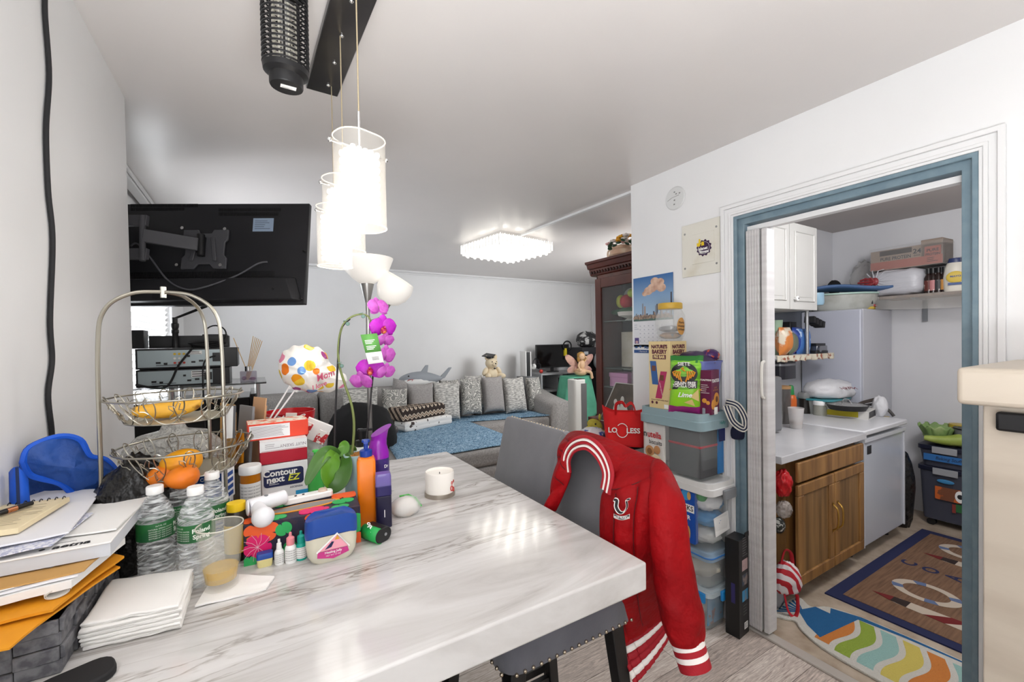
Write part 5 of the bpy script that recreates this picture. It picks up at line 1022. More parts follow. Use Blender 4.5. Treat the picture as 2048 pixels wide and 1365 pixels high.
pillow('woven grey pillow right of the folded blankets', 893, 60, 762, 842, pW, 5.15, .06); pillow('swirl pattern pillow near the middle of the sofa', 942, 46, 755, 832, pS, 5.2, .04); pillow('plain grey pillow under the graduation bear', 986, 48, 750, 827, pP, 5.22)
pillow('woven grey pillow third from the sofa arm end', 1029, 50, 752, 828, pW, 5.2, -.02); pillow('narrow swirl pillow tucked against the sofa arm', 1068, 32, 752, 823, pS, 5.24)
pillow('plain grey pillow poking up behind the shark', 801, 40, 757, 815, pP, 5.42, .2); pillow('swirl pillow half hidden behind the woven ones, below the shark tail', 900, 44, 757, 830, pS, 5.40); pillow('woven pillow in the back row under the bear', 950, 44, 748, 820, pW, 5.40)
pillow('pale grey pillow on the left section behind the foil balloon sticks', 580, 80, 815, 865, mat('pale_pillow', '#c4c7ca', .85), 5.0)
o = crumple('black_coat', 'black coat heaped on the sofa behind the orchid', 'coat', (.86, 4.35, .30), (.36, .22, .36), mat('black_fleece', '#141416', .85), 9, .25, 1.5, .8); o = crumple('patterned_cloth', 'dark printed cloth bunched beside the folded blankets', 'cloth', (1.18, 4.74, .50), (.16, .16, .07), mat('dark_print', '#4c4a4c', .85, noise=('#b8aeb0', 26, .55, .62)), 4, .3, 2, .6)
# folded blankets
def folded(nm, lab, P, z, h, m, n=18):
    c = sum((Vector((*p, 0)) for p in P), Vector())/4; Q = [Vector((*p, 0))-c for p in P]; t = thing(nm, lab, 'blanket', (c.x, c.y, z)); R = []
    def ring(k, zz): return [Vector(((Q[0].lerp(Q[1], s).lerp(Q[3].lerp(Q[2], s), e)).x*k, (Q[0].lerp(Q[1], s).lerp(Q[3].lerp(Q[2], s), e)).y*k, zz+.008*nz(s*4+z, e*4))) for s, e in [(i/n, 0) for i in range(n)]+[(1, i/n) for i in range(n)]+[(1-i/n, 1) for i in range(n)]+[(0, 1-i/n) for i in range(n)]]
    for k, zz in ((.95, 0), (1, h*.12), (1.01, h*.42), (.985, h*.5), (1.01, h*.58), (1, h*.88), (.93, h)): R.append(ring(k, zz))
    ob('folds', B().loft(R), m, t, ang=1.2); return t
wd1 = (1.40, 4.76); folded('folded_blanket', 'white folded blanket with small berry print under the brown one', [(1.42, 4.76), (2.08, 4.98), (1.98, 5.24), (1.34, 5.06)], .487, .11, mat('berry_blanket', '#e9e7e4', .9, noise=('#4a3f3c', 16, .655, .67, 1)))
brm = mat('brown_folk_blanket', '#b9a893', .9)
N, Lk, bb = nodes(brm); tc = N.new('ShaderNodeTexCoord'); mp = N.new('ShaderNodeMapping'); mp.inputs['Rotation'].default_value = (0, 0, -.32); Lk.new(tc.outputs['Object'], mp.inputs[0]); sx_ = N.new('ShaderNodeSeparateXYZ'); Lk.new(mp.outputs[0], sx_.inputs[0])
zg_ = N.new('ShaderNodeMath'); zg_.operation = 'PINGPONG'; zg_.inputs[1].default_value = .03; Lk.new(sx_.outputs[0], zg_.inputs[0]); ad = N.new('ShaderNodeMath'); ad.operation = 'ADD'; Lk.new(sx_.outputs[1], ad.inputs[0]); Lk.new(zg_.outputs[0], ad.inputs[1]); ad2 = N.new('ShaderNodeMath'); ad2.operation = 'SUBTRACT'; Lk.new(ad.outputs[0], ad2.inputs[0]); Lk.new(sx_.outputs[2], ad2.inputs[1])
ml_ = N.new('ShaderNodeMath'); ml_.operation = 'MULTIPLY'; ml_.inputs[1].default_value = 60; Lk.new(ad2.outputs[0], ml_.inputs[0]); sn = N.new('ShaderNodeMath'); sn.operation = 'SINE'; Lk.new(ml_.outputs[0], sn.inputs[0]); cr = N.new('ShaderNodeValToRGB'); cr.color_ramp.interpolation = 'CONSTANT'; Lk.new(sn.outputs[0], cr.inputs[0]); cr.color_ramp.elements[0].color = rgb('#3a2f2a'); cr.color_ramp.elements[1].position = .24; cr.color_ramp.elements[1].color = rgb('#d6c8b4'); e = cr.color_ramp.elements.new(.8); e.color = rgb('#8a7565'); Lk.new(cr.outputs[0], bb.inputs['Base Color'])
folded('folded_blanket', 'brown and cream folk pattern blanket folded on top of the white one', [(1.40, 4.79), (2.0, 5.0), (1.9, 5.26), (1.30, 5.08)], .60, .15, brm)
# plush shark
sk = thing('plush_shark', 'grey plush shark with white belly and red mouth lying on the sofa back', 'plush toy', (1.86, 5.46, .97), -.05); sg = mat('shark_grey', '#9a9fa5', .9, bump=(120, .2, .003)); sw = mat('shark_white', '#e6e6e4', .9)
def shf(p): k = 1-.55*max(0, p.x)**1.3; return Vector((p.x, p.y*k, p.z*k))
ob('body', B().ell((0, 0, .05), (.30, .12, .105), 24, 14, f=shf), sg, sk); ob('belly', B().ell((-.04, -.03, .02), (.25, .105, .075), 20, 12, f=shf), sw, sk)
ob('fin', B().loft([[(-.02, -.015, .13), (.08, -.015, .12), (.08, .015, .12), (-.02, .015, .13)], [(.06, -.008, .235), (.10, -.008, .235), (.10, .008, .235), (.06, .008, .235)]]), sg, sk, bev=.01); ob('tail_fin', B().loft([[(.24, -.02, .05), (.32, -.02, .05), (.32, .02, .05), (.24, .02, .05)], [(.38, -.01, .19), (.43, -.01, .19), (.43, .01, .19), (.38, .01, .19)]]), sg, sk, bev=.01)
ob('mouth', B().tube([(-.23, -.085, .025), (-.19, -.10, .06), (-.14, -.115, .065), (-.17, -.108, .02)], .006, 6, True), mat('mouth_red', '#b23a35', .7), sk); ob('eye', B().ell((-.19, -.085, .105), .010, 10, 8), black, sk)
# graduation bear
be = thing('plush_bear', 'cream plush bear in a black graduation cap sitting on the sofa pillows', 'plush toy', (2.93, 5.50, .95), .1); bm_ = mat('bear_plush', '#e6d6b8', .95, bump=(90, .5, .006)); b = B()
b.ell((0, 0, .08), (.10, .09, .10)).ell((0, -.01, .24), (.095, .085, .085)).ell((0, -.085, .225), (.042, .035, .032)).ell((-.075, 0, .32), (.032, .02, .035)).ell((.075, 0, .325), (.032, .02, .04)).ell((-.10, -.07, .06), (.04, .085, .045), rot=(0, 0, -.5)).ell((.11, -.07, .05), (.045, .09, .045), rot=(0, 0, .5)).ell((.12, -.02, .12), (.035, .04, .07), rot=(0, -.5, 0)).ell((-.12, -.02, .12), (.035, .04, .07), rot=(0, .5, 0))
ob('body', b, bm_, be); ob('cap', B().lathe([(.06, .31), (.065, .315), (.06, .345), (0, .35)], 20, (-.03, 0, 0)).box((-.04, -.0, .353), (.15, .15, .010), (.15, -.25, .5)), black, be); ob('eye', B().ell((-.035, -.082, .26), .009, 8, 6).ell((.035, -.082, .26), .009, 8, 6), black, be); ob('nose', B().ell((0, -.118, .235), (.014, .008, .010), 8, 6), black, be); ob('bow', B().ell((0, -.09, .165), (.02, .012, .012), 8, 6), inkm, be)
# game console and headset, desk, monitor
dk = thing('desk', 'pale grey open shelf desk under the small monitor in the far corner', 'desk', (4.14, 5.58, 0)); dm = mat('desk_grey', '#a5a6a8', .5)
for z in (.985, .72, .42): ob('shelf', B().box((0, 0, z), (.86, .46, .025)), dm, dk, bev=.002)
for x in (-.42, -.04, .42): ob('side_panel', B().box((x, 0, .49), (.025, .46, .97)), dm, dk)
ob('back_panel', B().box((0, .22, .5), (.82, .012, .95)), dm, dk)
mo = thing('monitor', 'small black computer monitor standing on the pale grey desk', 'monitor', (4.11, 5.60, .998), -.12); ob('bezel', B().box((0, 0, .255), (.61, .03, .375)), black, mo, bev=.005); ob('screen', B().box((0, -.0155, .26), (.585, .002, .345)), mat('screen_off', '#08080a', .12), mo); ob('neck', B().box((0, .02, .06), (.05, .02, .11)), black, mo); ob('foot', B().lathe([(0, 0), (.11, 0), (.11, .010), (0, .016)], 24, sy=.7), black, mo)
gc = thing('game_console', 'white and black upright game console beside the bear', 'console', (3.56, 5.55, .96), -.2); ob('core', B().box((0, 0, .19), (.05, .22, .36)), black, gc, bev=.004); ob('side_plate', B().prism([(-.12, .0), (.12, .0), (.13, .39), (-.12, .385)], -.048, -.03, 'x'), white, gc, bev=.006); ob('side_plate', B().prism([(-.12, .0), (.12, .0), (.13, .385), (-.12, .38)], .03, .048, 'x'), white, gc, bev=.006)
o_st = ob('console_shelf', B().box((3.60, 5.56, .475), (.18, .36, .95)), dm); tag(o_st, 'narrow grey shelf unit carrying the game console', 'shelf')
hs_ = thing('headset', 'white and black gaming headset leaning on the game console', 'headset', (3.70, 5.47, 1.03), .3); ob('headband', B().tube([(.075*math.cos(a), 0, .10+.10*math.sin(a)) for a in np.linspace(-.3, PI+.3, 20)], .010, 8), black, hs_)
for s in (-1, 1): ob('ear_cup', B().cyl((s*.082, 0, .08), (s*.05, 0, .08), .04, .045, 18), white if s < 0 else black, hs_, bev=.004)
ob('red_ball', B().ell((.06, -.05, .0), .03), mat('ball_red', '#c23a30', .5), hs_, label='red ball tag')
# angel on a chair draped in green cloth
cc = thing('draped_chair', 'plain chair hidden under a sea green cloth, angel figurine on top', 'chair', (4.10, 5.0, 0)); ob('frame', B().box((0, .03, .47), (.36, .34, .94)), legm, cc)
gr_ = mat('sea_green_cloth', '#5fae90', .85, noise=('#4f9a7e', 6, .35, .7)); 
def gcl(s, t):
    a = 2*PI*s; w = .20+.13*t+.025*t*math.sin(6*a+1)+.02*t*math.sin(11*a); d_ = .19+.02*t
    sq = lambda c: math.copysign(abs(c)**.55, c); return Vector((4.10+sq(math.cos(a))*w, 5.02+sq(math.sin(a))*d_, .965-.56*t-(.10*t*math.sin(3*a))))
b = B(); b.sheet(gcl, 60, 14, True); b.bm.verts.ensure_lookup_table(); b.bm.faces.new([b.bm.verts[i] for i in range(60)]); o = ob('green_cloth', b, gr_, solid=.006); tag(o, 'sea green cloth draped over the chair behind the tower heater', 'cloth')
ag = thing('angel_figurine', 'cream winged angel figurine with golden hair sitting on the green cloth', 'figurine', (4.13, 4.92, .97), -.2, None); ac = mat('angel_cream', '#d9b48f', .6); aw = mat('angel_wing', '#c9a08c', .6, noise=('#a87a78', 12, .4, .6)); b = B()
b.ell((0, 0, .06), (.10, .08, .06)).ell((.01, -.01, .17), (.05, .04, .075)).ell((.0, -.03, .29), (.05, .048, .055), 16, 12).cyl((.01, -.01, .22), (0, -.03, .26), .02)
b.tube(bez([(-.035, -.03, .21), (-.07, -.06, .15), (-.05, -.10, .08)], 5), .014, 8); b.tube(bez([(.05, -.02, .21), (.075, -.04, .26), (.045, -.06, .29)], 5), .013, 8); b.tube(bez([(.02, -.04, .07), (.10, -.10, .06), (.13, -.09, -.01), (.13, -.1, -.02)], 5), .022, 8)
ob('body', b, ac, ag); ob('hair', B().ell((0, -.005, .305), (.062, .058, .055), 16, 10, f=lambda p: p*(1+.18*nz(p.x*4, p.y*4, p.z*4))).ell((-.045, -.01, .255), (.02, .03, .05)).ell((.045, -.01, .255), (.02, .03, .05)), mat('golden_hair', '#a9803f', .6), ag)
for e_ in (-.018, .018): ob('eye', B().ell((e_, -.076, .295), .005, 6, 5), inkm, ag)
for s in (-1, 1): ob('wing', B().ell((s*.13, .045, .22), (.135, .008, .06), 18, 8, rot=(0, -s*.75, 0)).ell((s*.11, .045, .10), (.10, .008, .055), 16, 8, rot=(0, s*.25, 0)), aw, ag)
# pile in the corner
ck = mat('dark_case', '#2b2c31', .6); o = ob('storage_case', B().box((0, 0, .09), (.46, .36, .18)).m(1).box((-.15, -.181, .09), (.09, .002, .05)), [ck, mat('case_label', '#b9bcc0', .5)], None, (4.73, 5.5, 1.202), bev=.012); tag(o, 'dark grey case with a pale label on top of the corner pile', 'case'); o = ob('storage_tower', B().box((0, 0, .6), (.36, .36, 1.2)), mat('black_cabinet', '#141416', .5), None, (4.79, 5.5, 0), bev=.01); tag(o, 'tall black cabinet in the far corner beside the desk', 'cabinet')
crumple('gym_bag', 'black and white crumpled bag on top of the dark grey case', 'bag', (4.74, 5.48, 1.385), (.21, .16, .15), mat('black_white_bag', '#29292b', .45, noise=('#c8c8c6', 13, .55, .62)), 12, .4, 2, .8); o = ob('storage_tub', B().box((0, 0, .5), (.34, .26, 1.0)), mat('black_cabinet'), None, (4.78, 5.17, 0), bev=.02); tag(o, 'dark storage tub below the pale grey plush bundle', 'tub'); crumple('plush_bundle', 'pale grey plush bundle in front of the tall black cabinet', 'plush toy', (4.78, 5.17, 1.001), (.15, .12, .17), mat('grey_plush', '#9fa1a6', .9), 15, .2, 1.4, .95)
pt = thing('power_tool', 'yellow and black hand tool hanging beside the dark case', 'tool', (4.33, 5.55, 1.25), .1); ob('grip', B().box((0, 0, .06), (.045, .05, .13)), mat('tool_yellow', '#d2bd1e', .5), pt, bev=.01); ob('guard', B().tube([(.05+.09*math.cos(a), 0, .16+.08*math.sin(a)) for a in np.linspace(0, 2*PI, 19)[:-1]], .012, 6, True), black, pt); ob('battery', B().box((0, 0, -.03), (.06, .06, .06)), black, pt, bev=.006)
# tower heater
th_ = thing('tower_heater', 'tall slim white and grey tower heater standing by the sofa arm', 'heater', (3.53, 4.30, 0), facing((3.53, 4.3))+.5); ob('body', B().prism(rrect(.19, .19, .05, 6), .03, 1.0), mat('heater_white', '#c9c8c3', .4), th_, bev=.008); ob('grille', B().box((.055, -.096, .55), (.075, .008, .8)), mat('heater_grille', '#5c5b5b', .5, bump=((2, 2, 260), .6, .004)), th_); ob('base', B().prism(rrect(.26, .26, .08, 6), 0, .03), mat('heater_white'), th_); ob('top_panel', B().box((.03, -.02, 1.0), (.10, .10, .012)), black, th_); ob('dial', B().cyl((.055, -.10, .14), (.055, -.112, .14), .02), black, th_)
# ---- china cabinet
mah = mat('mahogany', '#461a11', .35, noise=('#5c2517', (4, 4, 1.2), .35, .7), coat=.2); mahd = mat('mahogany_dark', '#2f130e', .4); CX, CY0, CY1 = 3.2, 2.55, 3.53   # drawn at full size, then set to the smaller cabinet's scale
cb_ = thing('china_cabinet', 'tall mahogany china cabinet with glass door and carved cornice', 'cabinet', (2.75, 2.611, .211)); cb_.scale = (.859, .859, .859); W_ = CY1-CY0
def cbx(n, x0, x1, y0, y1, z0, z1, m=mah, bev=.003, **k): return ob(n, B().box(((x0+x1)/2, (y0+y1)/2, (z0+z1)/2), (x1-x0, y1-y0, z1-z0)), m, cb_, bev=bev, **k)
y0_, y1_ = -.49, .49
cbx('lower_cabinet', -.06, .38, y0_-.03, y1_+.05, -.245, .62); cbx('ledge', -.09, .38, y0_-.05, y1_+.07, .62, .66); cbx('back_panel', .36, .38, y0_, y1_, .66, 2.2, mat('mirror_back', '#7b8084', .15, .6)); cbx('top_board', 0, .38, y0_, y1_, 2.12, 2.24)
cbx('side_panel', .0, .38, y1_-.02, y1_, .66, 2.2); cbx('side_panel', .0, .38, y0_, y0_+.02, .66, 2.2); pc = [(0.0, 2.20), (-.02, 2.21), (-.035, 2.25), (-.035, 2.27), (-.06, 2.275), (-.075, 2.32), (-.095, 2.325), (-.10, 2.35), (.38, 2.35), (.38, 2.20)]
ob('cornice', B().loft([[(x, y, z) for x, z in pc] for y in (y0_-.08, y1_+.08)]), mah, cb_, bev=.002); b = B()
for i in range(26): y = y0_-.04+1.06*i/25; b.ell((-.037, y, 2.235), (.012, .014, .018), 8, 6)
ob('carving', b, mahd, cb_)
dr_ = ob('door', B().box((-.012, y1_-.045, 1.42), (.03, .09, 1.48)).box((-.012, y0_+.045, 1.42), (.03, .09, 1.48)).box((-.012, 0, 2.11), (.03, W_-.18, .10)).box((-.012, 0, .71), (.03, W_-.18, .06)), mah, cb_, bev=.004); ob('pane', B().box((-.01, 0, 1.4), (.004, W_-.17, 1.34)), mat('cabinet_glass', '#dfe6e6', .03, alpha=.06, spec=.6), dr_)
for z in (1.70, 1.20): cbx('shelf', .02, .36, y0_+.02, y1_-.02, z-.006, z, mat('shelf_glass', '#a9c0b8', .05, alpha=.45, spec=1), 0)
def sm(o): o.scale = (.859, .859, .859); return o
o = ob('lace_fan', B().lathe([(0, 0), (.10, 0), (.09, .004), (0, .004)], 24, (0, 0, 0), rot=(0, PI/2, 0)).box((0, 0, -.10), (.004, .17, .16)), mat('white_lace', '#d9dbd9', .8, alpha=.8), None, (3.006, 2.86, 1.895)); sm(o); tag(o, 'white lace fan standing at the back of the top glass shelf', 'fan')
fb_ = thing('fruit_bowl', 'white footed bowl of wax fruit and green leaves on the top cabinet shelf', 'bowl', (2.903, 2.766, 1.673)); sm(fb_); ob('bowl', B().lathe([(0, 0), (.06, 0), (.03, .02), (.12, .05), (.13, .09), (.11, .09), (0, .05)], 28), mat('porcelain', '#dedad2', .3), fb_)
for nm, c, r, m in (('apple', (-.02, .02, .20), .075, mat('apple_red', '#b01a2a', .3)), ('pear', (0, .13, .21), (.05, .05, .07), mat('pear_green', '#a9b02a', .35)), ('grapes', (0, -.06, .28), (.08, .06, .05), mat('grape_green', '#a3b83a', .35)), ('leaves', (0, .16, .10), (.04, .12, .03), mat('leaf_dark', '#2f5a3a', .6)), ('leaves', (0, .0, .10), (.10, .12, .04), mat('leaf_dark', '#2f5a3a', .6))): ob(nm, B().ell(c, r, 14, 10, f=lambda p: p*(1+.08*nz(p.x*3, p.y*3, p.z*3))), m, fb_)
o = ob('framed_card', B().box((0, 0, .19), (.02, .20, .38)), mat('ivory_card', '#d5d0c2', .6, noise=('#c6bda8', 6, .4, .6)), None, (2.955, 2.835, 1.245), bev=.003); sm(o); tag(o, 'ivory card box standing on the middle cabinet shelf', 'box')
dc = thing('dome_clock', 'gilt clock under a glass dome on the pink gift box shelf', 'clock', (2.835, 2.594, 1.07)); sm(dc); ob('base', B().lathe([(0, 0), (.09, 0), (.09, .02), (.06, .04), (0, .04)], 24), mat('ivory_base', '#cfc9ae', .4), dc); ob('movement', B().cyl((0, 0, .04), (0, 0, .26), .012).cyl((-.02, 0, .2), (.02, 0, .2), .05).lathe([(.04, .05), (.05, .08), (0, .09)], 16), brass, dc); ob('dome', B().lathe([(.085, .02), (.085, .25), (.06, .32), (0, .35)], 28, caps=(False, True)), thin, dc)
pkb = mat('pink_card', '#d49ac4', .6); t = carton('gift_box', 'pastel pink gift box on the lower cabinet shelf', 'box', (2.817, 2.835, 1.07), -PI/2, .223, .19, .103, pkb, None, .003, 'box'); ob('lid', B().box((0, .095, .107), (.232, .198, .039)), pkb, t, bev=.003)
cbx('shelf', .02, .36, y0_+.02, y1_-.02, .99, .998, mat('shelf_glass'), 0)
t = thing('gift_bag', 'red paper gift bag with string handles at the bottom of the cabinet', 'gift bag', (2.869, 2.809, .781)); sm(t); ob('bag', B().box((0, 0, .15), (.12, .26, .30)), mat('gift_red', '#b01222', .45), t, bev=.003)
for x in (-.05, .05): ob('handle', B().tube(bez([(x, -.06, .30), (x, -.03, .42), (x, .03, .42), (x, .06, .30)], 6), .003, 5), mat('string', '#b8b4ac', .7), t)
# pitcher of flowers
pf = thing('flower_pitcher', 'porcelain pitcher crowded with ceramic roses on top of the china cabinet', 'vase', (2.835, 2.783, 2.232)); sm(pf); ob('pitcher', B().lathe([(0, 0), (.11, 0), (.14, .03), (.13, .07), (.10, .10), (.11, .12), (0, .11)], 28), mat('blush_porcelain', '#cda78c', .35, noise=('#e0c9b0', 8, .4, .6)), pf); ob('handle', B().tube(bez([(0, .11, .10), (0, .20, .11), (0, .21, .05), (0, .13, .02)], 6), .012, 8), mat('blush_porcelain'), pf); b = [B(), B(), B(), B()]; rq = random.Random(8)
for i in range(26):
    a = rq.random()*2*PI; r = .13*rq.random()**.5; k = rq.choice((0, 0, 1, 2, 2)); c = Vector((r*math.cos(a), 1.25*r*math.sin(a), .15+.10*rq.random()*(1-r*3)))
    if k == 1 or (c.y < .0 and c.x < .02 and rq.random() < .5): k = 1
    for j in range(5): th2 = 2*PI*j/5; b[k].ell(c+Vector((.018*math.cos(th2), .018*math.sin(th2), .004)), (.02, .02, .014), 7, 5)
    b[k].ell(c+Vector((0, 0, .012)), .014, 7, 5)
for i in range(18): a = 2*PI*i/18; b[3].ell((.11*math.cos(a), .14*math.sin(a), .12+.02*(i % 3)), (.03, .03, .012), 7, 5, rot=(.5*math.sin(a), -.5*math.cos(a), a))
for k, (nm, m) in enumerate((('pink_roses', mat('rose_pink', '#d8a9a6', .45)), ('yellow_roses', mat('rose_yellow', '#e0a02a', .45)), ('white_roses', mat('rose_white', '#d9cfc6', .45)), ('leaves', mat('ceramic_leaf', '#274a34', .4)))): ob(nm, b[k], m, pf)
# picture leaning on the cabinet, yellow plush
pc_ = thing('dove_picture', 'framed dark print of two white doves leaning against the china cabinet', 'picture', (2.603, 2.594, .79), -PI/2, None, (-.10, -.0, -PI/2)); sm(pc_); ob('print', B().prism([(-.30, .0), (.17, .0), (.17, .40), (-.10, .40)], .0, .006, 'y'), mat('sepia_print', '#4e463e', .35, noise=('#6a5d50', 5, .4, .7)), pc_); ob('frame', B().tube([(-.30, -.002, .0), (-.10, -.002, .40), (.17, -.002, .40), (.17, -.002, 0)], .007, 5, True), mat('frame_white', '#c9c7c2', .5), pc_)
ob('doves', B().ell((-.07, -.003, .12), (.05, .004, .09), 12, 8).ell((-.09, -.004, .21), (.025, .004, .03), 10, 8).ell((.03, -.004, .13), (.05, .004, .10), 12, 8, rot=(0, -.3, 0)).ell((.0, -.004, .24), (.025, .004, .035), 10, 8), mat('dove_white', '#cfcdc6', .6), pc_); ob('roses', B().ell((.14, -.004, .15), (.03, .004, .05), 10, 8), mat('dull_rose', '#8a3a44', .6), pc_)
stx = thing('foot_stool', 'low dark stool under the yellow plush toy', 'stool', (2.42, 2.70, 0)); ob('seat', B().box((0, 0, .52), (.34, .34, .06)), legm, stx, bev=.01)
for x in (-.14, .14):
    for y in (-.14, .14): ob('leg', B().box((x, y, .245), (.035, .035, .49)), legm, stx)
yp = thing('plush_toy', 'pale yellow plush animal slumped beside the tower heater', 'plush toy', (2.42, 2.70, .555), facing((2.42, 2.70))+.3); ym = mat('yellow_plush', '#c9b94a', .9, noise=('#b5a53a', 20, .4, .6)); b = B(); b.ell((.02, 0, .10), (.08, .07, .11)).ell((-.02, -.03, .24), (.065, .06, .05), rot=(0, .5, 0)).ell((-.07, -.05, .21), (.04, .035, .03)).ell((.08, -.06, .06), (.035, .08, .035), rot=(0, 0, .6)).ell((-.05, -.07, .05), (.03, .07, .03)).ell((.09, .0, .16), (.03, .03, .07), rot=(0, .6, 0)).ell((.03, -.01, .30), (.012, .01, .03))
ob('body', b, ym, yp); ob('eye', B().ell((-.03, -.085, .26), .008, 6, 5), black, yp)
# ================================================================ DOORWAY WALL AND THE STACK OF BINS
FX = (PI/2, 0, -PI/2)                             # lettering that reads on a face looking to -X
WX = XR-.001
def xq(parent, y0, y1, z0, z1, x, m, name='print', label=None):    # flat print on a face looking to -X
    return ob(name, B().quad((x, y1, z0), (x, y0, z0), (x, y0, z1), (x, y1, z1)), m, parent, flat=True, label=label)
pl = thing('cover_plate', 'round white blank cover plate high on the doorway wall', 'cover plate', (WX, 1.666, 2.326)); rimw = mat('plate_white', '#d6d7d6', .45)
ob('disc', B().lathe([(0, 0), (.066, 0), (.068, .003), (.062, .009), (0, .010)], 40, rot=(0, -PI/2, 0)), rimw, pl); b = B()
for y, z in ((0, .035), (-.012, .022), (.0, -.012), (.002, -.036), (-.035, .02)): b.ell((-.011, y, z), (.002, .006, .004), 8, 6)
b.tube([(-.0105, .05, -.005), (-.0105, .02, .006), (-.0105, -.03, .01)], .0012, 4); ob('screw', b, mat('screw_grey', '#8d8d8b', .4), pl)
ap = thing('access_panel', 'square cream access panel with small hatch and gym sticker beside the door casing', 'panel', (WX, 1.502, 2.0)); cp_ = mat('panel_cream', '#dedbd0', .5, noise=('#cfc8b4', 5, .55, .75)); hy, hh_ = .118, .148
ob('plate', B().box((-.004, 0, 0), (.008, 2*hy, 2*hh_)), cp_, ap, bev=.001); ob('hatch', B().box((-.009, -.018, 0), (.004, .135, .165)), cp_, ap, bev=.001); b = B()
for s in (-1, 1):
    for k in (-1, 1): b.ell((-.0085, s*.098, k*.098+.0), (.003, .006, .006), 10, 6)
ob('screw', b, mat('screw_grey'), ap); ob('latch', B().cyl((-.011, .03, 0), (-.014, .03, 0), .010), cp_, ap)
gp = mat('sticker_plum', '#35163f', .5); gy = mat('sticker_yellow', '#e2c21e', .5); b = B(); n = 12; g = []
for k in range(n*4): a = 2*PI*k/(n*4); r = .046 if (k % 4) in (1, 2) else .040; g.append((-.026+r*math.cos(a), -.002+r*math.sin(a)))
st_ = ob('gear_sticker', B().prism(g, -.0125, -.0112, 'x'), gp, ap, label='plum gear shaped sticker with yellow thumb'); ob('gear_ring', B().tube([(-.0128, -.026+.033*math.cos(a), -.002+.033*math.sin(a)) for a in np.linspace(0, 2*PI, 31)[:-1]], .0008, 4, True), paper, st_)
ob('thumb', B().prism([(.016, .012), (.0, .010), (-.006, .022), (-.004, .05), (.004, .052), (.006, .03), (.018, .03)], -.0136, -.0126, 'x').prism([(-.01, .012), (-.028, .012), (-.026, .032), (-.012, .034)], -.0134, -.0126, 'x'), gy, st_)
txt(ap, 'planet', .022, (-.0142, -.022, -.005), paper, FX, bold=.0008); txt(ap, 'fitness', .022, (-.0142, -.028, -.023), paper, FX, bold=.0008)
# wall calendar
ca = thing('wall_calendar', 'wall calendar with skyline photograph above a month grid and pharmacy strip', 'calendar', (WX-.003, 1.843, 0)); skm = mat('calendar_sky', '#3f7fb8', .4)
N, Lk, bb = nodes(skm); tc = N.new('ShaderNodeTexCoord'); mp = N.new('ShaderNodeMapping'); Lk.new(tc.outputs['Object'], mp.inputs[0]); sx_ = N.new('ShaderNodeSeparateXYZ'); Lk.new(mp.outputs[0], sx_.inputs[0]); mr = N.new('ShaderNodeMapRange'); mr.inputs[1].default_value = 1.62; mr.inputs[2].default_value = 1.90; Lk.new(sx_.outputs[2], mr.inputs[0]); cr = N.new('ShaderNodeValToRGB'); Lk.new(mr.outputs[0], cr.inputs[0]); cr.color_ramp.elements[0].color = rgb('#a9c6dc'); cr.color_ramp.elements[1].color = rgb('#1f5e9c'); Lk.new(cr.outputs[0], bb.inputs['Base Color'])
yL, yR = .155, -.155
ob('picture', B().box((0, 0, 1.757), (.003, .31, .28)), skm, ca)
b = B(); rq = random.Random(3)
for c, r in (((-.03, 1.835), .04), ((.0, 1.82), .035), ((.03, 1.805), .033), ((-.06, 1.85), .03), ((-.02, 1.86), .03), ((-.07, 1.815), .032), ((.06, 1.79), .02)): b.ell((-.0018, c[0], c[1]), (.0008, r*1.1, r*.8), 14, 8)
ob('cloud_print', b, mat('cloud_peach', '#d9b8a0', .5, noise=('#b58a74', 22, .4, .65)), ca); b = [B(), B(), B()]
for i in range(34):
    y = .148-.0088*i; h = .02+.05*abs(nz(i*.7, 2))+(.06 if i in (8, 10, 20, 21, 24) else 0)+(.13 if i == 33 else 0); b[i % 3].box((-.0019-.0001*(i % 3), y, 1.63+h/2), (.0006, .011, h))
for k, c in enumerate(('#4b4f5c', '#a58a78', '#7f8894')): ob('skyline_print', b[k], mat('tower_%d' % k, c, .5), ca)
b = B()
for i in range(40): b.ell((-.0022, .148-.0075*i, 1.632+.014*rq.random()), (.0006, .010, .012), 6, 4)
ob('town_print', b, mat('town_brown', '#a9907a', .5, noise=('#6a5a50', 60, .4, .6)), ca); xq(ca, .155, -.155, 1.617, 1.63, -.0026, mat('river_green', '#47625a', .5))
ob('page', B().box((0, .0, 1.533), (.003, .31, .165)).box((0, 0, 1.44), (.003, .31, .05)), mat('calendar_page', '#e3e4e8', .6), ca); b = B()
for i in range(7):
    for j in range(5): b.box((-.002, .10-.034*i, 1.585-.024*j), (.0004, .010, .006)).box((-.002, .085-.034*i, 1.574-.024*j), (.0004, .03, .0008))
ob('grid_print', b, mat('calendar_grey', '#b9bcc6', .6), ca); lines(ca, -.15, -.11, 1.56, 1.60, 3, mat('calendar_grey'), rot=(0, 0, -PI/2), loc=(-.0012, 0, 0))
xq(ca, .148, .112, 1.472, 1.51, -.002, mat('month_violet', '#4a3a7a', .5)); ob('print', B().ell((-.0026, .13, 1.482), (.0006, .012, .010), 8, 6), mat('dusk_pink', '#c8a4a8', .5), ca)
bs_ = mat('pharmacy_blue', '#27508c', .5); xq(ca, .155, -.155, 1.412, 1.432, -.002, bs_); txt(ca, 'Marion Pharmacy', .025, (-.0022, -.02, 1.448), bs_, FX, bold=.0007); txt(ca, '1 Pharmacy St', .012, (-.0026, .08, 1.422), paper, FX); b = B().ell((-.0024, .135, 1.449), (.0006, .012, .006), 8, 6).prism([(.112, 1.458), (.09, 1.458), (.1, 1.442)], -.0026, -.002, 'x'); ob('print', b, bs_, ca)
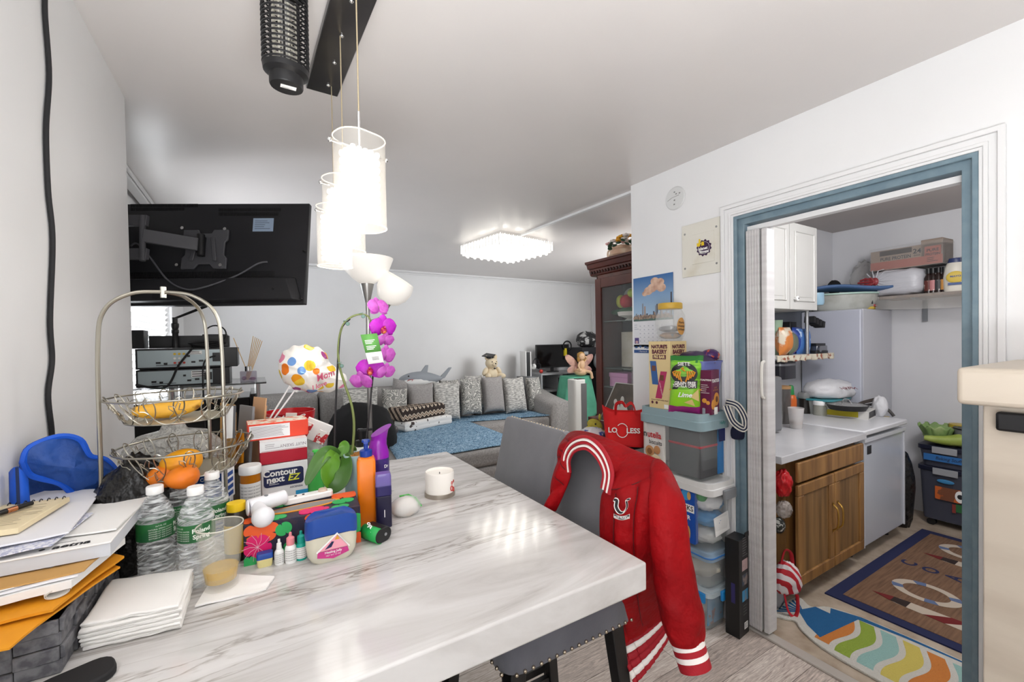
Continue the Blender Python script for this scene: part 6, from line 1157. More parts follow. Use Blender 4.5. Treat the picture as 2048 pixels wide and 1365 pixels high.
# ---- clear storage bins
BY0, BY1, BX = 1.33, 1.735, 1.875
def binbox(name, label, x0, y0, y1, z0, z1, wallm_, lidm, lh, x1=2.128, inset=.018, latch=None):
    t = thing(name, label, 'storage bin', ((x0+x1)/2, (y0+y1)/2, z0)); w, d, h = x1-x0, y1-y0, z1-z0-lh
    R0 = [(x, y) for x, y in rrect(w-2*inset-.02, d-2*inset-.03, .03, 4)]; R1 = rrect(w-2*inset, d-2*inset, .035, 4); Ri = [(x*.975, y*.985) for x, y in R1]; Ro = [(x*.97, y*.985) for x, y in R0]
    b = B(); b.loft([[(x, y, z) for x, y in R_] for R_, z in ((R0, 0), (R1, h), (Ri, h), (Ro, .004))]); ob('tub', b, wallm_, t)
    ob('lid', B().loft([[(x, y, z) for x, y in rrect(w*k, d*k2, .035, 5)] for z, k, k2 in ((h-.012, .97, .98), (h-.010, 1, 1), (h+lh*.45, 1, 1), (h+lh*.5, .96, .975), (h+lh, .95, .97), (h+lh, .86, .92), (h+lh*.82, .85, .91))]), lidm, t)
    if latch:
        m, yy, face = latch
        ob('latch', B().box((.03, -d/2-.006, h-.012), (.10, .014, .05)) if face == 'y' else B().box((-w/2-.006, yy, h-.012), (.014, .12, .05)), m, t, bev=.004)
    return t
clr = mat('clear_tub', '#c9d2d4', .1, alpha=.10, spec=.9); fro = mat('frosted_tub', '#cfd6d8', .25, alpha=.26, spec=.7); lidb = mat('lid_blue_grey', '#8da5ab', .35); lidw = mat('lid_white', '#dcdcda', .35)
b1 = binbox('storage_bin', 'clear bin with blue grey lid at the top of the stack, biscuits showing inside', BX, BY0, BY1, .772, 1.119, clr, lidb, .075)
txt(b1, 'Hefty', .022, (.05, -.2035, .292), mat('hefty_green', '#2f7f78', .4), bold=.0004)
b2 = binbox('storage_bin', 'clear bin with white lid and grey latch, second from the top of the stack', 1.90, 1.295, 1.75, .415, .771, clr, lidw, .05, latch=(mat('latch_grey', '#7d8084', .4), 0, 'y'))
b3 = binbox('storage_bin', 'frosted bin with blue lid seal, third from the top of the stack', 1.91, 1.31, 1.75, .225, .414, fro, mat('lid_clear_blue', '#9db6cc', .3, alpha=.7), .03)
ob('seal', B().tube([(x, y, .168) for x, y in rrect(.219, .441, .035, 5)], .004, 6, True), mat('seal_blue', '#2f6fb4', .4), b3)
b4 = binbox('storage_bin', 'frosted bin with bright blue latch on the floor, lowest of the stack', 1.92, 1.32, 1.75, .0, .224, fro, mat('lid_frost', '#c3d2d8', .3, alpha=.8), .03, latch=(mat('latch_blue', '#1f86cc', .4), 0, 'y')); ob('latch', B().box((-.108, -.11, .18), (.014, .16, .05)), mat('latch_blue'), b4, bev=.004)
# contents
def inside(name, lab, cat, c, s, m, rot=None, bev=.003): o = ob(name, B().box((0, 0, 0), s), m, None, c, rot, bev=bev); return tag(o, lab, cat)
dg_ = mat('dark_grey_box', '#4a4a4c', .55); inside('keepsake_box', 'dark grey carton inside the topmost bin, red line across it', 'box', (1.99, 1.455, .915), (.16, .19, .26), dg_); inside('red_strap', 'red and black strap tied round the dark grey carton in the topmost bin', 'strap', (1.99, 1.455, .945), (.166, .196, .012), mat('strap_red', '#b3323c', .5))
inside('cracker_box', 'bright blue carton at the door end of the topmost bin', 'box', (2.075, 1.365, .915), (.05, .02, .25), mat('bin_blue', '#2f78b8', .5)); p = thing('biscuit_pouch', 'white biscuit pouch with red and black lettering pressed against the side of the topmost bin', 'pouch', (1.906, 1.645, .80))
ob('pouch', B().sheet(lambda s, t: Vector((-.008*math.sin(PI*s)*math.sin(PI*t), .075-.15*s, .225*t)), 10, 10), mat('pouch_white', '#e9e5e0', .4), p, solid=.006)
txt(p, 'n', .05, (-.016, .052, .165), inkm, FX, bold=.001); txt(p, 'utella', .05, (-.016, -.012, .165), mat('nutella_red', '#c4242c', .5), FX, bold=.001, sx=.88); txt(p, 'biscuits', .034, (-.016, -.02, .125), inkm, FX, sx=.9, bold=.0003)
ob('print', B().ell((-.016, .02, .07), (.002, .032, .032), 16, 8).ell((-.0155, -.03, .085), (.002, .022, .024), 14, 8), mat('biscuit_print', '#c08a5a', .6), p); ob('print', B().ell((-.0185, .02, .07), (.0012, .018, .018), 14, 8), mat('cocoa_print', '#8a5a34', .6), p); ob('print', B().ell((-.0155, -.01, .03), (.002, .05, .03), 14, 8), mat('cream_print', '#e2cda8', .6), p)
inside('price_label', 'navy printed label stuck on the corner of the topmost bin', 'label', (2.06, 1.338, 1.0), (.05, .002, .07), mat('label_navy', '#222b5c', .5))
t = thing('snack_multipack', 'tall blue snack multipack carton inside the white lidded bin', 'box', (1.93, PX(1366, 1040, 1.93).y, .43)); ob('carton', B().box((0, 0, .15), (.03, .16, .29)), mat('snack_blue', '#1450b0', .45), t); txt(t, '10 PACKS', .035, (-.0165, .0, .185), inkm, FX, bold=.0006); xq(t, .08, -.08, .165, .205, -.0158, paper); txt(t, 'NUTTER', .03, (-.0165, 0, .135), paper, FX, bold=.0008); txt(t, '2 GO', .026, (-.0165, 0, .11), paper, FX, bold=.0008)
ob('print', B().ell((-.0155, .035, .245), (.001, .028, .028), 12, 8).ell((-.0155, -.03, .25), (.001, .028, .028), 12, 8).ell((-.0155, .03, .05), (.001, .03, .03), 12, 8), mat('snack_cyan', '#3f9ad8', .5), t); ob('print', B().ell((-.0165, .01, .255), (.001, .012, .022), 10, 6).ell((-.0165, -.05, .25), (.001, .012, .022), 10, 6).ell((-.0165, -.04, .055), (.001, .018, .04), 10, 6), mat('cookie_tan', '#d8a860', .5), t)
inside('brown_carton', 'brown cardboard carton behind the blue multipack in the white lidded bin', 'box', (2.0, 1.66, .57), (.10, .12, .28), mat('kraft', '#a07a4c', .7))
crumple('plastic_packets', 'white and blue plastic packets jumbled in the white lidded bin', 'packets', (2.02, 1.40, .60), (.085, .08, .055), mat('packet_white', '#dcdfe2', .35, noise=('#2a7fb8', 9, .57, .6)), 21, .5, 2.2, .9); crumple('blue_packet', 'bright blue plastic packet in the middle of the white lidded bin', 'packets', (2.02, 1.40, .52), (.085, .08, .045), mat('packet_blue', '#2a7fb8', .35), 25, .5, 2, .9); crumple('plastic_packets', 'pale grey plastic packets at the bottom of the white lidded bin', 'packets', (2.02, 1.42, .425), (.085, .095, .052), mat('packet_grey2', '#c4c6c4', .35, noise=('#5a6a5c', 9, .57, .62)), 26, .5, 2, .9); inside('leaflet', 'white folded leaflet flat against the front of the white lidded bin', 'leaflet', (2.03, 1.325, .545), (.12, .004, .10), paper, (0, -.15, 0)); crumple('green_wrapper', 'green wrapper tip among the packets in the white lidded bin', 'wrapper', (1.96, 1.39, .66), (.03, .03, .035), mat('wrapper_green', '#35a04a', .4), 3)
crumple('snack_packets', 'pale orange and cream packets in the bin with the blue seal', 'packets', (2.02, 1.5, .235), (.085, .17, .07), mat('packet_cream', '#cfc9ba', .5, noise=('#c87a5a', 6, .56, .62)), 22, .3, 1.6, .9); inside('toy_leaflet', 'cyan leaflet with red and black print in the lowest bin', 'leaflet', (2.02, 1.36, .105), (.13, .004, .17), [mat('leaflet_cyan', '#2a8fc4', .5, noise=('#7a1f24', 18, .58, .61))])
crumple('white_bundle', 'white bundle at the bottom of the lowest bin', 'packets', (2.0, 1.52, .012), (.08, .14, .09), mat('bundle_white', '#d5d3cd', .7), 23, .25, 1.6, .9)
# ---- things standing on the top bin
ZB = 1.1125
nb = thing('fig_bar_carton', 'tall cream fig bar carton standing on the top bin under the snack jar', 'box', (1.967, 1.60, ZB)); crm = mat('carton_cream', '#ddc590', .55); mro = mat('maroon_print', '#5c1a2e', .5); hB = 1.487-ZB; ob('carton', B().box((0, 0, hB/2), (.135, .145, hB)), crm, nb, bev=.001)
xx = -.0684
for (s, z, sz) in (('NATURE\'S', hB-.03, .026), ('BAKERY', hB-.058, .030)): txt(nb, s, sz, (xx, 0, z), mro, FX, bold=.0016, sx=.92); txt(nb, s, sz, (0, -.0734, z), mro, bold=.0016, sx=.88)
xq(nb, .045, -.045, hB-.098, hB-.074, xx+.0002, mro); txt(nb, 'FIG BAR', .021, (xx-.0004, 0, hB-.086), crm, FX, bold=.001); panel(nb, -.045, .045, hB-.098, hB-.074, mro, -.0731); txt(nb, 'FIG BAR', .021, (0, -.0738, hB-.086), crm, bold=.001)
def bar(y, z, m, lab, a, h=.13): o = ob('print', B().prism([(y+.5*c*.042*1-s_*h/2*math.sin(a), z+s_*h/2) for c, s_ in ((-1, -1), (1, -1), (1, 1), (-1, 1))], xx-.001, xx-.0004, 'x'), m, nb, label=lab); return o
bar(.035, .20, mat('bar_blue', '#2c5a96', .5), 'blue snack bar picture', -.12); bar(-.012, .135, mat('bar_pink', '#b0285c', .5), 'pink snack bar picture', .25, .15); ob('print', B().prism([(.05, .21), (.024, .21), (.024, .24), (.05, .24)], xx-.0016, xx-.001, 'x').prism([(-.005, .16), (-.03, .16), (-.03, .19), (-.005, .19)], xx-.0022, xx-.0012, 'x'), mat('fig_brown', '#6a3a22', .5), nb)
txt(nb, 'NATURE\'S BAKERY', .009, (xx-.0022, -.012, .115), paper, (PI/2-.0, -.25-PI/2, -PI/2)); txt(nb, 'WHOLE WHEAT & REAL FRUIT', .0085, (xx, 0, .05), mro, FX, bold=.0002); b = B().ell((xx, .05, .035), (.0006, .008, .008), 10, 6).ell((xx, .02, .035), (.0006, .008, .008), 10, 6); ob('print', b, mro, nb); xq(nb, -.03, -.058, .008, .03, xx-.0002, paper)
# jar with yellow lid
jl_ = D(1341, 2.395, ZB+hB+.001); sj = thing('snack_jar', 'big clear jar with yellow lid and oval label, balanced on the fig bar carton', 'jar', jl_, facing(jl_)); zj = lambda v: hz(jl_, v)-jl_.z; rj = rw(jl_, 62)
ob('jar', B().lathe([(0, 0), (rj*.72, 0), (rj*.80, .008), (rj*.98, zj(668)), (rj, zj(650)), (rj*.95, zj(632)), (rj*.74, zj(620)), (rj*.72, zj(616)), (rj*.68, zj(616)), (rj*.92, zj(634)), (rj*.96, zj(650)), (rj*.76, .012), (0, .01)], 32), mat('jar_plastic', '#eef0ee', .06, alpha=.15, spec=1), sj)
ob('lid', B().lathe([(rj*.78, zj(619)), (rj*.80, zj(618)), (rj*.80, zj(609)), (rj*.76, zj(607)), (0, zj(606))], 32), mat('lid_gold', '#c9a23a', .4), sj); ob('oval_label', B().sheet(lambda s, t: ((rj+.002)*math.sin(.75+.32*t*math.cos(2*PI*s)), -(rj+.002)*math.cos(.75+.32*t*math.cos(2*PI*s)), zj(654)+.047*t*math.sin(2*PI*s)), 30, 4), mat('label_gold', '#c48f4a', .5), sj)
for i, s in enumerate(('Party', 'Honey', 'Wheat')): curved(sj, s, .017, rj+.004, .75, zj(654)+.02-.019*i, inkm, .0003)
crumple('candy_packets', 'grey and brown wrapped snacks inside the big clear jar', 'snacks', jl_+Vector((0, 0, .012)), (rj*.74, rj*.74, zj(668)*.5), mat('snack_wrap', '#9a7c62', .4, noise=('#5c5a5e', 20, .48, .55)), 31, .35, 2.6, .9); crumple('candy_packets', 'dark grey wrapped sweets heaped in the upper half of the big clear jar', 'snacks', jl_+Vector((0, 0, .012+zj(668)*.95)), (rj*.78, rj*.78, zj(668)*.48), mat('snack_wrap_grey', '#6b6a70', .35, noise=('#c4c4c8', 22, .54, .6)), 35, .4, 2.8, .9)
# chips bag
L = S(1372, 826, ZB); ch = thing('chips_bag', 'bright green and black lime tortilla chips bag leaning on the fig bar carton', 'chip bag', L, facing(L)-.12); dC = dep(L); wC = 62*dC/FPX; hC = hz(L, 712)-ZB
def bagf(s, t, sg): e = 1-abs(2*t-1)**4; return Vector((wC*(s-.5)*(1-.08*math.sin(PI*t))+.012*(t-.5), sg*.042*e*(1-(2*s-1)**4)**.6+.01*(t-.5), hC*t+.004*nz(s*5, t*5)))
b = B(); NV = 24
def skin(sg): b.sheet(lambda s, t: bagf(s if sg < 0 else 1-s, t, sg), 14, NV)
skin(-1); skin(1); gl_ = [mat('chip_green', '#6cb52c', .3, noise=('#8ccf3a', (8, 8, 70), .45, .55)), mat('chip_dark_green', '#2f7a34', .3), mat('chip_purple', '#9a2a7a', .35), mat('chip_lime', '#8fd02c', .3)]
for f in b.bm.faces: z = f.calc_center_median().z/hC; f.material_index = 1 if z > .90 else 2 if z < .14 else 3 if z < .42 else 0
ob('bag', b, gl_, ch, ang=1.3); fr = lambda x, z, k=0: (x*wC, -.043*(1-abs(2*z-1)**4)*(1-(2*x)**4)**.6-.002-.0006*k+.01*(z-.5), z*hC)
def patch(n, pts, m, k): return ob(n, B().loft([[fr(x, z, k) for x, z in pts]]), m, ch, flat=True) if False else ob(n, _pf([fr(x, z, k) for x, z in pts]), m, ch, flat=True)
def _pf(P):
    b = B(); c = sum((Vector(p) for p in P), Vector())/len(P); v0 = b.bm.verts.new(c); V = [b.bm.verts.new(p) for p in P]
    for i in range(len(V)): b.bm.faces.new((v0, V[i], V[(i+1) % len(V)]))
    return b
cxm = [( .40*math.cos(a)-.02, .70+.185*math.sin(a)) for a in np.linspace(0, 2*PI, 33)[:-1]]; patch('print', cxm, black, 4); patch('print', [(-.38, .42), (.36, .45), (.38, .585), (-.30, .555)], black, 8)
b = B()
for s in (-1, 1):
    for k in range(4): b.tube([fr(s*(.06+.07*k)-.02, .56+.03*k, 12), fr(s*(.12+.07*k)-.02, .66+.02*k, 12), fr(s*(.10+.05*k)-.02, .74, 12)], .004, 5)
b.tube([fr(.02, .74, 12), fr(-.1, .79, 12), fr(-.02, .80, 12)], .004, 5); ob('emblem', b, mat('emblem_gold', '#e0942a', .4), ch)
txt(ch, 'SIETE', .026, fr(-.02, .86, 14), paper, (PI/2+.2, 0, 0), bold=.0005); txt(ch, 'GRAIN FREE', .021, fr(.02, .535, 14), paper, (PI/2, 0, 0), bold=.0006, sx=.9); txt(ch, 'TORTILLA CHIPS', .021, fr(.0, .485, 14), paper, (PI/2, 0, 0), bold=.0006, sx=.7); txt(ch, 'Lime', .034, fr(0, .33, 12), paper, (PI/2, 0, 0), bold=.0008, shear=.35)
patch('print', [(-.02, .20), (.30, .14), (.22, .26)], mat('chip_tan', '#d9c27c', .5), 8); patch('print', [(.16, .30), (.42, .22), (.40, .44)], mat('chip_tan', '#d9c27c'), 8); patch('print', [(-.48, .395), (.48, .41), (.48, .43), (-.48, .415)], mat('stripe_orange', '#d8892a', .4), 6)
# blue box, toasted crackers, purple tub, pouches, bottle
t = carton('cracker_box', 'royal blue carton between the chips bag and the maroon cracker box', 'box', (2.005, 1.425, ZB), -PI/2+.15, .05, .06, .215, mat('royal_blue', '#1d3fb0', .45)); tm_ = mat('maroon_box', '#64163f', .45)
t = thing('cracker_box', 'maroon cracker carton with round cracker picture at the front corner of the top bin', 'box', (1.998, 1.365, ZB), .22); hT = hz((1.97, 1.34), 741)-ZB; ob('carton', B().box((0, 0, hT/2), (.10, .058, hT)), tm_, t, bev=.001)
txt(t, 'TOASTEDS', .022, (0, -.0305, hT-.055), paper, bold=.0008, sx=.86); txt(t, 'CLASSIC', .010, (0, -.0305, hT-.09), mat('toast_gold', '#d8953a', .5)); txt(t, 'BUTTERCRISP', .010, (0, -.0305, hT-.103), mat('toast_gold')); ob('print', B().ell((.012, -.0295, .075), (.034, .002, .034), 18, 8).ell((-.025, -.0292, .05), (.026, .002, .026), 18, 8), mat('toast_gold'), t); ob('print', B().ell((.012, -.0315, .075), (.016, .001, .016), 14, 6), mat('fig_brown'), t)
txt(t, 'TOASTEDS', .012, (-.0506, 0, hT-.05), paper, FX, bold=.0003); lines(t, -.022, .022, hT-.12, hT-.07, 5, paper, rot=(0, 0, -PI/2), loc=(-.0506, 0, 0), h=.2); b = B().ell((-.0506, .006, .07), (.0006, .012, .012), 8, 6).ell((-.0506, -.012, .06), (.0006, .010, .010), 8, 6); ob('print', b, mat('toast_gold'), t); txt(t, '8 OZ', .008, (-.02, -.0305, .012), paper)
pu = mat('periwinkle_tub', '#7c86c8', .25, alpha=.75); t = thing('open_tub', 'periwinkle plastic tub of snack pouches behind the maroon cracker box', 'tub', (2.03, 1.455, ZB)); hP = hz((2.0, 1.42), 722)-ZB; R0, R1 = rrect(.13, .15, .02), rrect(.17, .19, .025); ob('tub', B().loft([[(x, y, z) for x, y in R_] for R_, z in ((R0, 0), (R1, hP), ([(x*1.04, y*1.04) for x, y in R1], hP), ([(x*1.04, y*1.04) for x, y in R1], hP-.008), ([(x*.97, y*.97) for x, y in R1], hP-.009), ([(x*.96, y*.96) for x, y in R0], .004))]), pu, t)
crumple('snack_pouch', 'dark purple snack pouches heaped in the periwinkle tub', 'pouch', (2.03, 1.47, ZB+hP-.035), (.085, .115, .055), mat('pouch_purple', '#3f3050', .35, noise=('#7a5a7a', 9, .5, .65)), 33, .35, 2, .6); crumple('snack_pouch', 'violet pouch with orange lettering at the door end of the periwinkle tub', 'pouch', (2.06, 1.40, ZB+hP+.0), (.05, .045, .034), mat('pouch_violet', '#43205c', .3, noise=('#c8542a', 30, .56, .6)), 34, .3, 2, .8)
L = S(1412, 829, ZB); t = thing('sanitizer_bottle', 'tiny clear bottle with white cap in front of the maroon cracker box', 'bottle', L, facing(L)); ob('body', B().prism(rrect(.035, .02, .006), 0, .032), mat('clear_blue_plastic', '#b9cad2', .1, alpha=.55), t, bev=.003); ob('cap', B().lathe([(.009, .032), (.010, .034), (.010, .05), (0, .051)], 18), white, t); o = ob('price_card', B().box((0, 0, .018), (.034, .002, .036)), paper, None, S(1432, 829, ZB), (0, 0, .15)); tag(o, 'small white printed card beside the tiny clear bottle', 'card')
# striped strap and navy pouch on the bin corner
stp = mat('webbing_white', '#d9d5cc', .8); nvy = mat('webbing_navy', '#232b45', .8)
def strap(pts, w, o=None):
    c = bez(pts, 10); b = B(); up = Vector((.25, -.1, .9))
    for k in range(5):
        b.m(k % 2); x0, x1 = -w/2+w*k/5, -w/2+w*(k+1)/5
        def f(s, t): i = min(int(s*(len(c)-1)), len(c)-2); p = c[i].lerp(c[i+1], s*(len(c)-1)-i); d = (c[i+1]-c[i]).normalized(); sd = d.cross(Vector((-.6, -.8, .1))).normalized(); return p+sd*lerp(x0, x1, t)
        b.sheet(f, 40, 1)
    return b
d2 = lambda u, v, d: CAM+ray(u, v)*d
sb_ = thing('striped_bag', 'navy bag with navy and white striped strap hanging off the top bin corner', 'bag', d2(1477, 866, 2.22)); q0 = sb_.location
ob('strap', strap([d2(1452, 804, 2.24)-q0, d2(1475, 812, 2.20)-q0, d2(1490, 838, 2.19)-q0, d2(1488, 858, 2.19)-q0, d2(1468, 846, 2.18)-q0, d2(1458, 826, 2.18)-q0, d2(1453, 812, 2.2)-q0], .036), [stp, nvy], sb_, solid=.002); ob('strap', strap([d2(1454, 806, 2.25)-q0, d2(1485, 822, 2.24)-q0, d2(1496, 842, 2.24)-q0, d2(1492, 868, 2.24)-q0], .032), [stp, nvy], sb_, solid=.002)
ob('body', B().ell((0, 0, 0), (.045, .03, .04), 16, 10, f=lambda p: Vector((max(-.8, min(.8, p.x*1.2)), p.y, max(-.8, min(.8, p.z*1.2))))), mat('navy_nylon', '#161b36', .6), sb_)
# black carton leaning at the folded door
bx_ = thing('tool_carton', 'tall narrow black carton leaning upright by the folded accordion door', 'box', (2.025, 1.232, 0), .10); zt2 = hz((2.03, 1.235), 1083); bkc = mat('black_carton', '#121213', .4); ob('carton', B().box((.05, .035, zt2/2), (.10, .07, zt2)), bkc, bx_, bev=.0015); ob('hang_tab', B().box((.085, .002, zt2+.012), (.04, .003, .024)), bkc, bx_)
for z, c in ((.36, '#b59a98'), (.285, '#3a4656'), (.205, '#3f8cb8')): panel(bx_, .03, .088, z-.03, z+.026, mat('photo_'+c[1:], c, .5, noise=('#8a7a74', 20, .5, .6)))
lines(bx_, .035, .09, .40, .50, 8, mat('print_grey', '#7c7c7e', .5), h=.25); panel(bx_, .05, .085, .03, .065, paper); lines(bx_, .055, .08, .036, .06, 4, inkm, -.001); lines(bx_, .04, .08, .10, .16, 4, mat('print_grey'), h=.15, seed=4); xq(bx_, .04, .02, .17, .27, -.0006, mat('violet_print', '#2a2460', .4))
# red reusable bag left of the bins, on a small dark side table
stt = thing('side_table', 'small dark side table under the red shopping bag', 'table', (1.98, 2.02, 0)); ob('top', B().box((0, 0, .84), (.30, .36, .02)), legm, stt)
for x in (-.13, .13):
    for y in (-.16, .16): ob('leg', B().box((x, y, .415), (.025, .025, .83)), legm, stt)
L = Vector((1.945, 1.90, .851)); rb_g = thing('shopping_bag', 'bright red cloth shopping bag with white lettering beside the storage bins', 'bag', L, -.78); rc_ = mat('red_cloth', '#e01a1c', .75, noise=('#c8141a', 7, .35, .7), bump=(40, .2, .004))
def rbf(s, t): a = 2*PI*s; w = .118+.022*t; sq = lambda c, p: math.copysign(abs(c)**p, c); return Vector((sq(math.cos(a), .5)*w, sq(math.sin(a), .6)*.06*(1-.4*t), .225*t+.018*t*math.cos(2*a)**1+.004*nz(a*2, t*5)))
ob('bag', B().sheet(rbf, 48, 12, True), rc_, rb_g, solid=.003)
for yy in (-.04, .03): ob('handle', B().tube(bez([(-.06, yy, .19), (-.055, yy-.015, .25), (-.02, yy-.02, .265), (.0, yy-.01, .24), (.03, yy-.02, .262), (.05, yy-.012, .24), (.06, yy, .19)], 5), .012, 5, flat=.35), rc_, rb_g)
txt(rb_g, 'LO', .042, (-.078, -.068, .10), paper, bold=.0012); txt(rb_g, 'LESS', .042, (.042, -.070, .10), paper, bold=.0012); ob('ring_print', B().tube([(-.022+.034*math.cos(a), -.066, .10+.042*math.sin(a)) for a in list(np.linspace(.5, 2.4, 10))], .0028, 4).tube([(-.022+.034*math.cos(a), -.066, .10+.042*math.sin(a)) for a in list(np.linspace(3.4, 6.0, 12))], .0028, 4), paper, rb_g)
crumple('patterned_bag', 'crumpled red, white and blue plastic bag between the heater and the red bag', 'bag', (1.86, 2.12, .852), (.10, .08, .045), mat('patterned_film', '#d8d6da', .35, noise=('#2a4a9c', 16, .56, .59)), 41, .4, 2, .8)
# half wall shelf at the right edge of the view
sv = thing('breakfast_bar', 'cream painted wooden bar unit with thick overhanging top at the right edge', 'cabinet', (1.85, -.08, 0)); crp = mat('cream_paint', '#cfc4b4', .45, noise=('#c3b7a7', (1.5, 3, 14), .4, .65)); sx0, sy1 = 1.545, .357
ob('top', B().box(((sx0+2.115)/2-1.85, (sy1-.62)/2+.08, 1.367), (2.115-sx0, sy1+.62, .095)), crp, sv, bev=.012, segs=3); bodyx = 1.59; p = PX(1966, 1000, bodyx); ob('body', B().box(((bodyx+2.115)/2-1.85, (p.y-.6)/2+.08, .66), (2.115-bodyx, p.y+.6, 1.318)), crp, sv, bev=.003)
a, c = PX(2000, 818, bodyx), PX(2048, 862, bodyx); o = ob('wall_box', B().box((0, -.05, 0), (.03, .145, abs(a.z-c.z)*.96)), black, None, (bodyx-.016, (a.y-.02), (a.z+c.z)/2-.004), bev=.006); tag(o, 'small black box fixed under the overhang of the cream bar top', 'box')
# ================================================================ KITCHEN
KC, KF = .873, 1.21                               # counter height, front line of the units
oak = mat('worn_oak', '#99703f', .45, noise=('#6f4c28', (26, 26, 2.2), .35, .7, 8), bump=((60, 60, 6), .1, .003)); oak2 = mat('worn_oak_panel', '#8c6a40', .5, noise=('#634729', (34, 34, 1.8), .33, .68, 9))
kc = thing('base_cabinet', 'worn oak base cabinet with two doors and drawer front beside the white fridge', 'cabinet', (2.92, KF+.3, 0)); w0, w1 = 2.50-2.92, 3.345-2.92
ob('carcass', B().box(((w0+w1)/2, .02, .47), (w1-w0, .56, .76)).box(((w0+w1)/2, .06, .05), (w1-w0-.02, .46, .10)), oak, kc)
def kdoor(x0, x1, z0, z1, hx):
    c, h = (x0+x1)/2, (z0+z1)/2; dw = ob('door', B().box((c, -.31, z0+.03), (x1-x0, .02, .06)).box((c, -.31, z1-.03), (x1-x0, .02, .06)).box((x0+.03, -.31, h), (.06, .02, z1-z0-.12)).box((x1-.03, -.31, h), (.06, .02, z1-z0-.12)), oak, kc, bev=.005); ob('panel', B().box((c, -.304, h), (x1-x0-.11, .012, z1-z0-.11)), oak2, dw)
    ob('handle', B().tube(bez([(hx, -.322, h+.10), (hx, -.345, h+.075), (hx, -.35, h+.02), (hx, -.345, h-.03), (hx, -.322, h-.055)], 6), .005, 7).lathe([(0, 0), (.010, .002), (0, .006)], 8, (hx, -.322, h+.105), rot=(PI/2, 0, 0)).lathe([(0, 0), (.010, .002), (0, .006)], 8, (hx, -.322, h-.06), rot=(PI/2, 0, 0)), brass, dw)
kdoor(w0+.015, w0+.43, .125, .685, w0+.405); kdoor(w0+.44, w1-.01, .125, .685, w0+.465)
ob('drawer_front', B().box(((w0+w1)/2, -.31, .755), (w1-w0-.03, .02, .11)), oak, kc, bev=.006)
o = ob('worktop', B().box(((2.335+3.36)/2, (KF-.025+1.955)/2, KC-.02), (3.36-2.335, 1.955-KF+.025, .04)), mat('white_quartz', '#c9c9cb', .18, noise=('#bcbcbf', 3, .4, .7)), bev=.003); tag(o, 'pale white quartz worktop over the oak cabinet', 'worktop')
frm = mat('fridge_white', '#c3c5ca', .3); frd = mat('fridge_door', '#c3c8d0', .22, .15)
mf = thing('mini_fridge', 'small white undercounter fridge with grey door next to the oak cabinet', 'fridge', (3.73, KF+.32, 0)); ob('body', B().box((0, .03, .45), (.70, .58, .80)), frm, mf, bev=.006); ob('top', B().box((.005, 0, KC-.012), (.73, .66, .035)), mat('appliance_white', '#d2d3d6', .3), mf, bev=.008)
fd = ob('door', B().box((.0, -.29, .455), (.69, .05, .70)), frd, mf, bev=.008); ob('edge_trim', B().box((.0, -.30, .81), (.69, .055, .02)).box((-.34, -.318, .455), (.012, .008, .70)).box((.34, -.318, .455), (.012, .008, .70)), frm, fd); ob('badge', B().box((-.25, -.316, .74), (.06, .004, .055)), black, fd); ob('foot', B().cyl((-.3, -.22, 0), (-.3, -.22, .06), .02), black, mf); ob('foot', B().cyl((.3, -.22, 0), (.3, -.22, .06), .02), black, mf)
bf = thing('refrigerator', 'tall white refrigerator standing in the kitchen corner', 'refrigerator', (4.505, 1.735, 0)); ob('body', B().box((.02, 0, .88), (.58, .44, 1.68)), mat('fridge_side', '#bfc0c6', .4), bf, bev=.006); ob('door', B().box((-.29, 0, .88), (.045, .44, 1.67)), mat('fridge_front', '#b9bcc8', .35), bf, bev=.008); ob('foot', B().box((0, 0, .02), (.5, .36, .04)), black, bf)
o = ob('water_hose', B().tube(bez([(4.06, 1.5, .92), (4.12, 1.42, .96), (4.16, 1.34, .93), (4.17, 1.3, .88)], 8), .011, 7), mat('hose_grey', '#4a4846', .5), None); tag(o, 'dark grey hose curving behind the small fridge top', 'hose')
# upper cabinet
cabw = mat('cabinet_white', '#c9c8c4', .4); uc = thing('wall_cabinet', 'white panelled wall cabinet with round knob above the kitchen shelf', 'cabinet', (3.28, 1.62, 1.70)); ob('carcass', B().box((0, .175, .31), (.80, .33, .62)), cabw, uc, bev=.002)
def udoor(x0, x1, knob):
    c = (x0+x1)/2; d_ = ob('door', B().box((c, -.01, .31), (x1-x0, .02, .625)), cabw, uc, bev=.004); iw = (x1-x0)/2-.06; pr = [(c-iw, .06), (c+iw, .06), (c+iw, .56), (c-iw, .56)]; ob('moulding', B().tube([(x, -.022, z) for x, z in pr], .008, 6, True).box((c, -.0205, .31), (2*iw-.05, .006, .44)), cabw, d_)
    if knob: ob('knob', B().lathe([(.008, 0), (.008, .014), (.017, .018), (.017, .026), (.007, .030), (0, .03)], 20, (knob, -.02, .075), rot=(PI/2, 0, 0)), white, d_); ob('knob_screw', B().ell((knob, -.0505, .075), (.006, .002, .006), 8, 6), inkm, d_)
udoor(.005, .395, .055); udoor(-.395, -.005, None)
# window head beside cabinet
wk = struct(thing('window_2', 'dark narrow kitchen window beside the wall cabinet', 'window', (4.06, 1.955, 1.80))); ob('frame', B().box((0, 0, .28), (.66, .03, .04)).box((.31, 0, .0), (.04, .03, .56)), cabw, wk); ob('pane', B().box((-.02, .003, .0), (.62, .008, .52)), mat('dark_window', '#4d525a', .1), wk)
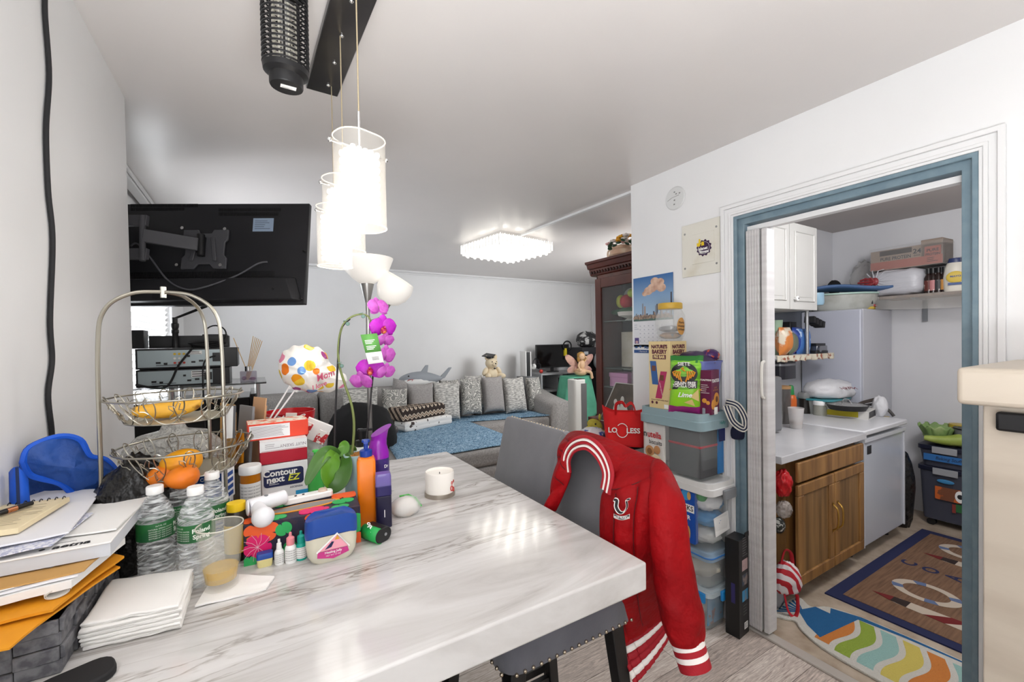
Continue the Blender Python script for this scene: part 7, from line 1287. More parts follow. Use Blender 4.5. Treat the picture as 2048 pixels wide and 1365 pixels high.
# valance shelf
vs_ = thing('wall_shelf', 'wall shelf edged with a flowered fabric frill under the white cabinet', 'shelf', (3.62, 1.78, 1.352)); ob('board', B().box((0, 0, 0), (.86, .26, .02)), cabw, vs_); fab = mat('flowered_frill', '#c9c1ae', .85, noise=('#8f4f3a', 26, .56, .62))
ob('frill', B().sheet(lambda s, t: Vector((-.43+.86*s, -.135-.008*math.sin(s*60)*t, .012-.045*t+.004*t*math.sin(s*38))), 80, 4).sheet(lambda s, t: Vector((.432+.006*math.sin(s*22)*t, -.135+.27*s, .012-.045*t)), 24, 4), fab, vs_, solid=.002)
ZS = 1.363
def kp(u, v, y): return PY(u, v, y)
def sbag(name, lab, cat, u0, u1, v0, y, m, rz=0, th=.05, z=ZS, group=None):
    a = kp(u0, v0, y); c = kp(u1, v0, y); w = (c.x-a.x)*.96; h = a.z-z
    def f(s, t, g): return Vector((w*(s-.5)*(1-.06*math.sin(PI*t)), g*th*(1-abs(2*t-1)**3)*(1-(2*s-1)**4)**.6, h*t))
    b = B().sheet(lambda s, t: f(s, t, -1), 10, 12).sheet(lambda s, t: f(1-s, t, 1), 10, 12); o = ob(name, b, m, None, ((a.x+c.x)/2, y, z), (0, 0, rz)); return tag(o, lab, cat, group)
sbag('snack_packet', 'orange and cream food packet at the door end of the frilled shelf', 'packet', 1557, 1580, 655, 1.72, mat('packet_orange', '#c97a3a', .4, noise=('#d9cdb8', 12, .5, .58))); sbag('snack_packet', 'pink edged grey food packet, second on the frilled shelf', 'packet', 1572, 1590, 663, 1.71, mat('packet_grey', '#5c6455', .4, noise=('#c43a62', 9, .54, .58)), .3)
sbag('cookie_bag', 'upright blue bag of cookies on the frilled shelf', 'bag', 1581, 1606, 655, 1.78, mat('bag_blue', '#263f8c', .35, noise=('#5c7cb8', 14, .56, .6)), .1); sbag('ice_pouch', 'pale blue zip pouch leaning beside the blue cookie bag', 'pouch', 1596, 1616, 658, 1.74, mat('pouch_ice', '#3f6aa8', .3, noise=('#b9cbe0', 10, .52, .6)), -.2, .03)
L = kp(1566, 650, 1.75); t = thing('plastic_cup', 'clear green tinted cup standing behind the orange food packet', 'cup', (L.x, 1.80, ZS)); h = hz((L.x, 1.80), 641)-ZS; ob('cup', B().lathe([(0, 0), (.03, 0), (.045, h), (.042, h), (.028, .004), (0, .004)], 24), mat('cup_green', '#a9c4a8', .15, alpha=.7), t)
# espresso style appliance + mug rack
ea = thing('can_opener', 'black and chrome kitchen appliance at the fridge end of the frilled shelf', 'appliance', (3.93, 1.74, ZS)); chm = mat('dull_chrome', '#8f8f92', .3, .9); ob('base', B().prism(rrect(.19, .14, .02), 0, .02), black, ea, bev=.003); ob('body', B().box((.01, 0, .04), (.17, .12, .045)), chm, ea, bev=.006); ob('lid', B().box((-.01, 0, .07), (.15, .12, .022)), black, ea, bev=.005); ob('knob', B().cyl((-.055, -.062, .035), (-.055, -.075, .035), .024, n=20), chm, ea)
t = thing('coffee_machine', 'tall black and silver coffee machine behind the shelf items', 'coffee machine', (3.76, 1.86, ZS)); ob('column', B().box((0, 0, .13), (.10, .10, .26)), black, t, bev=.004); ob('band', B().box((0, -.004, .10), (.105, .10, .035)).box((0, -.004, .165), (.105, .10, .02)), chm, t); ob('lever', B().tube([(.08, -.03, .05), (.055, -.03, .17), (.045, -.03, .19)], .006, 6), black, t)
pr_ = thing('mug_rack', 'chrome pole with black clip rack of hanging glasses beside the wall cabinet', 'rack', (3.735, 1.70, ZS)); ob('pole', B().cyl((0, 0, 0), (0, 0, .345), .014, n=14), mat('pole_chrome', '#a9a9aa', .25, .9), pr_); b = B()
for i in range(4): b.box((.05+.05*i, 0, .27-.012*i), (.035, .07, .05), (0, .2, 0))
ob('clips', b, softblack, pr_)
L = kp(1631, 598, 1.66); mu = thing('mug', 'pale blue mug hung at the corner of the wall cabinet', 'mug', (L.x, 1.66, hz((L.x, 1.66), 611))); hM = hz((L.x, 1.66), 587)-mu.location.z; mb_ = mat('mug_blue', '#8fb0c4', .3); ob('cup', B().lathe([(0, 0), (.05, 0), (.058, .02), (.056, hM), (.05, hM), (.05, .02), (0, .012)], 24), mb_, mu); ob('handle', B().tube([(.05+.03*math.sin(a), 0, hM/2+.035*math.cos(a)) for a in np.linspace(.1, PI-.1, 9)], .007, 6), mb_, mu)
# under-shelf: coffee maker, jars, bottles, cup, microwave
t = thing('coffee_maker', 'black drip coffee maker under the frilled shelf', 'coffee maker', (3.42, 1.78, KC+.001)); ob('base', B().box((.02, 0, .02), (.20, .22, .04)), black, t, bev=.005); ob('column', B().box((.06, .06, .20), (.07, .10, .36)), black, t, bev=.005); ob('head', B().prism(rrect(.22, .22, .04), .31, .44), mat('maker_black', '#1a1a22', .3), t, bev=.004); ob('band', B().prism(rrect(.224, .224, .04), .41, .425), chm, t)
L = PZ(1584, 830, KC); jc = thing('glass_canister', 'glass canister with cork lid behind the orange sauce bottle', 'jar', (3.28, 1.66, KC+.001)); ob('glass', B().lathe([(0, 0), (.055, 0), (.055, .25), (.05, .25), (.05, .006), (0, .006)], 24), mat('smoke_glass2', '#5a5654', .08, alpha=.55, spec=1), jc); ob('lid', B().lathe([(.056, .25), (.056, .27), (0, .27)], 24), mat('cork', '#9a7750', .8), jc)
def jarlike(name, lab, cat, u, v, vt, px, parts): 
    L = PZ(u, v, KC); t = thing(name, lab, cat, (L.x, L.y, KC+.0008), facing(L)); r = rw(L, px); h = hz(L, vt)-KC
    for n_, pf_, m in parts: ob(n_, B().lathe([(q*r, z*h) for q, z in pf_], 24), m, t)
    return t
t = jarlike('sauce_bottle', 'orange sauce bottle with bright green cap on the worktop', 'bottle', 1582, 838, 771, 24, (('body', [(0, 0), (1, 0), (1, .58), (.85, .68), (.4, .74), (0, .74)], mat('sauce_orange', '#c05a18', .35)), ('cap', [(.55, .70), (.6, .72), (.5, .96), (.3, 1), (0, 1)], mat('cap_green', '#1e7a3c', .4))))
jarlike('storage_jar', 'square black jar with clear lid beside the orange sauce bottle', 'jar', 1609, 828, 785, 26, (('body', [(0, 0), (1, 0), (1, .72), (0, .72)], mat('jar_black', '#23201d', .2)), ('lid', [(1.0, .72), (1.05, .74), (1.05, .9), (.9, 1), (0, 1)], mat('lid_clear', '#9a9a98', .2, alpha=.6))))
jarlike('plastic_cup', 'translucent plastic cup with brown dregs at the worktop edge', 'cup', 1592, 857, 816, 34, (('cup', [(0, 0), (.74, 0), (1, 1), (.97, 1), (.72, .03), (0, .03)], mat('frosted_cup', '#d9d6d4', .25, alpha=.55)), ('dregs', [(0, .03), (.71, .04), (.81, .34), (0, .34)], mat('dregs', '#9a7a58', .5))))
jarlike('glass_jar', 'short glass jar with white lid in front of the yellow box', 'jar', 1640, 832, 802, 29, (('glass', [(0, 0), (.96, 0), (1, .1), (1, .62), (.9, .72), (0, .72)], mat('jar_dusty', '#b4b4a8', .15, alpha=.6)), ('lid', [(.98, .72), (1, .74), (1, .97), (.94, 1), (0, 1)], white)))
t = thing('microwave', 'brushed steel round-doored oven peeking out behind the accordion door', 'oven', (2.88, 1.68, KC+.001)); ob('case', B().box((-.12, 0, .19), (.36, .40, .36)), mat('oven_steel', '#8c8d90', .35, .7), t, bev=.02); ob('door', B().cyl((.061, -.02, .19), (.075, -.02, .19), .165, n=40), chm, t); ob('foot', B().box((-.12, 0, .005), (.3, .3, .01)), black, t)
# yellow box, pan, casserole and bag over the small fridge
L, a0, wy = span(1632, 831, 1737, 842, KC); t = carton('tray_box', 'flat white and yellow box under the black frying pan', 'box', Vector(L)+Vector((0, 0, .003)), a0, wy, .30, .062, mat('box_cream', '#cfcdc8', .5)); panel(t, -wy/2+.02, wy/2-.06, .012, .055, mat('box_yellow', '#c2b21e', .5)); ob('open_end', B().box((wy/2+.0008, .15, .033), (.0012, .26, .045)), black, t); ob('base_card', B().box((.02, .12, .0), (wy+.1, .34, .004)), mat('card_edge', '#b8a67c', .6), t)
c = kp(1708, 822, 1.50); zP = KC+.068; pn_ = thing('frying_pan', 'black cast iron frying pan with long handle resting on the yellow box', 'pan', (3.84, 1.475, zP), -.25); pn_.scale = (.86, .86, .9); iron = mat('cast_iron', '#1b1a1b', .4); ob('pan', B().lathe([(0, 0), (.13, 0), (.155, .045), (.15, .045), (.125, .008), (0, .008)], 40), iron, pn_); ob('handle', B().tube(bez([(.15, 0, .04), (.22, .0, .052), (.40, .0, .072)], 6), lambda t: .012+.006*t, 8, flat=.7), mat('pan_handle', '#3a332e', .6), pn_); ob('lid_handle', B().tube(bez([(-.06, .0, .04), (-.03, .01, .085), (.03, .01, .08), (.06, .0, .04)], 6), .004, 6), chrome, pn_); ob('glass_lid', B().lathe([(.145, .04), (.10, .055), (0, .06)], 32), thin, pn_)
cs = thing('casserole', 'glass casserole with teal lid behind the frying pan', 'casserole', (3.97, 1.69, KC+.0058), 0); R0, R1 = rrect(.32, .2, .05), rrect(.36, .24, .05); ob('dish', B().loft([[(x, y, z) for x, y in R_] for R_, z in ((R0, 0), (R1, .11))]), mat('casserole_glass', '#b9bdb8', .15, alpha=.8), cs); ob('lid', B().prism(rrect(.39, .27, .05), .11, .125), mat('lid_teal', '#3f8a94', .4), cs, bev=.003)
pg_ = thing('grocery_bag', 'white plastic grocery bag with red lettering on top of the teal lidded casserole', 'bag', (3.97, 1.68, KC+.132), -.25); pw_ = mat('bag_white', '#cfcfd2', .4, bump=(22, .5, .012))
def gbf(p): k = 1+.42*(noise.ridged_multi_fractal(p*1.7+Vector((3, 1, 7)), .9, 2, 4, .8, 1.5)*.35-.3); q = p*k; q.z = max(q.z, -.45); return q
ob('bag', B().ell((.03, -.01, .05), (.23, .15, .10), 44, 24, f=gbf), pw_, pg_, ang=3)
for i, s in enumerate(('THANK', 'YOU', 'NICE')): txt(pg_, s, .05, (-.02+.05*i, -.125-.01*i, .085-.0*i), mat('bag_red', '#a8303a', .5), (.55, 0, 1.45), bold=.0008)
o = crumple('grocery_bag', 'loose end of a white plastic bag hanging behind the frying pan handle', 'bag', (4.09, 1.36, KC+.006), (.05, .05, .09), pw_, 52, .4, 2, .8)
# on top of the refrigerator
ZR = 1.722
L = Vector((4.44, 1.74, ZR)); t = thing('wash_basin', 'oval white enamel basin with mint rim on top of the refrigerator', 'basin', L, -.9); ob('basin', B().lathe([(0, 0), (.20, 0), (.225, .02), (.255, .125), (.265, .13), (.25, .132), (.215, .03), (0, .02)], 40, sy=.72), mat('enamel', '#bdbfb9', .35, noise=('#a9aaa2', 9, .45, .65)), t); ob('rim', B().lathe([(.25, .128), (.27, .132), (.27, .145), (.25, .145)], 40, sy=.72), mat('mint_rim', '#a9c4b8', .4), t)
o = ob('blue_mat', B().sheet(lambda s, t: Vector((lerp(-.30, .30, s), lerp(-.17, .17, t), .02*math.sin(s*5)+.03*abs(2*t-1)**2+.015*s)), 20, 8), mat('mat_blue', '#4d6a94', .5), None, (4.43, 1.74, ZR+.155), (0, 0, -.9), solid=.016); tag(o, 'blue folded rubber mat lying across the white basin', 'mat')
crumple('black_gloves', 'black gloves bunched on the blue rubber mat', 'gloves', (4.52, 1.83, ZR+.17), (.075, .05, .07), mat('black_cloth', '#121214', .8), 61, .5, 2.4, .7)
for i, (c, s, m, lab) in enumerate((((4.50, 1.555, ZR+.012), (.10, .05, .022), mat('pack_yellow', '#c2a53a', .5), 'flat yellow pack at the front corner of the refrigerator top'), ((4.55, 1.56, ZR+.034), (.12, .05, .02), mat('pack_red', '#9a3a3c', .5), 'red pack on top of the yellow one on the refrigerator'), ((4.52, 1.57, ZR+.06), (.14, .06, .03), black, 'black pouch on top of the red pack on the refrigerator'))): o = ob('food_pack', B().box((0, 0, 0), s), m, None, c, (0, 0, .2), bev=.004); tag(o, lab, 'pack', 'packs on the refrigerator corner')
# high shelf on the far wall
sh_ = thing('wall_shelf', 'brown board shelf on a metal bracket, draped with clear plastic', 'shelf', (4.655, 1.02, 1.812)); ob('board', B().box((0, 0, 0), (.31, .96, .022)), mat('board_brown', '#7d6554', .6, noise=('#6a5446', (3, 20, 20), .4, .6)), sh_); ob('bracket', B().box((.14, .27, -.10), (.012, .03, .20)).box((0, .27, -.018), (.28, .03, .012)), mat('bracket_grey', '#83868a', .4, .5), sh_); ob('bracket', B().box((.14, -.35, -.10), (.012, .03, .20)), mat('bracket_grey'), sh_)
ob('plastic_cover', B().sheet(lambda s, t: Vector((-.16-.012*math.sin(s*23)*t, lerp(.50, -.46, s), .012-.105*t-.02*t*math.sin(s*3))), 60, 6), mat('film_cover', '#c9c6c0', .15, alpha=.34, spec=1, bump=(14, .6, .02)), sh_)
ZH = 1.8235
gbg = thing('garbage_bag', 'taut white plastic bag with red drawstring tied round a box on the high shelf', 'bag', (4.63, 1.40, ZH)); bw = mat('bin_liner_white', '#bdbdc2', .35, bump=((8, 8, 40), .5, .01))
def gb2(p): q = Vector((math.copysign(abs(p.x)**.5, p.x), math.copysign(abs(p.y)**.45, p.y), math.copysign(abs(p.z)**.5, p.z))); return q*(1+.04*math.sin(math.atan2(p.z, p.y)*14)*(1-abs(p.y)))
ob('bag', B().ell((0, 0, .112), (.14, .175, .11), 40, 20, f=gb2), bw, gbg, ang=1.3); b = B(); kx = Vector((-.145, .12, .13))
for i in range(14): a = 2*PI*i/14; b.tube([kx, kx+Vector((.004, .09*math.cos(a), .09*math.sin(a))), kx+Vector((.02, (.24 if math.cos(a) < 0 else .10)*math.cos(a), .10*math.sin(a)))], lambda t: .006*(1-.6*t), 4)
ob('pleats', b, bw, gbg); b = B()
for i in range(6): a = 2*PI*i/6; b.tube([kx+Vector((-.01, 0, 0)), kx+Vector((-.02, .04+.035*math.cos(a), .035*math.sin(a))), kx+Vector((-.01, .085+.03*math.cos(a), .02*math.sin(a)))], .009, 6)
b.ell(kx, (.018, .026, .034), 10, 8); ob('drawstring', b, mat('tie_red', '#8f3438', .45), gbg)
sc2 = thing('snack_case', 'torn brown and red cardboard case wrapped in film on top of the white bag', 'box', (4.66, 1.345, ZH+.226), -.0, None, (.0, .0, -PI/2-.06)); kb = mat('case_kraft', '#8c7c6e', .6); kr = mat('case_red', '#9a5848', .55); W2, H2 = .46, .20
ob('case', B().box((0, 0, H2*.42), (W2, .20, H2*.84)).box((W2*.36, 0, H2*.5), (W2*.28, .20, H2)), kb, sc2, bev=.003); panel(sc2, -W2/2, W2/2, .005, H2*.36, kr, -.1012); panel(sc2, W2*.27, W2*.48, .01, H2*.72, kr, -.1016); panel(sc2, -W2*.36, W2*.10, H2*.60, H2*.80, mat('case_hole', '#3a332e', .8), -.1014)
txt(sc2, 'PURE PROTEIN', .038, (-.06, -.102, H2*.45), inkm, bold=.0006, sx=.8); txt(sc2, '24', .052, (W2*.17, -.102, H2*.60), inkm, bold=.001); txt(sc2, 'BARS', .018, (W2*.17, -.102, H2*.44), inkm); txt(sc2, 'PURE', .032, (W2*.375, -.1022, H2*.56), inkm, bold=.0006); txt(sc2, 'PROTEIN', .026, (W2*.375, -.1022, H2*.40), inkm, bold=.0006, sx=.8); lines(sc2, W2*.3, W2*.45, .02, .06, 3, inkm, -.1022, h=.3)
ob('film', B().box((.0, .0, H2*.46), (W2*1.03, .22, H2*.98)), mat('wrap_film', '#e9e9e9', .1, alpha=.14, spec=1, bump=(16, .8, .02)), sc2, bev=.01)
crumple('film_bag', 'clear plastic bag slumped against the wall behind the tied white bag', 'bag', (4.70, 1.66, ZH), (.08, .13, .20), mat('film_grey', '#b5b0aa', .2, alpha=.22, spec=1), 63, .7, 2.2, .8); crumple('film_bag', 'loose knot of clear plastic between the case and the white sauce jar', 'bag', (4.58, 1.02, ZH+.20), (.05, .10, .035), mat('film_grey'), 64, .4, 2, .8)
bm = mat('sauce_dark', '#241512', .25); bc = mat('bottle_black_cap', '#111112', .4)
for i, (u, lc, lab) in enumerate(((1857, '#5c2a24', 'dark sauce bottle with brown red label, first of the row by the white bag'), (1866, '#b87a7a', 'dark sauce bottle with pink label, second of the row'), (1877, '#3a3a3c', 'dark sauce bottle with black label, third of the row'), (1889, '#c08a4a', 'dark sauce bottle with amber label, next to the mayonnaise jar'))):
    p = PX(u, 582, 4.55); t = thing('sauce_bottle', lab, 'bottle', (4.55, p.y, ZH), facing(p), 'sauce bottles on the high shelf'); hB = .195; ob('body', B().lathe([(0, 0), (.026, 0), (.026, .12), (.013, .15), (.012, .16), (0, .16)], 18), bm, t); ob('cap', B().lathe([(.015, .155), (.015, hB), (0, hB)], 16), bc, t); ob('wrap_label', arcband(.0266, .02, .10, -1.5, 1.5), mat('sauce_label_'+lc[1:], lc, .5, noise=('#d8cfc4', 60, .6, .64)), t)
p = PX(1911, 580, 4.55); t = thing('mayonnaise_jar', 'large white squeeze jar with blue cap and yellow label on the high shelf', 'jar', (4.55, p.y, ZH), facing(p)); ob('body', B().lathe([(0, 0), (.062, 0), (.066, .02), (.068, .11), (.058, .18), (.045, .215), (.04, .22), (0, .22)], 28, sy=.7), mat('mayo_white', '#d5d0c4', .35), t); ob('cap', B().lathe([(.042, .215), (.044, .22), (.036, .25), (0, .255)], 24, sy=.7), mat('cap_navy', '#27345e', .4), t); ob('print', B().ell((0, -.0475, .105), (.05, .004, .045), 18, 8), mat('mayo_yellow', '#c9ac3a', .5), t); ob('print', B().box((0, -.052, .055), (.08, .003, .018)), mat('mayo_blue', '#2f4a80', .5), t); txt(t, 'MAYO', .02, (0, -.0535, .11), mat('mayo_blue'), bold=.0005)
# bins, vegetables and trash on the floor at the far wall
nb_ = mat('smoky_tub', '#4a4c58', .25, alpha=.9); nl = mat('navy_lid', '#1a1d30', .4); lt = mat('latch_pale', '#9a9ca0', .4)
def kbin(name, lab, y0, y1, z0, z1, x0=4.50, x1=4.80):
    t = thing(name, lab, 'storage bin', ((x0+x1)/2, (y0+y1)/2, z0)); w, d, h = x1-x0, y1-y0, z1-z0; ob('tub', B().loft([[(x, y, z) for x, y in rrect(w*k-.02, d*k-.02, .03)] for z, k in ((.0, .92), (h-.03, 1))]), nb_, t); ob('lid', B().prism(rrect(w, d, .03), h-.035, h), nl, t, bev=.004); ob('latch', B().box((-w/2-.006, d*.12, h-.03), (.012, .14, .05)), lt, t, bev=.003); return t, w, d, h
kb1, w, d, h = kbin('storage_bin', 'smoky bin on casters on the kitchen floor, orange printed label on front', .83, 1.262, .055, .470)
for x in (-.1, .1):
    for y in (-.16, .14): ob('caster', B().cyl((x-.018, y, -.027), (x+.018, y, -.027), .027, n=16), black, kb1)
xq(kb1, .11, -.03, .17, .27, -w/2+.001, mat('bin_label', '#7a4a34', .5, noise=('#c8642e', 14, .52, .56))); ob('print', B().ell((-w/2, -.03, .22), (.002, .03, .045), 14, 8), paper, kb1); ob('print', B().ell((-w/2-.001, -.03, .22), (.002, .018, .02), 12, 8), inkm, kb1); xq(kb1, -.005, -.045, .10, .16, -w/2+.004, mat('print_leaf', '#2f6a3c', .5)); xq(kb1, .015, -.005, .09, .155, -w/2+.003, mat('print_rust', '#8a3c34', .5)); ob('blue_tag', B().ell((-w/2-.002, .05, .315), (.004, .05, .016), 14, 8), mat('tag_blue', '#3f86b8', .5), kb1)
kb2, w, d, h2_ = kbin('storage_bin', 'smoky bin with handwritten blue tape stacked on the wheeled one', .84, 1.262, .473, .635); ob('tape', B().box((-w/2-.001, .02, .07), (.003, .30, .05)), mat('tape_blue', '#2f6aa8', .6), kb2); txt(kb2, 'Baking Stuff', .034, (-w/2-.004, .03, .07), inkm, FX, shear=.2, sx=.9)
ZT = .637
cbm = mat('cabbage_green', '#7d9a5c', .6, noise=('#b4c48c', 9, .45, .7)); t = thing('cabbage', 'green cabbage with loose outer leaves on the stacked bin', 'vegetable', (4.62, 1.17, ZT)); ob('head', B().ell((0, 0, .075), (.085, .085, .075), 20, 14, f=lambda p: p*(1+.10*nz(p.x*2, p.y*2, p.z*2))), cbm, t)
for i in range(6):
    a = i*1.05+.3
    ob('leaf', B().sheet(lambda s, q, a=a: Vector((math.cos(a+(s-.5)*1.3)*(.06+.055*q), math.sin(a+(s-.5)*1.3)*(.06+.055*q), .02+.12*q+.012*math.sin(s*14)*q)), 12, 8), cbm, t, solid=.003)
ob('stalk', B().cyl((-.08, -.0, .04), (-.095, -.0, .035), .022), mat('stalk_brown', '#9a7c58', .7), t)
o = ob('squash', B().tube(bez([(0, .12, .045), (0, .0, .04), (.01, -.12, .06), (.03, -.22, .07)], 8), lambda t: .018+.034*min(1, t*1.6), 12), mat('squash_green', '#8ea045', .4, noise=('#a5b45c', 10, .4, .65)), None, (4.52, 1.10, ZT+.008), (0, 0, .3)); tag(o, 'pale green long squash lying across the front of the stacked bin', 'vegetable')
t = thing('pickle_jar', 'glass jar with yellow lid behind the cabbage', 'jar', (4.72, 1.07, ZT)); ob('glass', B().lathe([(0, 0), (.07, 0), (.075, .02), (.075, .10), (.055, .135), (0, .135)], 24), mat('pickle_glass', '#9a9670', .1, alpha=.7, spec=1), t); ob('lid', B().lathe([(.06, .13), (.062, .132), (.062, .155), (0, .157)], 24), mat('pickle_lid', '#b39a34', .4), t)
t = thing('stock_pot', 'grey cooking pot partly hidden by the blue door frame', 'pot', (4.63, .965, ZT)); ob('pot', B().lathe([(0, 0), (.09, 0), (.11, .03), (.115, .14), (.11, .14), (.1, .03), (0, .01)], 28), mat('pot_grey', '#77787c', .4), t); ob('rim', B().lathe([(.108, .138), (.118, .138), (.118, .148), (.108, .148)], 28), black, t)
crumple('trash_bag', 'black trash bag standing between the small fridge and the smoky bins', 'bag', (4.32, 1.31, .001), (.12, .09, .34), blk, 71, .3, 1.6, .8)
# floor mats
mt_ = thing('doormat', 'brown coastal doormat with lighthouses, life rings and navy border', 'mat', (3.575, .72, .003)); mbm = mat('mat_brown', '#7d5f48', .95, noise=('#634a38', (6, 90, 1), .35, .7, 5), bump=(220, .5, .004)); mnv = mat('mat_navy', '#20264a', .95); mwh = mat('mat_cream', '#b9ac9c', .95); mrd = mat('mat_red', '#6a1c1c', .95); mbl = mat('mat_blue2', '#5a6a8c', .95); MW, MD = 1.55, .94
ob('border', B().box((0, 0, .004), (MW, MD, .008)), mnv, mt_); ob('field', B().box((0, 0, .0085), (MW-.13, MD-.13, .003)), mbm, mt_)
for cx in (-.40, .42):
    zz = .0105; ob('lighthouse', B().prism([(cx-.13, .30), (cx-.13+.035, .22), (cx-.13+.06, -.36), (cx-.13-.06, -.36), (cx-.13-.035, .22)], zz, zz+.0008), mwh, mt_); b = B()
    for k in range(3): y = .10-.17*k; b.prism([(cx-.13-.04-.006*k, y), (cx-.13+.045+.006*k, y-.09), (cx-.13+.05+.006*k, y-.17), (cx-.13-.046-.006*k, y-.085)], zz+.0008, zz+.0014)
    b.prism([(cx-.13, .33), (cx-.13+.03, .24), (cx-.13-.03, .24)], zz, zz+.0014); ob('stripes', b, mrd, mt_); b = B(); b.prism([(cx-.13-.03, .24), (cx-.13+.03, .24), (cx-.13+.038, .17), (cx-.13-.038, .17)], zz+.0008, zz+.0014); ob('lamp_room', b, mat('mat_dark', '#2c201e', .95), mt_)
    rr_ = [(cx+.10+.12*math.cos(a), .16+.15*math.sin(a)) for a in np.linspace(0, 2*PI, 41)[:-1]]; ob('life_ring', B().loft([[(cx+.10+k*.12*math.cos(a), .16+k*.15*math.sin(a), z_) for a in np.linspace(0, 2*PI, 41)[:-1]] for k, z_ in ((1, zz), (1, zz+.001), (.68, zz+.001), (.68, zz))], True, (False, False)), mwh, mt_); b = B()
    for a in (.4, 1.9, 3.5, 5.1): b.prism([(cx+.10+k*.12*math.cos(a+e), .16+k*.15*math.sin(a+e)) for k, e in ((1.01, -.2), (1.01, .2), (.67, .2), (.67, -.2))], zz+.001, zz+.0016)
    ob('ring_bands', b, mbl, mt_); ob('anchor', B().tube(bez([(cx+.10, -.02, zz+.001), (cx+.10, -.22, zz+.001), (cx+.10, -.34, zz+.001)], 4), .012, 5, flat=.15).tube(bez([(cx+.02, -.22, zz+.001), (cx+.04, -.32, zz+.001), (cx+.10, -.35, zz+.001), (cx+.16, -.32, zz+.001), (cx+.18, -.22, zz+.001)], 5), .012, 5, flat=.15), mwh, mt_)
for i, c in enumerate('COASTAL'): txt(mt_, c, .105, (.04, .33-.105*i, .0108), mnv, (0, 0, 0), bold=.003)
fm = thing('bath_mat', 'fish shaped bath mat with wavy orange, green, aqua and yellow stripes', 'mat', (2.47, .80, .0035)); fw = mat('tuft_white', '#c9c6bd', .95, bump=(160, .9, .008)); L_ = lambda pts: [(x-2.47, y-.80) for x, y in pts]
outl = [(2.33, 1.245), (2.47, 1.262), (2.62, 1.245), (2.585, 1.165), (2.66, 1.115), (2.705, .98), (2.72, .80), (2.72, .60), (2.68, .42), (2.60, .30), (2.48, .25), (2.37, .30), (2.30, .42), (2.272, .60), (2.268, .80), (2.285, .98), (2.34, 1.10), (2.385, 1.15), (2.36, 1.19)]
oc2 = [tuple(p)[:2] for p in bez([(x-2.47, y-.80, 0) for x, y in outl+[outl[0]]], 4)[:-1]]; ob('base', B().prism(oc2, 0, .012), fw, fm, bev=.003)
tcol = {k: mat('tuft_'+k, c, .95, bump=(160, .9, .008)) for k, c in (('blue', '#1f5c8c'), ('orange', '#c57a38'), ('green', '#8ba23c'), ('aqua', '#8fb5ae'), ('yellow', '#c9b85c'))}
b = B()
for P_ in ([(2.70, .60), (2.712, .60), (2.712, .80), (2.69, .80)], [(2.69, .80), (2.712, .80), (2.70, .98), (2.665, .98)], [(2.665, .98), (2.70, .98), (2.655, 1.10), (2.60, 1.08)], [(2.35, 1.02), (2.665, .98), (2.60, 1.08), (2.40, 1.10)], [(2.40, 1.10), (2.60, 1.08), (2.60, 1.15), (2.49, 1.185)]): b.quad(*[(x-2.47, y-.80, .0128) for x, y in P_])
ob('tail_print', b, tcol['blue'], fm, flat=True); b = B()
for i in range(7): x = 2.37+.035*i; b.prism(L_([(x, 1.245), (x+.020, 1.247), (2.478+.006*i, 1.175), (2.472+.006*i, 1.175)]), .0128, .0134)
ob('tail_fin_print', b, tcol['blue'], fm)
seq = ['orange', 'green', 'aqua', 'yellow', 'orange', 'aqua', 'green', 'yellow', 'yellow']
for i, k in enumerate(seq):
    y0 = 1.03-.087*i; wv2 = lambda x: .022*math.sin((x-2.28)*17+.4)+.10*(x-2.48)
    n = 16; x0, x1 = 2.31+(.02 if i == 0 else 0), 2.665; A = [(lerp(x0, x1, j/n), y0+wv2(lerp(x0, x1, j/n))) for j in range(n+1)]; C = [(x, y-.062) for x, y in A][::-1]
    V = [(x-2.47, y-.80, .0126) for x, y in A+C]; b = B(); vs = [b.bm.verts.new(v) for v in V]; m_ = len(A)
    for j in range(n): b.bm.faces.new((vs[j], vs[j+1], vs[2*m_-2-j], vs[2*m_-1-j]))
    ob('stripe', b, tcol[k], fm, flat=True)
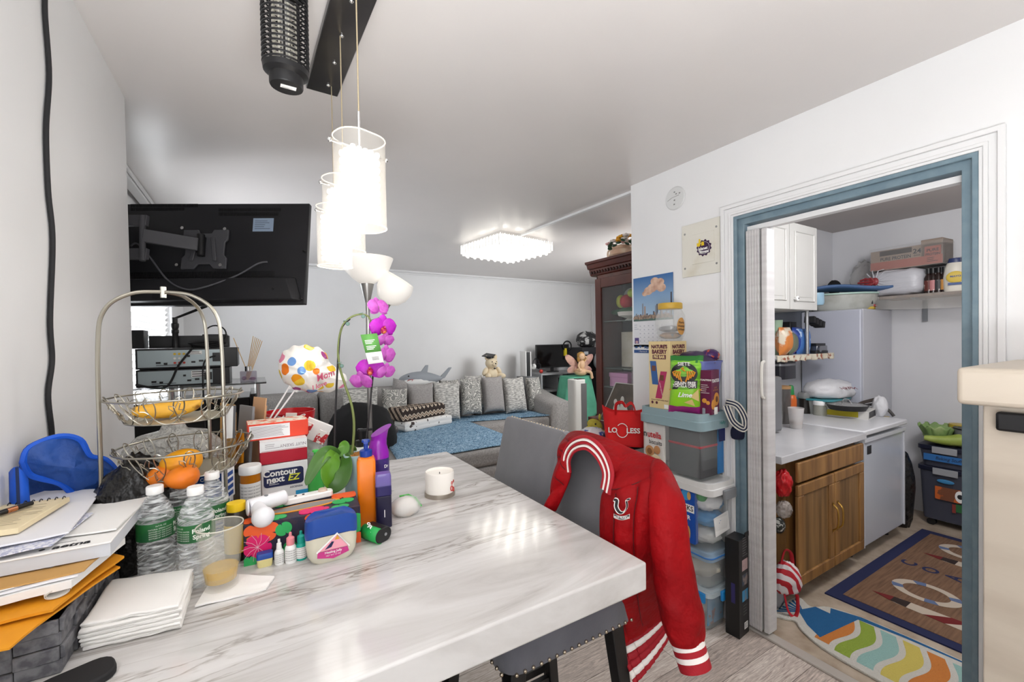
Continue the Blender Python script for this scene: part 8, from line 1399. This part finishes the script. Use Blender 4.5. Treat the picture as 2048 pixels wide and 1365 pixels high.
# bags hanging off the cabinet's door-side panel
o = crumple('plastic_bag', 'shiny red plastic bag hanging highest on the oak cabinet side', 'bag', PX(1566, 993, 2.44), (.055, .045, .08), mat('red_film', '#b8141c', .2, bump=(30, .5, .01)), 81, .75, 2.4, .9); o = crumple('plastic_bag', 'clear crinkled plastic bag hanging below the red one on the oak cabinet', 'bag', PX(1568, 1036, 2.44), (.05, .04, .05), mat('film_clear2', '#b5aba4', .15, alpha=.5, spec=1), 82, .8, 2.6, .9); o = crumple('paper_bag', 'folded dark paper bag tucked under the clear plastic bag', 'bag', PX(1558, 1066, 2.43), (.035, .03, .045), mat('dark_fold', '#2b2d2a', .5, noise=('#b9b8b2', (60, 10, 60), .56, .6)), 83, .35, 2, .9)
P = PX(1574, 1190, 2.44); t = thing('tote_bag', 'red and white swirl tote bag with red handles hanging on the oak cabinet side', 'bag', P, -.6); ob('bag', B().ell((0, 0, .09), (.075, .05, .10), 34, 22, f=lambda p: Vector((p.x*(1-.25*p.z), p.y, p.z))*(1+.5*(noise.ridged_multi_fractal(p*1.5+Vector((5, 2, 1)), .9, 2, 3, .8, 1.5)*.35-.3))), mat('swirl_red_white', '#b01826', .6, stripes=(('#b01826', '#d8cfd0'), 'DIAGONAL', 9, 4)), t, ang=3); ob('handle', B().tube(bez([(-.03, -.03, .02), (-.02, -.045, -.06), (.01, -.05, -.09), (.03, -.045, -.05), (.035, -.03, .02)], 5), .010, 6, flat=.4), mat('handle_red', '#b01826', .6), t); ob('loop', B().tube(bez([(-.03, 0, .17), (-.01, 0, .24), (.02, 0, .23), (.03, 0, .17)], 5), .012, 6, flat=.4), mat('handle_red'), t)
crumple('shopping_bag', 'grey and white plastic bag slumped on the floor under the tote bag', 'bag', (2.42, 1.29, .004), (.06, .07, .13), mat('grey_film', '#8f9296', .35, noise=('#3f4144', 9, .5, .58)), 84, .4, 1.8, .8)
# ================================================================ lettering becomes mesh, one object per line of writing
dg = bpy.context.evaluated_depsgraph_get()
for o in [o for o in bpy.data.objects if o.type == 'FONT']:
    me = bpy.data.meshes.new_from_object(o.evaluated_get(dg)); n = o.name; pr = o.parent
    R = o.get('bend')
    if R:
        for v in me.vertices: a = v.co.x/R; v.co.x = R*math.sin(a); v.co.z -= R-R*math.cos(a)
    q = bpy.data.objects.new('lettering', me); COL.objects.link(q); q.parent = pr
    q.location = o.location; q.rotation_euler = o.rotation_euler; q.scale = o.scale
    bpy.data.objects.remove(o)
